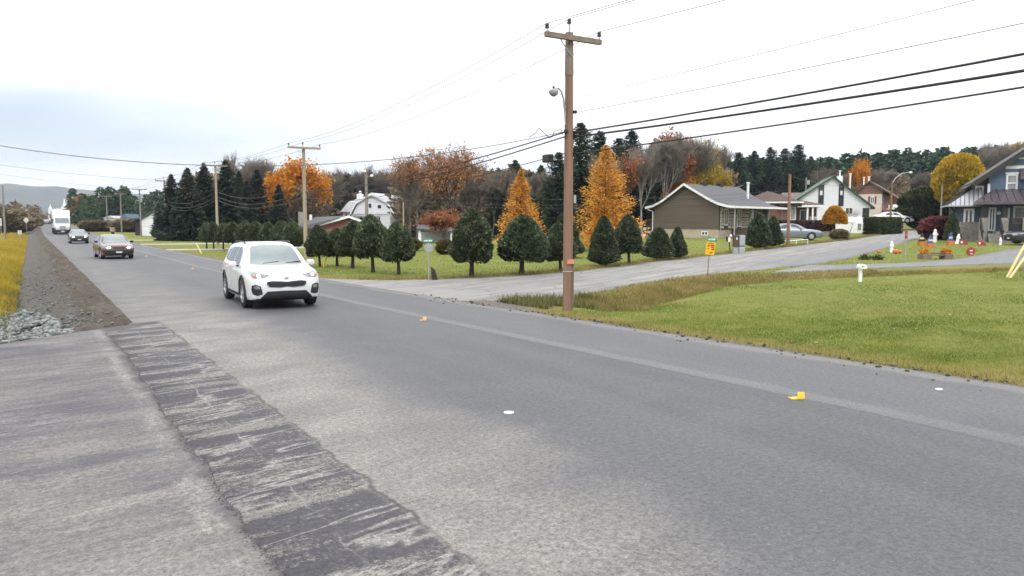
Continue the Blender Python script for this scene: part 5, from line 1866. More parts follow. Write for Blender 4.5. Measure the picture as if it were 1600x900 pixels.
# cross wing to the left with its own slope
MB().b2(fx(531), hx - .01, 1.5, 7.5, -1.5, fz(540, 331)).build('wall', M_wsid, h)
MB().add([(fx(529), .9, fz(530, 331)), (hx, .9, fz(553, 331)), (hx + 1.5, 1.8, fz(556, 315)), (fx(539), 1.8, fz(540, 315)), (fx(545), 4.4, fz(550, 309)), (hx + 3, 4.4, fz(560, 303)), (fx(529), 8, fz(530, 331)), (fx(539), 7, fz(540, 315))],
         [(0, 1, 2, 3), (3, 2, 5, 4), (0, 3, 7, 6), (3, 4, 7)]).build('roof', M_lmetal, h)
MB().b2(hx - .6, hx + Wd + .7, -1.2, -.36, sh - .35, sh - .16).build('eave', M_lmetal, h)
MB().b2(fx(547.5), fx(554), 3, 4.2, 3, fz(550, 302)).build('chimney', M_white, h)
MB().lathe([(.3, fz(550, 302)), (.25, fz(550, 298)), (.1, fz(550, 297))], (fx(551), 3.6, 0), 8).build('chimney_pot', M_white, h)
window(h, (0, 0, 0), X_, NY_, fx(576), fx(583), fz(580, 326), fz(580, 317), None, 1, 1, .15)
window(h, (0, 0, 0), X_, NY_, fx(590), fx(598), fz(594, 327), fz(594, 319), None, 1, 1, .15)
for px in (534, 541, 547):
    window(h, (0, 1.5, 0), X_, NY_, fx(px), fx(px + 5), fz(540, 340), fz(540, 333), None, 1, 1, .15)
for px in (562, 576, 592):
    window(h, (0, 0, 0), X_, NY_, fx(px), fx(px + 7), fz(580, 347), fz(580, 338), None, 1, 1, .15)
MB().b2(hx + Wd - 1.6, hx + Wd + .5, -2.0, -.01, -1.5, fz(600, 338)).build('porch', M_wsid, h)

# --- dark-roofed house behind the left cedars
f = Fr(382, 108, R(8))
h = f.root('dark_roof_house', 'low house with dark roof and white chimney behind the left cedars')
fx, fz = f.x, f.z
Wd = fx(436)
MB().b2(.4, Wd - .4, 0, 6, -.8, fz(400, 347)).build('wall', M_wsid, h)
MB().add([(-.4, -.5, fz(382, 347)), (Wd, -.5, fz(430, 348)), (Wd - 1, 3.2, fz(430, 337.5)), (fx(390), 3.2, fz(390, 337.5)), (-.4, 7, fz(382, 347)), (Wd, 7, fz(430, 348))],
         [(0, 1, 2, 3), (3, 2, 5, 4), (0, 3, 4), (1, 5, 2), (0, 4, 5, 1)]).build('roof', M_shingd, h)
MB().b2(fx(385), fx(393), 1.5, 2.3, 0, fz(390, 329)).build('chimney', M_white, h)
window(h, (0, 0, 0), X_, NY_, fx(395), fx(405), .4, 1.5, None, 2, 1, .1)

# --- white garage behind the maple
f = Fr(655, 72, R(5))
h = f.root('white_carport', 'low white carport behind the large maple', 'carport')
fx, fz = f.x, f.z
Wd = fx(728)
MB().add([(-.2, -.3, fz(660, 357)), (Wd + .2, -.3, fz(728, 362)), (Wd + .2, 4, fz(728, 358)), (-.2, 4, fz(660, 351)), (-.2, -.3, fz(660, 357) - .15), (Wd + .2, -.3, fz(728, 362) - .15), (Wd + .2, 4, fz(728, 358) - .15), (-.2, 4, fz(660, 351) - .15)],
         [(0, 1, 2, 3), (4, 7, 6, 5), (0, 4, 5, 1), (1, 5, 6, 2), (2, 6, 7, 3), (3, 7, 4, 0)]).build('roof', M_shingd, h)
for px in (656, 706, 716, 726):
    MB().b2(fx(px) - .12, fx(px) + .12, -.1, .1, -.3, fz(px, 360)).build('post', M_white, h)
MB().b2(0, Wd, 3.6, 3.8, -.3, fz(700, 363)).build('wall', M_wsid, h)

# --- small white house far left
f = Fr(222, 128, R(-14))
h = f.root('white_cottage', 'small white cottage with dark steep roof beyond the poles')
fx, fz = f.x, f.z
Wd = fx(257)
xa_ = fx(251)
MB().prism([(0, -.8), (Wd, -.8), (Wd, fz(257, 334)), (xa_, fz(251, 327.5)), (0, fz(228, 344))], 0, 7).build('wall', M_wsid, h)
MB().prism([(-2.2, fz(212, 344)), (.3, fz(224, 342.5)), (xa_, fz(251, 327)), (xa_, fz(251, 325)), (.2, fz(224, 340)), (-2.2, fz(212, 342.5))], -.3, 7.3).build('roof', M_shingd, h)
MB().prism([(xa_, fz(251, 327)), (Wd + .3, fz(257, 335)), (Wd + .3, fz(257, 333)), (xa_, fz(251, 325))], -.3, 7.3).build('roof', M_shingd, h)
window(h, (0, 0, 0), X_, NY_, fx(244), fx(248), fz(246, 340), fz(246, 335), None, 1, 1, .08)
window(h, (0, 0, 0), X_, NY_, fx(242), fx(247.5), fz(246, 354), fz(246, 347), None, 1, 1, .08)
MB().b2(-2.0, -.01, 1, 6, -.8, fz(215, 344)).build('porch', M_black, h)

# small white and blue buildings under the far trees
f = Fr(165, 175, R(0))
h = f.root('far_white_house', 'tiny far white house under the dark trees left of the cottage')
MB().b2(0, f.x(182), 0, 5, -.5, f.z(170, 341)).build('wall', M_wsid, h)
MB().prism([(-.4, f.z(165, 341)), (f.x(174), f.z(174, 337)), (f.x(183), f.z(183, 341))], -.3, 5.3).build('roof', M_lmetal, h)
window(h, (0, 0, 0), X_, NY_, f.x(170), f.x(175), f.z(172, 346), f.z(172, 343), None, 1, 1, .1)
f = Fr(193, 160, R(0))
h = f.root('far_blue_house', 'tiny far blue-white house between the far poles')
MB().b2(0, f.x(202), 0, 5, -.5, f.z(197, 341)).build('wall', M_wsid, h)
MB().prism([(-.3, f.z(193, 341)), (f.x(198), f.z(198, 334)), (f.x(203), f.z(203, 341))], -.3, 5.3).build('roof', M_blue, h)
window(h, (0, 0, 0), X_, NY_, f.x(195), f.x(199), f.z(197, 347), f.z(197, 343), None, 1, 1, .1)

# --- far church
f = Fr(80, 520, R(0))
h = f.root('white_church', 'far white church with two pointed spires above the truck', 'church')
fx, fz = f.x, f.z
x0, x1 = fx(80), fx(106)
MB().prism([(x0, -4), (x1, -4), (x1, fz(100, 329)), (x0, fz(82, 329))], 0, 14).build('wall', M_wsid, h)
MB().add([(x0 - .5, -.5, fz(80, 329)), (x1 + .5, -.5, fz(106, 329)), (x1 - 1, 7, fz(104, 325.5)), (x0 + 1, 7, fz(82, 325.5)), (x0 - .5, 14.5, fz(80, 329)), (x1 + .5, 14.5, fz(106, 329))],
         [(0, 1, 2, 3), (3, 2, 5, 4), (0, 3, 4), (1, 5, 2)]).build('roof', M_lmetal, h)
for px, tp, wd in ((82.5, 319, 1.0), (104, 310, 1.5)):
    x = fx(px)
    zt = fz(px, tp)
    zb = fz(px, 329)
    st = MB().b2(x - wd, x + wd, -1, -1 + 2 * wd, -4, zb + (zt - zb) * .35).build('tower', M_wsid, h)
    MB().lathe([(wd * .9, zb + (zt - zb) * .36), (wd * .5, zb + (zt - zb) * .6), (.06, zt)], (x, -1 + wd, 0), 8).build('spire', M_white, st)

# --- white fabric car shelter
f = Fr(1303, 88, R(-8))
h = f.root('fabric_car_shelter', 'white fabric car shelter with arched window beside the green-roofed house', 'shelter')
fx, fz = f.x, f.z
Wd = fx(1347)
he = fz(1330, 347)
ht = fz(1340, 338.5)
b = MB()
# ridge runs along x; rounded section in y
n = 9
sec = []
for i in range(n + 1):
    a = math.pi * i / n
    sec.append((1.6 - 1.6 * math.cos(a), he + (ht - he) * math.sin(a)))
sec = [(0, -.6)] + sec + [(3.2, -.6)]
b.prism(sec, 0, Wd, (0, 0, 0), (0, 1, 0), (0, 0, 1), (1, 0, 0)).build('cover', M_white, h)
window(h, (0, 0, 0), X_, NY_, fx(1338), fx(1344), he - .95, he - .15, M_wsid, 3, 2, .04, dp=.02)
MB().b2(Wd + .003, Wd + .03, .25, 2.95, -.5, he - .05).build('doorway_shade', M_black, h)  # black sheet on the closed end paints the shaded inside of the shelter
MB().b2(Wd + .032, Wd + .09, 1.35, 1.6, -.5, he + .1).build('door_flap', M_white, h)
MB().b2(Wd + .032, Wd + .09, -.02, .24, -.5, he).build('door_flap', M_white, h)
# ------------------------------------------------------------------ vehicles
M_tyre = pm('tyre_rubber', (.018, .018, .019), (.028, .027, .026), 8, .85)
M_rim = pm('alloy_rim', (.45, .46, .47), (.32, .33, .34), 5, .35, metal=.7)
M_chrome = pm('chrome', (.70, .71, .72), (.6, .6, .62), 5, .15, metal=1.0)
M_plast = pm('black_plastic', (.014, .014, .015), (.022, .022, .023), 6, .55)
M_grille = pm('black_grille', (.010, .010, .011), (.020, .020, .021), 40, .4)
M_well = pm('wheel_well', (.008, .008, .008), (.012, .012, .012), 4, .95)
M_cglass = pm('car_glass', (.12, .15, .155), (.20, .235, .235), .8, .04, spec=.8)  # pale base paints in sky reflection and the interior seen through the glass
M_sglass = pm('dark_car_glass', (.028, .033, .036), (.05, .058, .06), .8, .05, spec=.7)
M_lampg = pm('lamp_glass', (.26, .27, .29), (.12, .125, .135), 9, .08, spec=.8, coat=.6)
M_lit = pm('lit_headlamp', (1.0, .93, .80), (1.0, .93, .80), 2, .3, emit=6.0)
M_amber = pm('amber_lamp', (.55, .13, .05), (.45, .10, .04), 9, .2)
M_tail = pm('red_lamp', (.35, .015, .012), (.25, .012, .01), 9, .2)
M_plate = pm('number_plate', (.62, .64, .68), (.5, .52, .56), 20, .5)


M_sgl2 = pm('tinted_car_glass', (.07, .085, .095), (.11, .125, .135), .8, .05, spec=.7)


def paint(name, c, c2=None, metal=0.0):
    return pm(name, c, c2 or tuple(k * .93 for k in c), 1.2, .32, coat=.7, metal=metal, spec=.5)


def pchip(xk, yk, x):
    xk, yk, x = np.array(xk, float), np.array(yk, float), np.asarray(x, float)
    h_ = np.diff(xk)
    dl = np.diff(yk) / h_
    m = np.zeros_like(yk)
    for i in range(1, len(xk) - 1):
        if dl[i - 1] * dl[i] > 0:
            w1, w2 = 2 * h_[i] + h_[i - 1], h_[i] + 2 * h_[i - 1]
            m[i] = (w1 + w2) / (w1 / dl[i - 1] + w2 / dl[i])
    m[0], m[-1] = dl[0], dl[-1]
    i = np.clip(np.searchsorted(xk, x) - 1, 0, len(h_) - 1)
    t = (x - xk[i]) / h_[i]
    return ((1 + 2 * t) * (1 - t) ** 2) * yk[i] + t * (1 - t) ** 2 * h_[i] * m[i] + t * t * (3 - 2 * t) * yk[i + 1] + t * t * (t - 1) * h_[i] * m[i + 1]


SUV = dict(L=4.48, wb=(.93, 3.60), wr=.355, tw=.235, track=.80,
           top=([0, .02, .06, .14, .30, .70, 1.02, 1.12, 1.45, 1.80, 2.05, 2.5, 3.0, 3.6, 4.02, 4.12, 4.28, 4.40, 4.46, 4.48],
                [.66, .76, .86, .935, .985, 1.045, 1.085, 1.12, 1.35, 1.535, 1.60, 1.635, 1.635, 1.60, 1.545, 1.47, 1.22, 1.02, .90, .72]),
           belt=([0, .03, .10, .30, .8, 1.1, 2, 3, 3.8, 4.2, 4.4, 4.48], [.62, .70, .79, .87, .94, .98, 1.01, 1.05, 1.09, 1.0, .86, .66]),
           bot=([0, .05, .25, .6, 3.9, 4.3, 4.48], [.36, .27, .22, .20, .20, .28, .42]),
           wid=([0, .03, .10, .22, .45, .8, 1.5, 3.0, 3.8, 4.2, 4.4, 4.48], [.60, .70, .80, .865, .905, .92, .925, .925, .915, .88, .82, .70]),
           roofw=.60, hmax=1.635)
SEDAN = dict(L=4.75, wb=(.95, 3.72), wr=.32, tw=.21, track=.76,
             top=([0, .02, .06, .16, .35, .8, 1.22, 1.34, 1.7, 2.05, 2.35, 2.8, 3.2, 3.6, 3.95, 4.1, 4.5, 4.66, 4.73, 4.75],
                  [.58, .66, .74, .80, .845, .915, .955, .98, 1.18, 1.34, 1.40, 1.425, 1.41, 1.33, 1.13, 1.055, 1.03, .98, .86, .66]),
             belt=([0, .03, .10, .35, .9, 1.3, 2, 3, 3.8, 4.4, 4.66, 4.75], [.54, .60, .67, .75, .84, .88, .91, .94, .96, .92, .82, .60]),
             bot=([0, .05, .25, .6, 4.1, 4.5, 4.75], [.32, .24, .20, .18, .18, .24, .36]),
             wid=([0, .03, .10, .24, .5, .9, 1.6, 3.0, 3.9, 4.4, 4.66, 4.75], [.58, .67, .76, .83, .87, .885, .89, .89, .88, .85, .77, .65]),
             roofw=.56, hmax=1.425)


def car_shell(sp, ns=64):
    L = sp['L']
    t = np.unique(np.concatenate([L * (1 - np.cos(np.linspace(0, math.pi, ns))) / 2, [.01, .03, L - .01]]))
    top, belt, bot, wid = (pchip(*sp[k], t) for k in ('top', 'belt', 'bot', 'wid'))
    hm = sp['hmax']
    rows = []
    for i in range(len(t)):
        w2, zb, zt, zl = wid[i], belt[i], top[i], bot[i]
        cab = np.clip((zt - zb - .12) / (hm - 1.0 - .12), 0, 1)
        cabin = sstep(0, .45, cab)
        f = np.clip((zt - zb) / (hm - np.interp(t[i], sp['belt'][0], sp['belt'][1])), 0, 1)
        wr_ = (w2 * .90) * (1 - f) + sp['roofw'] * f
        pts = [(0, zl), (w2 * .80, zl), (w2 * .95, zl + .04), (w2 * .985, zl + .14), (w2 * .99, zl + (zb - zl) * .45), (w2 * 1.0, zl + (zb - zl) * .62), (w2 * .995, zl + (zb - zl) * .80), (w2 * .975, zb - .03), (w2 * .945, zb)]
        ta = np.linspace(0, math.pi / 2, 11)[1:]
        hood = [(w2 * .945 * math.cos(a) ** .75, zb + (zt - zb) * math.sin(a) ** .9) for a in ta]
        wb_ = w2 * .945
        zr_ = zt - .05
        cb = [(wb_ * .985, zb + .02)] + [(wb_ * .985 + (wr_ + .02 - wb_ * .985) * k, zb + .02 + (zr_ - zb - .02) * (k ** .96)) for k in (.33, .66, .97)] + \
             [(wr_ * .975, zt - .028), (wr_ * .88, zt - .014), (wr_ * .70, zt - .006), (wr_ * .45, zt - .002), (wr_ * .2, zt), (0, zt)]
        pts += [(h_[0] * (1 - cabin) + c_[0] * cabin, h_[1] * (1 - cabin) + c_[1] * cabin) for h_, c_ in zip(hood, cb)]
        pts[-1] = (0, pts[-1][1])
        rows.append(pts)
    k = len(rows[0])
    bm = bmesh.new()
    V = []
    for i, r in enumerate(rows):
        ring = [bm.verts.new((L / 2 - t[i], y, z)) for y, z in r] + [bm.verts.new((L / 2 - t[i], -y, z)) for y, z in r[-2:0:-1]]
        V.append(ring)
    n = len(V[0])
    for i in range(len(V) - 1):
        for j in range(n):
            bm.faces.new((V[i][j], V[i][(j + 1) % n], V[i + 1][(j + 1) % n], V[i + 1][j]))
    bm.faces.new(V[0])
    bm.faces.new(V[-1][::-1])
    bmesh.ops.recalc_face_normals(bm, faces=bm.faces)
    return bm


def conform(bvh, outline, axis, off, th, name, mt, parent, step=.05, sgn=1, start=5.0, smooth=True):
    """panel with a 2-D outline laid on the shell: axis 'x' looks from the front (outline y,z), 'y' from the side (x,z), 'z' from above (x,y)"""
    bm = bmesh.new()
    vs_ = [bm.verts.new((a, b, 0)) for a, b in outline]
    bm.faces.new(vs_)
    a0, a1 = min(a for a, b in outline), max(a for a, b in outline)
    b0, b1 = min(b for a, b in outline), max(b for a, b in outline)
    for lo, hi, nrm in ((a0, a1, (1, 0, 0)), (b0, b1, (0, 1, 0))):
        m = int((hi - lo) / step)
        for q in range(1, m + 1):
            c = lo + (hi - lo) * q / (m + 1)
            co_ = (c, 0, 0) if nrm[0] else (0, c, 0)
            bmesh.ops.bisect_plane(bm, geom=bm.verts[:] + bm.edges[:] + bm.faces[:], plane_co=co_, plane_no=nrm)
    hits = {}
    for v in bm.verts:
        a, b, _ = v.co
        if axis == 'x':
            o_, d = Vector((start * sgn, a, b)), Vector((-sgn, 0, 0))
        elif axis == 'y':
            o_, d = Vector((a, start * sgn, b)), Vector((0, -sgn, 0))
        else:
            o_, d = Vector((a, b, start)), Vector((0, 0, -1))
        loc, nrm, idx, dist = bvh.ray_cast(o_, d)
        if loc is None:
            loc, nrm, idx, dist = bvh.find_nearest(o_ + d * (start - 1.0))
        if nrm.dot(d) > 0:
            nrm = -nrm
        hits[v] = (loc, nrm)
    for v, (loc, nrm) in hits.items():
        v.co = loc + nrm * off
    r = bmesh.ops.extrude_face_region(bm, geom=bm.faces[:])
    nv = [e for e in r['geom'] if isinstance(e, bmesh.types.BMVert)]
    # push the extruded copy inwards
    src = list(hits.items())
    for v in nv:
        best = min(src, key=lambda q: (q[0].co - v.co).length_squared)
        v.co = v.co - best[1][1] * (th + off)
    bmesh.ops.recalc_face_normals(bm, faces=bm.faces)
    me_ = bpy.data.meshes.new(name)
    bm.to_mesh(me_)
    bm.free()
    me_.materials.append(mt)
    if smooth:
        me_.polygons.foreach_set('use_smooth', np.ones(len(me_.polygons), bool))
        me_.set_sharp_from_angle(angle=R(50))
    return link(name, me_, parent)


def wheel(root, x, y, r, w_, mt_rim=None):
    sgn = 1 if y > 0 else -1
    prof = [(r * .62, -w_ / 2), (r * .90, -w_ / 2), (r * .985, -w_ * .40), (r, -w_ * .25), (r, w_ * .25), (r * .985, w_ * .40), (r * .90, w_ / 2), (r * .66, w_ / 2), (r * .64, w_ * .30)]
    prof = [(a, b * sgn) for a, b in prof]
    t = MB().lathe(prof, (x, y, r), 28, 'y').build('wheel', M_tyre, root, True)
    yo = y + sgn * w_ * .34
    b = MB()
    b.lathe([(r * .60, 0), (r * .65, 0), (r * .655, sgn * .03), (r * .60, sgn * .035), (r * .59, sgn * .01)], (x, yo, r), 28, 'y')
    for k in range(5):
        a = 2 * math.pi * k / 5 + .3
        ca, sa = math.cos(a), math.sin(a)
        b.bar((x + ca * r * .10, yo + sgn * .022, r + sa * r * .10), (x + ca * r * .62, yo + sgn * .018, r + sa * r * .62), r * .20, .022, up=(0, 1, 0))
    b.lathe([(r * .17, 0), (r * .17, sgn * .035), (r * .10, sgn * .045)], (x, yo, r), 14, 'y')
    b.build('rim', mt_rim or M_rim, t, True)
    MB().lathe([(r * .58, 0), (r * .58, sgn * .004)], (x, yo - sgn * .03, r), 20, 'y').build('brake_disc', M_well, t)
    return t


def mir(o):
    return [(-a, b) for a, b in o][::-1]


_shells = {}


def car_body(sp, key, mt, root):
    """shell with wheel arches cut; returns body object and a BVH of the uncut shell"""
    if key not in _shells:
        bm = car_shell(sp)
        bvh = BVHTree.FromBMesh(bm)
        me_ = bpy.data.meshes.new('body')
        bm.to_mesh(me_)
        bm.free()
        o_ = link('body', me_)
        cut = MB()
        for q in sp['wb']:
            for sgn in (1, -1):
                yc = sp['track']
                cut.lathe([(sp['wr'] + .055, -.27), (sp['wr'] + .055, .35)], (sp['L'] / 2 - q, sgn * (yc + .05), sp['wr'] + .01), 28, 'y')
        c_ = cut.build('cutter', mt)
        md = o_.modifiers.new('b', 'BOOLEAN')
        md.operation = 'DIFFERENCE'
        md.solver = 'EXACT'
        md.object = c_
        dg = bpy.context.evaluated_depsgraph_get()
        me2 = bpy.data.meshes.new_from_object(o_.evaluated_get(dg))
        bpy.data.objects.remove(o_)
        bpy.data.objects.remove(c_)
        me2.polygons.foreach_set('use_smooth', np.ones(len(me2.polygons), bool))
        me2.set_sharp_from_angle(angle=R(35))
        me2.materials.clear()
        _shells[key] = (me2, bvh)
    me2, bvh = _shells[key]
    m3 = me2.copy()
    m3.materials.clear()
    m3.materials.append(mt)
    return link('body', m3, root), bvh


def suv(label, px, d, heading, group=None):
    sp = SUV
    L = sp['L']
    p, s = PX(px, d)
    root = thing('white_suv', label, 'suv', (p, s, T1(p, s) + .032), heading, group)
    M = paint('white_car_paint', (.62, .62, .625), (.595, .595, .60))
    body, bvh = car_body(sp, 'suv', M, root)
    X = lambda t: L / 2 - t
    # glass
    ws = [(-.66, 1.085), (-.40, 1.075), (0, 1.07), (.40, 1.075), (.66, 1.085), (.63, 1.20), (.555, 1.47), (.50, 1.53), (.3, 1.555), (0, 1.56), (-.3, 1.555), (-.50, 1.53), (-.555, 1.47), (-.63, 1.20)]
    conform(bvh, ws, 'x', .005, .01, 'windshield', M_cglass, root, .06)
    MBm = MB()
    for yy in (-.35, .22):
        MBm.bar((X(1.06), yy, 1.105), (X(1.16), yy + .42, 1.145), .02, .02)
    MBm.build('wiper', M_plast, root)
    for sg_ in (1, -1):
        fd = [(X(1.62), 1.055), (X(2.42), 1.075), (X(2.42), 1.50), (X(2.12), 1.505), (X(1.80), 1.36)]
        rd = [(X(2.50), 1.077), (X(3.38), 1.115), (X(3.32), 1.475), (X(2.50), 1.50)]
        qd = [(X(3.46), 1.12), (X(3.86), 1.19), (X(3.74), 1.40), (X(3.42), 1.455)]
        for o_ in (fd, rd, qd):
            conform(bvh, o_, 'y', .005, .01, 'side_window', M_sgl2, root, .08, sg_)
        # dark strip along sills and arches
        conform(bvh, [(X(1.36), .20), (X(3.15), .20), (X(3.15), .345), (X(1.36), .345)], 'y', .012, .01, 'sill_cladding', M_plast, root, .1, sg_)
        for q in sp['wb']:
            n = 18
            a0, a1 = -.25, math.pi + .25
            ro, ri = sp['wr'] + .115, sp['wr'] + .052
            cz = sp['wr'] + .01
            for kk in range(6):
                aa = [a0 + (a1 - a0) * (kk + u) / 6 for u in (0, .34, .67, 1.0)]
                seg = [(X(q) + ro * math.cos(a), cz + ro * math.sin(a)) for a in aa] + [(X(q) + ri * math.cos(a), cz + ri * math.sin(a)) for a in aa[::-1]]
                seg = [(a, max(b, .22)) for a, b in seg]
                conform(bvh, seg, 'y', .010, .012, 'arch_trim', M_plast, root, .3, sg_)
        # door seams and handle
        for tt in (2.46, 1.42, 3.42):
            conform(bvh, [(X(tt) - .004, .40), (X(tt) + .004, .40), (X(tt) + .004, 1.04), (X(tt) - .004, 1.04)], 'y', .002, .004, 'door_seam', M_plast, root, .1, sg_)
        for tt in (2.28, 3.22):
            conform(bvh, [(X(tt) - .10, .925), (X(tt) + .10, .925), (X(tt) + .10, .96), (X(tt) - .10, .96)], 'y', .028, .02, 'door_handle', M, root, .08, sg_)
        sm = [(X(.30), .60), (X(1.04), .735), (X(1.04), .745), (X(.30), .61)]
        sm = [(a, b_ * sg_) for a, b_ in sm]
        conform(bvh, sm if sg_ > 0 else sm[::-1], 'z', .002, .004, 'hood_seam', M_plast, root, .1)
        # mirror
        mm = MB()
        mm.box((X(1.66), sg_ * 1.02, 1.075), (.15, .22, .155))
        mo = mm.build('mirror', M, root, True, .045)
        MB().bar((X(1.66), sg_ * .86, 1.03), (X(1.66), sg_ * .96, 1.04), .07, .05).build('mirror_stalk', M_plast, mo)
        # headlamps: long tapered lens swept back along the wing
        hl = [(.40, .855), (.52, .80), (.70, .775), (.80, .80), (.835, .90), (.82, .985), (.74, .945), (.60, .895)]
        hl = [(a * sg_, b) for a, b in hl]
        lo = conform(bvh, hl if sg_ > 0 else hl[::-1], 'x', .008, .02, 'headlight', M_lampg, root, .05)
        am = [(.70, .80), (.765, .805), (.79, .85), (.73, .85)]
        am = [(a * sg_, b) for a, b in am]
        conform(bvh, am if sg_ > 0 else am[::-1], 'x', .012, .01, 'turn_signal', M_amber, lo, .05)
        ring = [(.66 + .05 * math.cos(a), .845 + .045 * math.sin(a)) for a in np.linspace(0, 6.283, 12, endpoint=False)]
        ring = [(a * sg_, b) for a, b in ring]
        conform(bvh, ring if sg_ > 0 else ring[::-1], 'x', .013, .01, 'projector', M_chrome, lo, .2)
        # fog lamp pockets
        fg = [(.585, .40), (.70, .36), (.80, .40), (.825, .50), (.815, .615), (.735, .64), (.63, .60), (.60, .50)]
        fg = [(a * sg_, b) for a, b in fg]
        fo = conform(bvh, fg if sg_ > 0 else fg[::-1], 'x', .008, .02, 'fog_lamp_pocket', M_plast, root, .05)
        fl = [(.64, .53), (.74, .52), (.78, .58), (.72, .615), (.655, .59)]
        fl = [(a * sg_, b) for a, b in fl]
        conform(bvh, fl if sg_ > 0 else fl[::-1], 'x', .014, .015, 'fog_lamp', M_lampg, fo, .06)
        tl = [(.55, 1.0), (.82, .98), (.84, 1.08), (.56, 1.08)]
        tl = [(a * sg_, b) for a, b in tl]
        conform(bvh, tl if sg_ > 0 else tl[::-1], 'x', .008, .02, 'tail_light', M_tail, root, .06, -1)
        MB().tube([(X(2.1), sg_ * .585, 1.60), (X(2.3), sg_ * .60, 1.645), (X(3.4), sg_ * .59, 1.64), (X(3.7), sg_ * .57, 1.60)], .017, 6).build('roof_rail', M_plast, root, True)
        for q in sp['wb']:
            wheel(root, X(q), sg_ * sp['track'], sp['wr'], sp['tw'])
    # grille with pinched middle and bright surround
    gr = [(-.40, .575), (-.15, .56), (0, .575), (.15, .56), (.40, .575), (.485, .64), (.475, .695), (.36, .715), (.12, .70), (0, .685), (-.12, .70), (-.36, .715), (-.475, .695), (-.485, .64)]
    sr = [(a * 1.065, .638 + (b - .638) * 1.28) for a, b in gr]
    conform(bvh, sr, 'x', .006, .02, 'grille_surround', M_chrome, root, .06)
    go = conform(bvh, gr, 'x', .012, .02, 'grille', M_grille, root, .05)
    # lower intake and skid plate
    li = [(-.70, .225), (.70, .225), (.58, .36), (.47, .465), (-.47, .465), (-.58, .36)]
    conform(bvh, li, 'x', .010, .02, 'lower_intake', M_plast, root, .06)
    conform(bvh, [(-.86, .20), (.86, .20), (.86, .285), (.5, .27), (-.5, .27), (-.86, .285)], 'x', .006, .02, 'chin_cladding', M_plast, root, .07)
    conform(bvh, [(-.15, .475), (.15, .475), (.15, .535), (-.15, .535)], 'x', .02, .02, 'number_plate', M_plate, root, .08)
    em = [(.062 * math.cos(a), .775 + .032 * math.sin(a)) for a in np.linspace(0, 6.283, 16, endpoint=False)]
    eo = conform(bvh, em, 'x', .010, .01, 'emblem', M_chrome, root, .2)
    em = [(.050 * math.cos(a), .775 + .022 * math.sin(a)) for a in np.linspace(0, 6.283, 16, endpoint=False)]
    conform(bvh, em, 'x', .013, .01, 'emblem_field', M_plast, eo, .2)
    cu = bpy.data.curves.new('emblem_lettering', 'FONT')
    cu.body = 'KIA'
    cu.size = .036
    cu.align_x, cu.align_y = 'CENTER', 'CENTER'
    cu.extrude = .002
    to = bpy.data.objects.new('emblem_lettering', cu)
    dg = bpy.context.evaluated_depsgraph_get()
    col.objects.link(to)
    me_ = bpy.data.meshes.new_from_object(to.evaluated_get(bpy.context.evaluated_depsgraph_get()))
    bpy.data.objects.remove(to)
    me_.materials.append(M_chrome)
    to = link('emblem_lettering', me_, eo)
    hit = bvh.ray_cast(Vector((5, 0, .775)), Vector((-1, 0, 0)))[0]
    to.location = (hit.x + .016, 0, .775)
    to.rotation_euler = (R(68), 0, R(90))
    MB().b2(X(4.15), X(.35), -.66, .66, .23, .5).build('underbody', M_well, root)
    return root


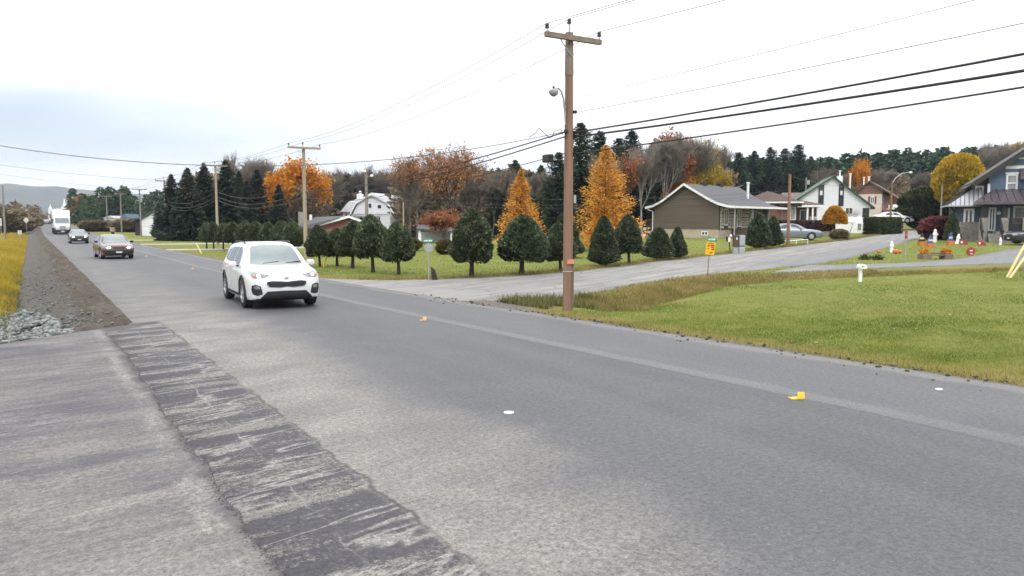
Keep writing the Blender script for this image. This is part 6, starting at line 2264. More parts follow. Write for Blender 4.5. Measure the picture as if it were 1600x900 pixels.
def sedan(name, label, cat, px, d, heading, mt, lit=False, group=None, detail=True, z=None, amber=False):
    sp = SEDAN
    L = sp['L']
    p, s = PX(px, d)
    root = thing(name, label, cat, (p, s, (T1(p, s) + .034) if z is None else z), heading, group)
    body, bvh = car_body(sp, 'sedan', mt, root)
    X = lambda t: L / 2 - t
    ws = [(-.66, .965), (0, .95), (.66, .965), (.60, 1.10), (.50, 1.31), (.3, 1.345), (0, 1.355), (-.3, 1.345), (-.50, 1.31), (-.60, 1.10)]
    conform(bvh, ws, 'x', .006, .01, 'windshield', M_cglass, root, .10)
    conform(bvh, [(-.58, 1.075), (.58, 1.075), (.50, 1.30), (-.50, 1.30)], 'x', .006, .01, 'rear_window', M_cglass, root, .12, -1)
    for sg_ in (1, -1):
        fd = [(X(1.80), .955), (X(2.62), .97), (X(2.62), 1.33), (X(2.35), 1.33), (X(2.0), 1.17)]
        rd = [(X(2.70), .972), (X(3.62), .99), (X(3.44), 1.19), (X(3.15), 1.31), (X(2.70), 1.33)]
        for o_ in (fd, rd):
            conform(bvh, o_, 'y', .006, .01, 'side_window', M_sglass, root, .12, sg_)
        mo = MB().box((X(1.82), sg_ * .97, .99), (.13, .19, .13)).build('mirror', M_plast if lit else mt, root, True, .035)
        hl = [(.34, .635), (.60, .61), (.76, .635), (.79, .70), (.74, .75), (.42, .72)]
        hl = [(a * sg_, b) for a, b in hl]
        lo = conform(bvh, hl if sg_ > 0 else hl[::-1], 'x', .008, .02, 'headlight', M_lampg, root, .1)
        if lit:
            rg_ = [(.52 + .085 * math.cos(a), .675 + .055 * math.sin(a)) for a in np.linspace(0, 6.283, 12, endpoint=False)]
            rg_ = [(a * sg_, b) for a, b in rg_]
            conform(bvh, rg_ if sg_ > 0 else rg_[::-1], 'x', .014, .01, 'lit_bulb', M_lit, lo, .2)
        tl = [(.40, .72), (.76, .70), (.78, .84), (.42, .86)]
        tl = [(a * sg_, b) for a, b in tl]
        conform(bvh, tl if sg_ > 0 else tl[::-1], 'x', .008, .02, 'tail_light', M_tail, root, .1, -1)
        for q in sp['wb']:
            wheel(root, X(q), sg_ * sp['track'], sp['wr'], sp['tw'])
    conform(bvh, [(-.30, .60), (.30, .60), (.34, .70), (-.34, .70)], 'x', .010, .02, 'grille', M_grille, root, .1)
    conform(bvh, [(-.70, .26), (.70, .26), (.74, .44), (.60, .50), (-.60, .50), (-.74, .44)], 'x', .008, .02, 'bumper_intake', M_plast, root, .1)
    conform(bvh, [(-.16, .37), (.16, .37), (.16, .45), (-.16, .45)], 'x', .02, .02, 'number_plate', M_plate, root, .1)
    MB().b2(X(4.4), X(.35), -.62, .62, .2, .5).build('underbody', M_well, root)
    return root


H0 = R(-90)                                   # facing down the road towards the camera
p0, s0 = PX(424, 21.0)
suv('white SUV driving towards the camera on the main road', 417.5, 21.0, R(-92.8))
P_red = paint('dark_red_paint', (.085, .028, .026), (.07, .024, .023), .3)
P_dark = paint('charcoal_paint', (.030, .032, .038), (.026, .028, .033), .3)
P_silver = paint('silver_blue_paint', (.20, .225, .26), (.18, .20, .235), .4)
P_white = paint('plain_white_paint', (.74, .75, .75))
P_grey = paint('grey_paint', (.22, .23, .24), None, .3)
sedan('red_sedan', 'dark red sedan with lit headlights following the white SUV', 'car', 177, 47, H0 + R(3), P_red, True)
sedan('charcoal_sedan', 'charcoal sedan with lit headlights in front of the white truck', 'car', 123.5, 80, H0, P_dark, True)
sedan('far_car', 'tiny far car with lit headlights at the crest of the road', 'car', 62, 226, H0, P_white, True)
sedan('far_car', 'tiny far dark car beside the truck at the crest', 'car', 75, 232, R(90), P_grey, False)
p, s = PX(1237, 66)
sedan('silver_car', 'silver-blue car parked beside the dark cedars before the brick house', 'car', 1236, 66, -YAW + R(-6), P_silver)
sedan('white_car', 'white car parked on the grass behind the boxy hedge', 'car', 1393, 98, -YAW + R(-8), P_white, z=ZY(348.5, 98))
sedan('grey_car', 'grey car nosing out of the white fabric shelter', 'car', 1356, 90, -YAW + R(-30), P_grey)
sedan('dark_car', 'dark car with white hood at the right edge before the blue house', 'car', 1632, 52, -YAW + R(175), P_dark)


def pickup(label, px, d, heading, z):
    p, s = PX(px, d)
    root = thing('white_pickup', label, 'pickup', (p, s, z), heading)
    MB().prism([(-2.6, .35), (2.5, .35), (2.6, .6), (2.55, .95), (1.2, 1.08), (.55, 1.72), (-.75, 1.74), (-.95, 1.1), (-2.6, 1.08)], -.9, .9).build('body', P_white, root, True, .07)
    for sg_ in (1, -1):
        MB().prism([(1.0, 1.12), (.50, 1.62), (-.1, 1.64), (-.1, 1.12)], .0, .012, (0, sg_ * .9, 0), (1, 0, 0), (0, 0, 1), (0, sg_, 0)).build('side_window', M_cglass, root)
        MB().prism([(-.16, 1.12), (-.16, 1.64), (-.68, 1.65), (-.80, 1.12)], .0, .012, (0, sg_ * .9, 0), (1, 0, 0), (0, 0, 1), (0, sg_, 0)).build('side_window', M_cglass, root)
        for x in (1.7, -1.6):
            wheel(root, x, sg_ * .80, .37, .24)
        MB().box((2.57, sg_ * .7, .8), (.06, .25, .16)).build('headlight', M_lampg, root)
        MB().box((-2.61, sg_ * .82, .85), (.05, .12, .4)).build('tail_light', M_tail, root)
    MB().box((2.6, 0, .72), (.05, 1.0, .22)).build('grille', M_plast, root)
    MB().box((2.62, 0, .45), (.12, 1.7, .18)).build('bumper', M_chrome, root)
    return root


pickup('white pickup parked by the deck of the hillside house', 1415, 118, -YAW + R(-4), ZY(331, 118))


def truck(label, px, d):
    p, s = PX(px, d)
    root = thing('white_truck', label, 'truck', (p, s, T1(p, s) + .032), H0)
    MW = P_white
    # local +x forwards
    MB().b2(-11.5, .2, -1.3, 1.3, 1.1, 4.05).build('trailer', MW, root, True, .04)
    MB().prism([(.5, .75), (3.0, .75), (3.0, 1.75), (2.75, 2.75), (2.2, 3.0), (1.2, 3.75), (.5, 3.8)], -1.15, 1.15).build('cab', MW, root, True, .07)
    MB().prism([(3.0, .72), (4.55, .72), (4.62, 1.25), (4.45, 1.55), (3.0, 1.85)], -1.0, 1.0).build('hood', MW, root, True, .10)
    MB().add([(3.012, -.98, 1.86), (3.012, .98, 1.86), (2.78, .98, 2.70), (2.78, -.98, 2.70), (2.95, -.98, 1.86), (2.95, .98, 1.86), (2.7, .98, 2.70), (2.7, -.98, 2.70)],
             [(0, 1, 2, 3), (4, 7, 6, 5), (0, 4, 5, 1), (3, 2, 6, 7), (0, 3, 7, 4), (1, 5, 6, 2)]).build('windshield', M_cglass, root)
    MB().b2(4.56, 4.66, -.45, .45, .85, 1.42).build('grille', M_galv, root)
    MB().b2(4.4, 4.72, -1.2, 1.2, .35, .72).build('bumper', M_plast, root, True, .05)
    MB().b2(4.721, 4.73, -.25, .25, .42, .58).build('number_plate', M_plate, root)
    for sg_ in (1, -1):
        MB().box((4.42, sg_ * .82, 1.05), (.25, .32, .26)).build('headlight', M_lampg, root, True, .05)
        mo = MB().box((3.0, sg_ * 1.42, 2.2), (.12, .22, .75)).build('mirror', M_plast, root)
        MB().bar((3.0, sg_ * 1.15, 2.4), (3.0, sg_ * 1.34, 2.4), .05, .05).build('mirror_arm', M_plast, mo)
        MB().box((1.8, sg_ * 1.16, 2.2), (.9, .012, .7)).build('side_window', M_cglass, root)
        for x in (3.7, -.6, -9.0, -10.3):
            wheel(root, x, sg_ * 1.0, .5, .5 if x < 3 else .3)
    return root


truck('white semi truck with box trailer behind the charcoal sedan', 98.5, 132)
# ------------------------------------------------------------------ poles and lines
M_pole = pm('brown_pole_wood', (.25, .148, .100), (.155, .092, .066), 3, .85, .5, 14, stretch=(2, 2, .12))
M_polet = pm('grey_pole_wood', (.235, .185, .150), (.165, .125, .10), 3, .9, .5, 14, stretch=(2, 2, .12))
M_polep = pm('pale_pole_wood', (.35, .285, .21), (.26, .21, .155), 3, .9, .5, 14, stretch=(2, 2, .12))
M_poleg = pm('old_pole_wood', (.25, .225, .20), (.18, .16, .14), 3, .9, .5, 14, stretch=(2, 2, .12))
M_ins = pm('insulator', (.10, .08, .075), (.06, .05, .05), 6, .3)
M_wire = pm('line_wire', (.10, .10, .10), (.08, .08, .08), 3, .6)
M_cable = pm('black_cable', (.018, .018, .020), (.025, .025, .027), 3, .6)
M_yel = pm('yellow_plastic', (.70, .48, .03), (.62, .42, .03), 4, .5)
M_ylw2 = pm('cream_guy_guard', (.74, .62, .30), (.68, .56, .26), 4, .55)
M_orange = pm('orange_pumpkin', (.52, .17, .03), (.44, .14, .025), 5, .55)
M_yor = pm('faded_orange', (.62, .38, .14), (.55, .32, .12), 5, .6)
M_pink = pm('pink_tag', (.62, .26, .18), (.55, .22, .15), 5, .7)
M_sgreen = pm('sign_green', (.03, .26, .13), (.025, .22, .11), 5, .45)
M_syel = pm('sign_yellow', (.78, .42, .015), (.72, .37, .012), 5, .45)
M_sred = pm('sign_print', (.22, .04, .015), (.18, .035, .012), 5, .6)
M_sback = pm('sign_back', (.36, .36, .37), (.28, .28, .29), 5, .5, metal=.3)
M_bluep = pm('blue_cutout', (.045, .10, .30), (.04, .085, .24), 5, .6)
M_redp = pm('red_cutout', (.33, .04, .035), (.27, .035, .03), 5, .6)
M_flow = pm('orange_flowers', (.45, .13, .04), (.30, .10, .04), 20, .8)
M_cab = pm('brown_cabinet', (.095, .055, .045), (.075, .045, .038), 4, .6)
M_gcab = pm('grey_cabinet', (.34, .35, .36), (.28, .29, .30), 4, .6)
M_stump = pm('dark_plank', (.03, .027, .025), (.05, .045, .04), 5, .95, .5, 20)

POLES = {}


def pole(key, label, px, d, top, r=.12, mt=None, arm=None, arm_len=2.0, pins=3, group='utility poles', base=None, name='utility_pole', ang=0.0, mtop=None, zofs=0.0):
    if base is not None:
        p, s, z = GR(px, base)
        d = p * fwd[0] + s * fwd[1]
    else:
        p, s = PX(px, d)
        z = T1(p, s)
    zt = ZY(top, d)
    t = thing(name, label, 'pole', (p, s, z - .1 + zofs), 0, group)
    h = zt - z + .1
    MB().tube([(0, 0, 0), (0, 0, h * .5), (0, 0, h)], [r, r * .9, r * .74], 12).build('shaft', mt or M_poleg, t, True)
    info = dict(p=p, s=s, z=z, zt=zt, d=d, pins=[], obj=t)
    if arm is not None:
        za = ZY(arm, d) - z + .1
        ca = MB().box((0, -r - .05, za), (arm_len, .10, .12)).build('crossarm', mtop or mt or M_poleg, t)
        for sg_ in (1, -1):
            MB().bar((sg_ * arm_len * .24, -r - .03, za - .04), (0, -r * .8, za - .42), .03, .012).build('brace', M_galv, t)
        for i, x in enumerate((-arm_len * .47, arm_len * .47)):
            MB().lathe([(.012, .06), (.012, .13), (.055, .135), (.06, .17), (.03, .18), (.05, .20), (.05, .235), (.02, .26)], (x, -r - .05, za), 8).build('insulator', M_ins, t, True)
            info['pins'].append((p + x, s - r - .05, z - .1 + za + .25))
        if pins == 3:
            MB().lathe([(.015, -.25), (.015, .20), (.055, .205), (.06, .24), (.03, .25), (.05, .27), (.05, .305), (.02, .33)], (-r * .5, -r * .6, h), 8).build('insulator', M_ins, t, True)
            info['pins'].insert(1, (p - r * .5, s - r * .6, z - .1 + h + .32))
    POLES[key] = info
    return t


def wire(label, a, b, sag, r=.009, mt=None, name='power_line', group=None, n=22):
    a, b = Vector(a), Vector(b)
    pts = []
    for i in range(n + 1):
        u = i / n
        q = a.lerp(b, u)
        q.z -= sag * 4 * u * (1 - u)
        pts.append(q - a)
    o_ = MB().tube(pts, r, 5).build(name, mt or M_wire, None, True)
    o_.location = a
    tag(o_, label, 'wire', group)
    return o_


# the brown pole at the corner
t = pole('M', 'tall brown utility pole with street lamp at the lawn corner', 887, None, 52, .125, M_pole, 62, 1.66, base=484.5, mtop=M_polet)
m = POLES['M']
zz = lambda py: ZY(py, m['d']) - m['z'] + .1
MB().tube([(0, 0, zz(118)), (0, 0, zz(52) + .012)], [.110, .097], 12).build('weathered_top', M_polet, t, True)
arm_ = MB().tube([(-.12, -.03, zz(196)), (-.16, -.05, zz(175)), (-.22, -.07, zz(155)), (-.30, -.09, zz(145)), (-.40, -.11, zz(141.5)), (-.50, -.13, zz(143))], .022, 8).build('lamp_arm', M_galv, t, True)
MB().bar((-.11, -.02, zz(168)), (-.21, -.05, zz(168)), .03, .03).build('arm_bracket', M_galv, arm_)
MB().lathe([(.02, .06), (.07, .05), (.115, .02), (.12, -.03), (.10, -.075), (.05, -.12), (.01, -.13)], (-.56, -.14, zz(147)), 14).build('lamp_head', M_sback, arm_, True)
MB().lathe([(.025, .02), (.03, .07), (.02, .09)], (-.56, -.14, zz(145)), 8).build('photocell', M_plast, arm_, True)
MB().box((-.02, -.135, zz(408.5)), (.20, .02, .115)).build('pink_tag', M_pink, t)
MB().lathe([(.133, -.012), (.137, 0), (.133, .012)], (0, 0, zz(424)), 12).build('strap', M_galv, t)
MB().box((.165, -.02, zz(311)), (.07, .07, .20)).build('meter_box', M_gcab, t)
MB().bar((.09, -.105, zz(410)), (.085, -.11, zz(478)), .03, .02).build('ground_wire_guard', M_polet, t)
for py, sd in ((207, .13), (214, .13), (240, .12), (175, .12), (206, -.14)):
    MB().box((sd, -.08, zz(py)), (.07, .09, .07)).build('line_clamp', M_plast, t)

pole('2', 'pale utility pole with crossarm behind the white SUV', 478, 47, 231, .13, M_polep, 231.5, 2.0)
pole('3', 'pale utility pole with crossarm standing before the dark spruces', 341, 70, 258, .13, M_polep, 259, 2.0)
pole('4', 'utility pole with crossarm left of the dark spruces', 261, 92, 281, .13, M_polep, 283, 2.0)
pole('5', 'utility pole with crossarm before the white cottage', 222, 116, 295, .13, M_poleg, 296, 2.0)
pole('6', 'utility pole with crossarm left of the white cottage', 192, 140, 302, .13, M_poleg, 303, 2.0)
pole('7', 'utility pole with crossarm fourth from the cottage down the road', 170, 162, 306, .13, M_poleg, 307, 2.0)
pole('8', 'far utility pole right of the truck, nearer of two', 132, 205, 316, .13, M_poleg)
pole('9', 'far utility pole right of the truck, farther of two', 120, 240, 319, .13, M_poleg)
pole('L', 'grey utility pole at the left edge beyond the yellow field', 10, 105, 290, .13, M_poleg)
pole('S', 'brown service pole rising before the white gambrel house', 574, 60, 270, .14, M_poleg)
ts = POLES['S']['obj']
hS = POLES['S']['zt'] - POLES['S']['z'] + .1
MB().lathe([(.05, 0), (.13, .03), (.15, .10), (.08, .18), (.02, .2)], (-.2, -.2, hS), 10).build('flood_lamp', M_white, ts, True)
MB().lathe([(.05, 0), (.13, .03), (.15, .10), (.08, .18), (.02, .2)], (.42, -.1, hS - .32), 10).build('flood_lamp', M_white, ts, True)
MB().bar((0, 0, hS - .25), (.42, -.1, hS - .3), .03, .03).build('lamp_bracket', M_galv, ts)
pole('A', 'brown utility pole beside the white rail on the side road', 1231, None, 272, .12, M_pole, base=385)
pole('B', 'far grey utility pole behind the brown bungalow roof', 1133, 100, 262, .13, M_poleg)
pole('C', 'far grey pole with a transformer above the low taupe roof', 1256, 125, 277, .12, M_poleg)
MB().lathe([(.2, -.35), (.22, -.33), (.22, .3), (.16, .36)], (.25, -.2, ZY(284, 125) - POLES['C']['z']), 12).build('transformer', M_gcab, POLES['C']['obj'], True)
pole('D', 'brown pole with a street lamp by the side road before the hill house', 1389, 86, 283, .12, M_pole)
tD = POLES['D']['obj']
hD = POLES['D']['zt'] - POLES['D']['z']
la = MB().tube([(0, 0, hD - .2), (.4, -.2, hD + .5), (1.0, -.5, hD + .95), (1.7, -.95, hD + 1.1)], .035, 6).build('lamp_arm', M_galv, tD, True)
MB().lathe([(.05, -.12), (.2, -.05), (.22, .05), (.08, .12)], (1.8, -1.0, hD + 1.05), 10).build('lamp_head', M_white, la, True)
pole('E', 'grey pole under the round yellow tree', 1467, 90, 288, .10, M_poleg)
pole('F', 'thin pale pole before the large maple', 631, 56, 316, .06, M_polep)

BH = (13.4, -17.5)                               # next pole of the line stands behind the camera, out of view
mp = m['pins']
for i, (lb, sx) in enumerate((('left', -.78), ('middle', -.05), ('right', .78))):
    a = mp[i]
    wire('thin overhead line from the corner pole to the upper frame edge, %s of three' % lb, a, (BH[0] + sx, BH[1], a[2] + .25), .35, .0085)
    b = POLES['2']['pins'][i]
    wire('thin overhead line from the corner pole to the pole behind the SUV, %s of three' % lb, a, b, .45, .0085)
chain = ['2', '3', '4', '5', '6', '7']
for k in range(len(chain) - 1):
    for i, lb in enumerate(('left', 'middle', 'right')):
        wire('thin high line between far poles of the road, span %s, %s line' % (ORD[k], lb), POLES[chain[k]]['pins'][i], POLES[chain[k + 1]]['pins'][i], .3, .010)
mz = lambda py: ZY(py, m['d'])
# bundled lines on the lower part of the pole
for py, pr, r, lb, mt_ in ((207, 66, .021, 'upper thick black cable', M_cable), (214, 98, .024, 'middle thick black cable', M_cable), (240, 112, .016, 'lower black cable', M_cable),
                           (176, 22, .007, 'lower thin grey line', M_wire), (153, -30, .006, 'upper thin grey line', M_wire)):
    a = (m['p'] + .13, m['s'] - .1, mz(py))
    # aim so that the line leaves the view at the right edge at row pr
    dz_ = {207: 5.83, 214: 5.30, 240: 5.48, 176: 6.15, 153: 6.98}[py]
    wire('%s running from the corner pole to the right frame edge' % lb, a, (BH[0], BH[1], dz_ + .05), .32, r, mt_)
for py, p2, r, lb in ((207, 300, .018, 'upper'), (214, 311, .018, 'middle'), (240, 318, .011, 'lower')):
    a = (m['p'] - .14, m['s'] - .05, mz(py))
    q = POLES['2']
    wire('%s black cable from the corner pole to the pole behind the SUV' % lb, a, (q['p'], q['s'] - .12, ZY(p2, q['d'])), .32, r, M_cable)
    for kk, (k1, k2) in enumerate((('2', '3'), ('3', '4'), ('4', '5'))):
        q1, q2 = POLES[k1], POLES[k2]
        off = {300: 2.15, 311: 2.6, 318: 2.9}[p2]
        wire('%s sagging cable between far roadside poles, span %s' % (lb, ORD[kk]), (q1['p'], q1['s'] - .13, q1['zt'] - off - (0 if kk == 0 else .2)), (q2['p'], q2['s'] - .13, q2['zt'] - off - .2), .75, .014, M_wire)
a = (m['p'] - .13, m['s'] - .1, mz(206))
e = PX(-420, 17.5)
wire('long thin line crossing the sky from the left edge to the corner pole', a, (e[0], e[1], ZY(120, 17.5)), 1.35, .0085, n=40)
q = POLES['4']
e = PX(-400, 62)
wire('thin line from the left frame edge to the pole left of the spruces, upper', (q['p'], q['s'], q['zt'] - .1), (e[0], e[1], ZY(180, 62)), .9, .014)
q = POLES['5']
e = PX(-380, 70)
wire('thin line from the left frame edge to the poles by the cottage, lower', (q['p'], q['s'], q['zt'] - .1), (e[0], e[1], ZY(195, 70)), .9, .013)
s1_, b1_, a1_ = POLES['S'], POLES['B'], POLES['A']
for i, dz_ in enumerate((1.3, 1.9, 2.2)):
    wire('faint service line behind the clipped cedars, %s of three' % ORD[i], (s1_['p'], s1_['s'], s1_['zt'] - dz_), (a1_['p'], a1_['s'], a1_['zt'] - .6 - dz_ * .4), .7, .010)
d_ = POLES['D']
wire('thin line along the side road between the two brown poles', (a1_['p'], a1_['s'], a1_['zt'] - .15), (d_['p'], d_['s'], d_['zt'] - .2), .6, .010)
# splice box on the lower cable
q = POLES['2']
sb = MB().box((0, 0, 0), (.34, .17, .20)).build('splice_box', M_cable, None, False, .03)
ua = Vector((m['p'] - .14, m['s'] - .05, mz(240)))
ub = Vector((q['p'], q['s'] - .12, ZY(318, q['d'])))
sb.location = ua.lerp(ub, .028) + Vector((0, 0, -.05))
sb.rotation_euler = (0, 0, math.atan2(ub.y - ua.y, ub.x - ua.x))
tag(sb, 'black splice box hanging on the cable left of the corner pole', 'box')
# loose coil of spare cable beside the pole
pts = [(-.18 - .12 * i + .05 * math.sin(i * 2.1), .02 * math.cos(i), .25 + .13 * math.sin(i * 1.35)) for i in range(9)]
o = MB().tube(pts, .009, 5).build('spare_cable', M_cable, None, True)
o.location = (m['p'] - .05, m['s'] - .1, mz(228))
tag(o, 'loose looping spare cable beside the corner pole', 'cable')


def guard(label, px0, py0, px1, py1, r, mt, d=None, two=False):
    p, s, z = GR(px0, py0)
    dd_ = p * fwd[0] + s * fwd[1]
    e = PX(px1, dd_)
    ez = ZY(py1, dd_)
    o_ = MB().tube([(0, 0, -.05), ((e[0] - p) * .5, (e[1] - s) * .5, (ez - z) * .5), (e[0] - p, e[1] - s, ez - z)], r, 8).build('guy_guard', mt, None, True)
    o_.location = (p, s, z)
    tag(o_, label, 'guy guard')


guard('yellow guy wire guard among the cedars right of the SUV', 505, 417, 513.5, 394, .035, M_yel)
guard('pale yellow guy wire guard left of the small cedars', 315, 396, 307, 380, .045, M_ylw2)
guard('cream guy wire guard at the right edge, left of two', 1573, 433, 1612, 360, .045, M_ylw2)
guard('cream guy wire guard at the right edge, right of two', 1577, 434, 1640, 345, .04, M_ylw2)

# ------------------------------------------------------------------ signs
CAMF = -YAW                                        # rotation that lets local -y face the camera side


def at(px, py, name, label, cat, rz=None, group=None):
    p, s, z = GR(px, py)
    d = p * fwd[0] + s * fwd[1]
    t_ = thing(name, label, cat, (p, s, z), CAMF if rz is None else rz, group)
    return t_, d, d / FPX, z


t, d, k, z = at(1105, 433, 'yellow_notice_sign', 'yellow notice sign under a green plate on a thin post', 'sign', CAMF + R(-8))
hz_ = lambda py: ZY(py, d) - z
MB().tube([(0, 0, -.1), (.05, 0, hz_(400)), (.11, .01, hz_(372))], .018, 8).build('post', M_pole, t, True)
pn = MB().prism([(-4.5 * k, hz_(397.5)), (9.5 * k, hz_(398.5)), (12 * k, hz_(379)), (-2 * k, hz_(377.5))], -.035, -.02).build('panel', M_syel, t)
for i, (x0, x1, y0, y1) in enumerate(((.5, 8.5, 379.6, 380.8), (0, 2.2, 382, 385.5), (4, 9.6, 382.4, 384.4), (4.4, 9.4, 385.4, 387), (-.6, 1.4, 388, 389.4), (5.4, 9.8, 388.4, 390.4))):
    MB().b2(x0 * k, x1 * k, -.040, -.036, hz_(y1), hz_(y0)).build('print', M_sred, pn)
b = MB().prism([(2.5 * k, hz_(395.8)), (6.5 * k, hz_(395)), (6.8 * k, hz_(393.4)), (4.6 * k, hz_(393.9)), (2.8 * k, hz_(394.8))], -.042, -.036)
b.build('print', M_black, pn)
gp2 = MB().prism([(-2 * k, hz_(376.6)), (13.5 * k, hz_(378)), (13.8 * k, hz_(372)), (-1 * k, hz_(370))], -.035, -.02).build('street_name_plate', M_sgreen, t)
for x0, x1 in ((.5, 2), (2.6, 3.6), (5, 6.4), (7, 8.2), (8.8, 10.5)):
    MB().b2(x0 * k, x1 * k, -.040, -.036, hz_(375.4), hz_(372.6)).build('lettering', M_white, gp2)

t, d, k, z = at(670, 438, 'stop_sign', 'grey back of a stop sign under a green street name plate', 'sign', CAMF + R(14))
hz_ = lambda py: ZY(py, d) - z
MB().tube([(0, 0, -.1), (0, 0, hz_(371))], .022, 8).build('post', M_galv, t, True)
r_ = 7.2 * k
MB().prism([(r_ * math.cos(R(22.5 + 45 * i)), hz_(387) + r_ * math.sin(R(22.5 + 45 * i))) for i in range(8)], -.035, -.025).build('panel', M_sback, t)
gp2 = MB().b2(-8 * k, 6.5 * k, -.05, -.028, hz_(378.5), hz_(373.5)).build('street_name_plate', M_sgreen, t)
for x0, x1 in ((-7, -5), (-4.4, -2.6), (-2, -.8), (.2, 2.4), (3, 5.2)):
    MB().b2(x0 * k, x1 * k, -.054, -.051, hz_(377), hz_(374.8)).build('lettering', M_white, gp2)
MB().b2(-2.5 * k, 1.5 * k, -.02, .02, hz_(372.8), hz_(371)).build('plate_clamp', M_sgreen, t)
t, d, k, z = at(679, 437.5, 'leaning_plank_stump', 'dark splintered stump leaning at the foot of the stop sign', 'stump')
MB().add([(-4 * k, -.08, -.05), (5.5 * k, -.08, -.05), (1.2 * k, -.06, 15.5 * k), (-5.5 * k, -.06, 19.5 * k), (-4 * k, .12, -.05), (5.5 * k, .12, -.05), (1.2 * k, .08, 15 * k), (-5.5 * k, .08, 19 * k)],
         [(0, 1, 2, 3), (4, 7, 6, 5), (0, 4, 5, 1), (1, 5, 6, 2), (2, 6, 7, 3), (3, 7, 4, 0)]).build('stump_wood', M_stump, t, False, .01)
b = MB()
for i in range(5):
    b.bar(((-4.8 + i * 1.4) * k, 0, (17.5 - i * .8) * k), ((-5.6 + i * 1.5) * k, 0, (20.5 - i * 1.0) * k), .03, .03)
b.build('splinters', M_stump, t)


def post_sign(px, d, pb, pt_, label, shape, size, mt, name='road_sign', postmt=None):
    p, s = PX(px, d)
    z = T1(p, s)
    t_ = thing(name, label, 'sign', (p, s, z), CAMF)
    zt = ZY(pt_, d) - z
    MB().tube([(0, 0, -.2), (0, 0, zt)], .03, 6).build('post', postmt or M_galv, t_, True)
    pol = {'diamond': [(0, -1), (1, 0), (0, 1), (-1, 0)], 'square': [(-.8, -.8), (.8, -.8), (.8, .8), (-.8, .8)], 'tall': [(-.35, -1), (.35, -1), (.35, 1), (-.35, 1)]}[shape]
    pn_ = MB().prism([(a * size, zt + b_ * size) for a, b_ in pol], -.05, -.035).build('panel', mt, t_)
    MB().box((0, -.06, zt), (size * .3, .01, size * .45)).build('print', M_sback, pn_)
    return t_


M_pale = pm('pale_sign', (.55, .56, .50), (.48, .49, .44), 4, .5)
post_sign(44, 128, 0, 344, 'pale diamond road sign left of the far road', 'diamond', .50, M_pale)
post_sign(33, 100, 0, 363, 'small pale square sign at the gravel lane', 'square', .32, M_pale)
post_sign(4, 92, 0, 347, 'narrow pale sign on a post at the left edge', 'tall', .45, M_pale)
p, s, z = GR(1414, 408)
d = p * fwd[0] + s * fwd[1]
t = post_sign(1414, d, 0, 367, 'narrow red sign on a grey post on the blue house lawn', 'tall', .18, M_redp)

# ------------------------------------------------------------------ mailboxes, cabinets, rail
t, d, k, z = at(1344.5, 441, 'white_mailbox', 'white mailbox post at the back of the corner lawn', 'mailbox')
hz_ = lambda py: ZY(py, d) - z
MB().b2(-3 * k, 1.5 * k, -.05, .05, -.1, hz_(418)).build('post', M_white, t, False, .008)
n = 10
sec = [(-4 * k, hz_(420))] + [(-.1 * k + 5 * k * -math.cos(math.pi * i / n), hz_(417) + 4.5 * k * math.sin(math.pi * i / n)) for i in range(n + 1)] + [(5 * k, hz_(420)), (1.6 * k, hz_(420.5)), (1.6 * k, hz_(418.2)), (-3.1 * k, hz_(418.2))]
sec = [(-3.0 * k, hz_(419.5))] + [(1.6 * k - 4.6 * k * math.cos(math.pi * i / n), hz_(417) + 4.4 * k * math.sin(math.pi * i / n)) for i in range(n + 1)] + [(6.2 * k, hz_(419.5))]
bx = MB().prism(sec, -.16, .20).build('box', M_white, t)
MB().lathe([(1.3 * k, -.003), (1.3 * k, .003)], (-1 * k, -.165, hz_(416)), 8, 'y').build('latch', M_plast, bx)

t, d, k, z = at(1141, 393, 'roadside_mailbox', 'dark mailbox with white paper and white ball on a leaning post', 'mailbox')
hz_ = lambda py: ZY(py, d) - z
MB().bar((0, 0, -.1), (-2 * k, 0, hz_(377)), .06, .06).build('post', M_stump, t)
bx = MB().b2(-6 * k, -1 * k, -.12, .2, hz_(377.5), hz_(369.5)).build('box', M_plast, t, False, .03)
MB().b2(-4.6 * k, -1.2 * k, -.14, -.122, hz_(378), hz_(370.5)).build('newspaper', M_white, bx)
MB().lathe([(.02, -.09), (.07, -.06), (.09, 0), (.07, .06), (.02, .09)], (0, -.05, hz_(368.5)), 10).build('ball', M_white, bx, True)

t, d, k, z = at(1155, 396.5, 'utility_cabinet', 'brown and grey utility cabinet pair beside the dark cedar', 'cabinet')
hz_ = lambda py: ZY(py, d) - z
c1 = MB().b2(-8 * k, -1 * k, 0, .4, -.1, hz_(386.5)).build('base', M_gcab, t)
c1 = MB().b2(-8 * k, -1 * k, -.02, .4, hz_(386), hz_(367.5)).build('brown_cabinet', M_cab, t, False, .015)
MB().b2(-5 * k, -3.4 * k, -.03, -.021, hz_(374.5), hz_(371)).build('sticker', M_white, c1)
c2 = MB().b2(-.6 * k, 8 * k, -.12, .35, hz_(383.8), hz_(367.5)).build('grey_cabinet', M_gcab, t, False, .02)
c3 = MB().b2(-.6 * k, 8 * k, -.12, .35, -.1, hz_(385.2)).build('lower_cabinet', M_gcab, t, False, .02)
MB().b2(-.4 * k, 7.8 * k, -.1, .33, hz_(385.1), hz_(383.9)).build('shadow_gap', M_plast, t)

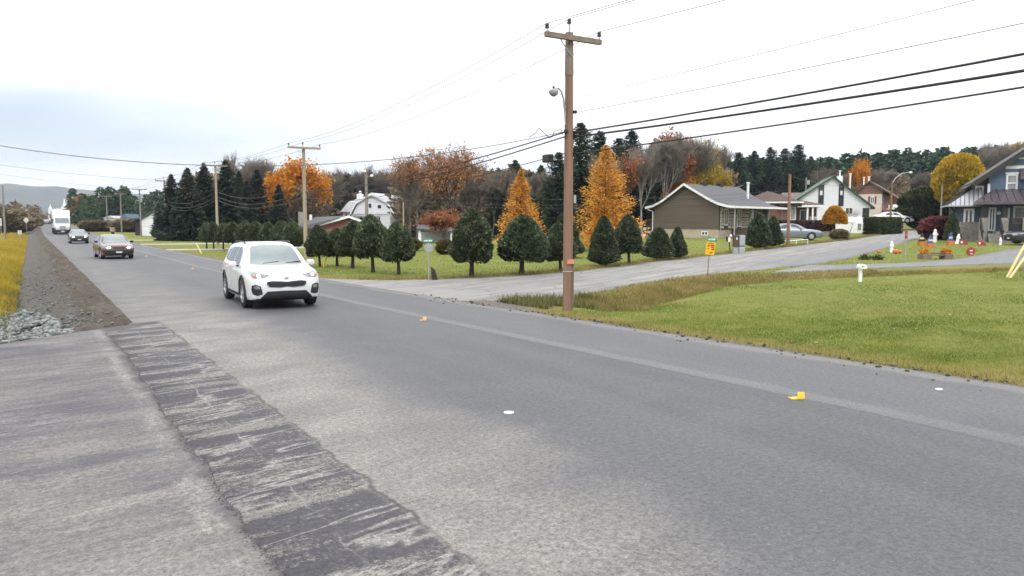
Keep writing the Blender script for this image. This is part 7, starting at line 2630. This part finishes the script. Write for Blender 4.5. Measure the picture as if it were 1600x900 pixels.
a, b_ = GR(1221, 385), GR(1262, 382)
t = thing('white_rail', 'low white pipe rail beside the brown side-road pole', 'rail', a, math.atan2(b_[1] - a[1], b_[0] - a[0]))
LL = math.hypot(b_[0] - a[0], b_[1] - a[1])
MB().tube([(0, 0, .36), (LL, 0, .42)], .035, 8).build('rail', M_white, t, True)
for x in (.02, LL * .55, LL - .02):
    MB().tube([(x, 0, -.1), (x, 0, .40)], .03, 8).build('post', M_white, t, True)
t, d, k, z = at(176.5, 370, 'grey_mailbox', 'grey mailbox on a dark post across the main road', 'mailbox')
hz_ = lambda py: ZY(py, d) - z
MB().b2(-2 * k, 2 * k, -.1, .1, -.1, hz_(361.8)).build('post', M_stump, t)
MB().b2(-3.2 * k, 3 * k, -.2, .25, hz_(362), hz_(355.5)).build('box', M_polep, t, False, .03)
a, b_ = PX(1222, 74), PX(1300, 76)
t = thing('low_stone_wall', 'low grey stone retaining wall below the reddish hedge', 'wall', (a[0], a[1], T1(*a)), math.atan2(b_[1] - a[1], b_[0] - a[0]))
LL = math.hypot(b_[0] - a[0], b_[1] - a[1])
rg = np.random.default_rng(12)
MB().b2(0, LL, .05, .35, -.2, .55).build('wall_core', M_concrete, t)
for r2 in range(3):
    x = 0
    while x < LL:
        w2 = rg.uniform(.3, .55)
        MB().b2(x + .01, min(x + w2 - .01, LL), -.02 - rg.random() * .03, .049, r2 * .185 - .01, r2 * .185 + .165).build('stone', M_gstone, t, False)
        x += w2

# ------------------------------------------------------------------ lane markers on the fresh asphalt
def marker(px, py, label, kind, mt, sz=1.0):
    p, s, z = GR(px, py)
    t_ = thing('lane_marker', label, 'marker', (p, s, z + .032), CAMF + R(8), 'temporary lane markers')
    if kind == 'tab':
        MB().add([(-.12 * sz, -.05, 0), (.07 * sz, -.05, 0), (.07 * sz, .05, 0), (-.12 * sz, .05, 0), (-.12 * sz, -.05, .012), (.07 * sz, -.05, .012), (.07 * sz, .05, .012), (-.12 * sz, .05, .012)],
                 [(0, 3, 2, 1), (4, 5, 6, 7), (0, 1, 5, 4), (1, 2, 6, 5), (2, 3, 7, 6), (3, 0, 4, 7)]).build('base', mt, t_)
        MB().add([(-.03 * sz, -.052, .013), (.08 * sz, -.052, .013), (.085 * sz, -.03, .085), (-.02 * sz, -.03, .085), (-.03 * sz, -.04, .013), (.08 * sz, -.04, .013), (.085 * sz, -.02, .085), (-.02 * sz, -.02, .085)],
                 [(0, 1, 2, 3), (4, 7, 6, 5), (0, 4, 5, 1), (1, 5, 6, 2), (2, 6, 7, 3), (3, 7, 4, 0)]).build('upright', mt, t_)
    else:
        MB().lathe([(.075 * sz, 0), (.075 * sz, .008), (.05 * sz, .013)], (0, 0, 0), 14).build('disc', mt, t_, True)


marker(1246, 627, 'yellow folded lane marker tab on the far lane seam', 'tab', M_yel, .85)
marker(662, 503, 'small orange lane marker on the seam beyond the SUV', 'tab', M_yor, .75)
marker(795, 650, 'white round marker lying in the middle of the near lane', 'disc', M_white, .8)
marker(1467, 613, 'white flat marker in the far lane at right', 'disc', M_white, .6)
marker(301, 422, 'pale orange lane marker left of the white SUV', 'tab', M_yor, .9)
marker(228, 402, 'pale orange lane marker right of the red sedan', 'tab', M_yor, .9)

# ------------------------------------------------------------------ garden figures before the blue house
def flat(poly, k, th, name, mt, par, off=0.0):
    return MB().prism([(a * k, b_ * k) for a, b_ in poly], -th / 2 + off, th / 2 + off).build(name, mt, par)


def ghost(px, py, ht, label, lean=0.0):
    t_, d_, k_, z_ = at(px, py, 'ghost_figure', label, 'ghost figure', None, 'white ghost figures')
    h_ = ht * k_
    MB().lathe([(h_ * .17, -.03), (h_ * .15, h_ * .2), (h_ * .13, h_ * .5), (h_ * .155, h_ * .68), (h_ * .10, h_ * .80), (h_ * .105, h_ * .9), (h_ * .06, h_ * .98), (.005, h_)], (0, 0, 0), 12).build('robe', M_white, t_, True)
    for sg_ in (-1, 1):
        MB().tube([(sg_ * h_ * .12, 0, h_ * .70), (sg_ * h_ * .17, -h_ * .06, h_ * .58), (sg_ * h_ * .06, -h_ * .16, h_ * .55)], [h_ * .05, h_ * .05, h_ * .035], 7).build('sleeve', M_white, t_, True)
    t_.rotation_euler = (0, lean, CAMF)


ghost(1460.5, 379, 21, 'tall white ghost figure before the burgundy shrub')
ghost(1393, 394, 17, 'white ghost figure standing by the side road corner of the lawn')
ghost(1495, 381, 16, 'slim leaning white ghost figure near the blue house steps', R(10))
ghost(1563, 383, 12, 'short white ghost figure under the porch of the blue house')
ghost(1583, 378, 11, 'small tilted white ghost figure beside the dark car', R(25))


def witch(px, py, hat, label):
    t_, d_, k_, z_ = at(px, py, 'witch_cutout', label, 'cutout', None, 'witch cutouts on orange boxes')
    flat([(-5, -.5), (5, -.5), (5, 6.5), (-5, 6.5)], k_, .35, 'orange_box', M_orange, t_)
    flat([(-5.5, 6.6), (5.5, 6.6), (5.0, 8.5), (3.2, 10.2), (-3.2, 10.2), (-5.0, 8.5)], k_, .06, 'shoulders', hat, t_)
    hd = flat([(-2.6, 10.25), (2.6, 10.25), (2.6, 13.2), (-2.6, 13.2)], k_, .05, 'face', M_cream, t_)
    flat([(-4.6, 13.25), (4.6, 13.25), (2.2, 14.8), (.7, 20.5), (-.2, 20.5), (-2.2, 14.8)], k_, .06, 'hat', hat, t_)


witch(1440, 384, M_black, 'black witch cutout on an orange box, leftmost on the lawn')
witch(1453, 387, M_bluep, 'blue witch cutout on an orange box beside the tall ghost')
witch(1485, 383, M_bluep, 'blue witch cutout on an orange box nearer the house steps')


def pumpkin(px, py, r, label):
    t_, d_, k_, z_ = at(px, py, 'pumpkin', label, 'pumpkin', None, 'pumpkins on the lawn')
    rr_ = r * k_
    b3 = MB()
    nu, nv = 24, 9
    for j in range(nv):
        v = math.pi * j / (nv - 1)
        for i in range(nu):
            a = 2 * math.pi * i / nu
            q = rr_ * math.sin(v) * (1 + .07 * math.cos(a * 8)) + .002
            b3.v.append((q * math.cos(a), q * math.sin(a), rr_ * .85 - rr_ * .85 * math.cos(v)))
    for j in range(nv - 1):
        for i in range(nu):
            b3.f.append((j * nu + i, j * nu + (i + 1) % nu, (j + 1) * nu + (i + 1) % nu, (j + 1) * nu + i))
    b3.build('shell', M_orange, t_, True)
    MB().tube([(0, 0, rr_ * 1.6), (rr_ * .1, 0, rr_ * 2.0)], [rr_ * .16, rr_ * .1], 6).build('stem', M_stump, t_)


pumpkin(1399, 396.5, 4.5, 'orange pumpkin beside the ghost on the lawn corner, left of two')
pumpkin(1373.5, 395.5, 2.5, 'little orange pumpkin left of the pair by the corner ghost')
pumpkin(1406, 396, 3.0, 'orange pumpkin beside the ghost on the lawn corner, right of two')


def red_disc(px, py, r, label, dots=True):
    t_, d_, k_, z_ = at(px, py, 'red_garden_cutout', label, 'cutout', None, 'red round garden cutouts')
    r *= k_
    MB().prism([(r * math.cos(a), r * .95 + r * math.sin(a)) for a in np.linspace(0, 6.283, 20, endpoint=False)], -.04, .04).build('disc', M_redp, t_)
    if dots:
        MB().prism([(-.25 * r + .42 * r * math.cos(a), r * .95 + .42 * r * math.sin(a)) for a in np.linspace(0, 6.283, 14, endpoint=False)], -.05, -.041).build('white_patch', M_white, t_)
        MB().prism([(.6 * r, .2 * r), (2.0 * r, 0), (2.2 * r, .6 * r), (1.4 * r, 1.4 * r), (.7 * r, 1.5 * r)], -.03, .03).build('tail_piece', M_redp, t_)
    else:
        MB().b2(-.35 * r, .3 * r, -.05, -.041, 1.0 * r, 1.25 * r).build('white_patch', M_white, t_)
        MB().b2(-.2 * r, .3 * r, -.05, -.041, .3 * r, .5 * r).build('white_patch', M_white, t_)
    MB().b2(-.03, .03, .05, .08, -.2, r * 1.2).build('stake', M_wood, t_)


red_disc(1503, 382.5, 4.2, 'red cutout with white disc left of the steps')
red_disc(1531, 384, 4.2, 'red cutout with white disc right of the steps')
red_disc(1516.5, 399, 6.6, 'round red cutout on the lawn beside the driveway', False)

t, d, k, z = at(1461, 405, 'log_planter_bench', 'plank bench between two brown log planters with orange flowers', 'bench')
for x in (-17, 17):
    o_ = MB().b2((x - 6.5) * k, (x + 6.5) * k, -.3, .3, -.05, 8.5 * k)
    pl = o_.build('planter', M_wood, t, False, .03)
    rg = np.random.default_rng(int(x + 50))
    c_ = np.stack([rg.uniform(-5, 5, 260) * k + x * k, rg.uniform(-.25, .25, 260), 8.5 * k + np.abs(rg.normal(0, 3.6, 260)) * k], 1)
    V = cards(c_, rg.normal(size=(260, 3)) + np.array([0, 0, .8]), .09, .03, rg)
    link('flowers', card_mesh('flowers', V, rg.random(260), LM['orange']), pl)
MB().b2(-10.4 * k, 10.4 * k, -.18, .18, 5.2 * k, 6.6 * k).build('plank', M_wood, t)
MB().b2(-10.4 * k, 10.4 * k, .12, .2, 7.2 * k, 10 * k).build('back_plank', M_wood, t)

# leafy clutter by the pumpkins
for px, lb in ((1351, 'left'), (1371, 'right')):
    t, d, k, z = at(px, 406, 'dark_potted_plant', 'small dark spiky plant on the lawn corner, %s of two' % lb, 'plant', None, 'small spiky plants')
    rg = np.random.default_rng(px)
    c_ = np.stack([rg.normal(0, 4, 200) * k, rg.normal(0, .12, 200), np.abs(rg.normal(0, 3.2, 200)) * k], 1)
    V = cards(c_, rg.normal(size=(200, 3)) + np.array([0, 0, .9]), .12, .025, rg)
    link('leaves', card_mesh('leaves', V, rg.random(200), LM['hedge']), t)
    MB().lathe([(2.2 * k, -.03), (2.8 * k, 3 * k), (2.5 * k, 3 * k), (2.0 * k, .5 * k)], (0, 0, 0), 10).build('pot', M_gcab, t)
# low firewood / garden clutter beside the shed
t, d, k, z = at(1012, 371, 'garden_clutter', 'pale stacked garden clutter beside the brown bungalow', 'clutter')
rg = np.random.default_rng(4)
for i in range(9):
    MB().box((rg.normal(0, .5), rg.normal(0, .3), .12 + rg.random() * .8), tuple(rg.uniform(.15, .4, 3)), rg.random() * 3).build('item', (M_white, M_gcab, M_wood)[i % 3], t, False, .02)
# ------------------------------------------------------------------ haze
m_ = bpy.data.materials.new('haze_air')
m_.use_nodes = True
t_ = m_.node_tree
t_.nodes.clear()
ho = t_.nodes.new('ShaderNodeOutputMaterial')
pv = t_.nodes.new('ShaderNodeVolumePrincipled')
pv.inputs['Color'].default_value = (.66, .80, 1.0, 1)
pv.inputs['Density'].default_value = .00017
pv.inputs['Anisotropy'].default_value = .2
t_.links.new(pv.outputs[0], ho.inputs['Volume'])
mb = MB().b2(-2700, 2700, -200, 3300, -20, 190)
hz = mb.build('haze', m_)
tag(hz, 'thin blue haze veiling the far wooded hills', 'haze')
hz['kind'] = 'stuff'
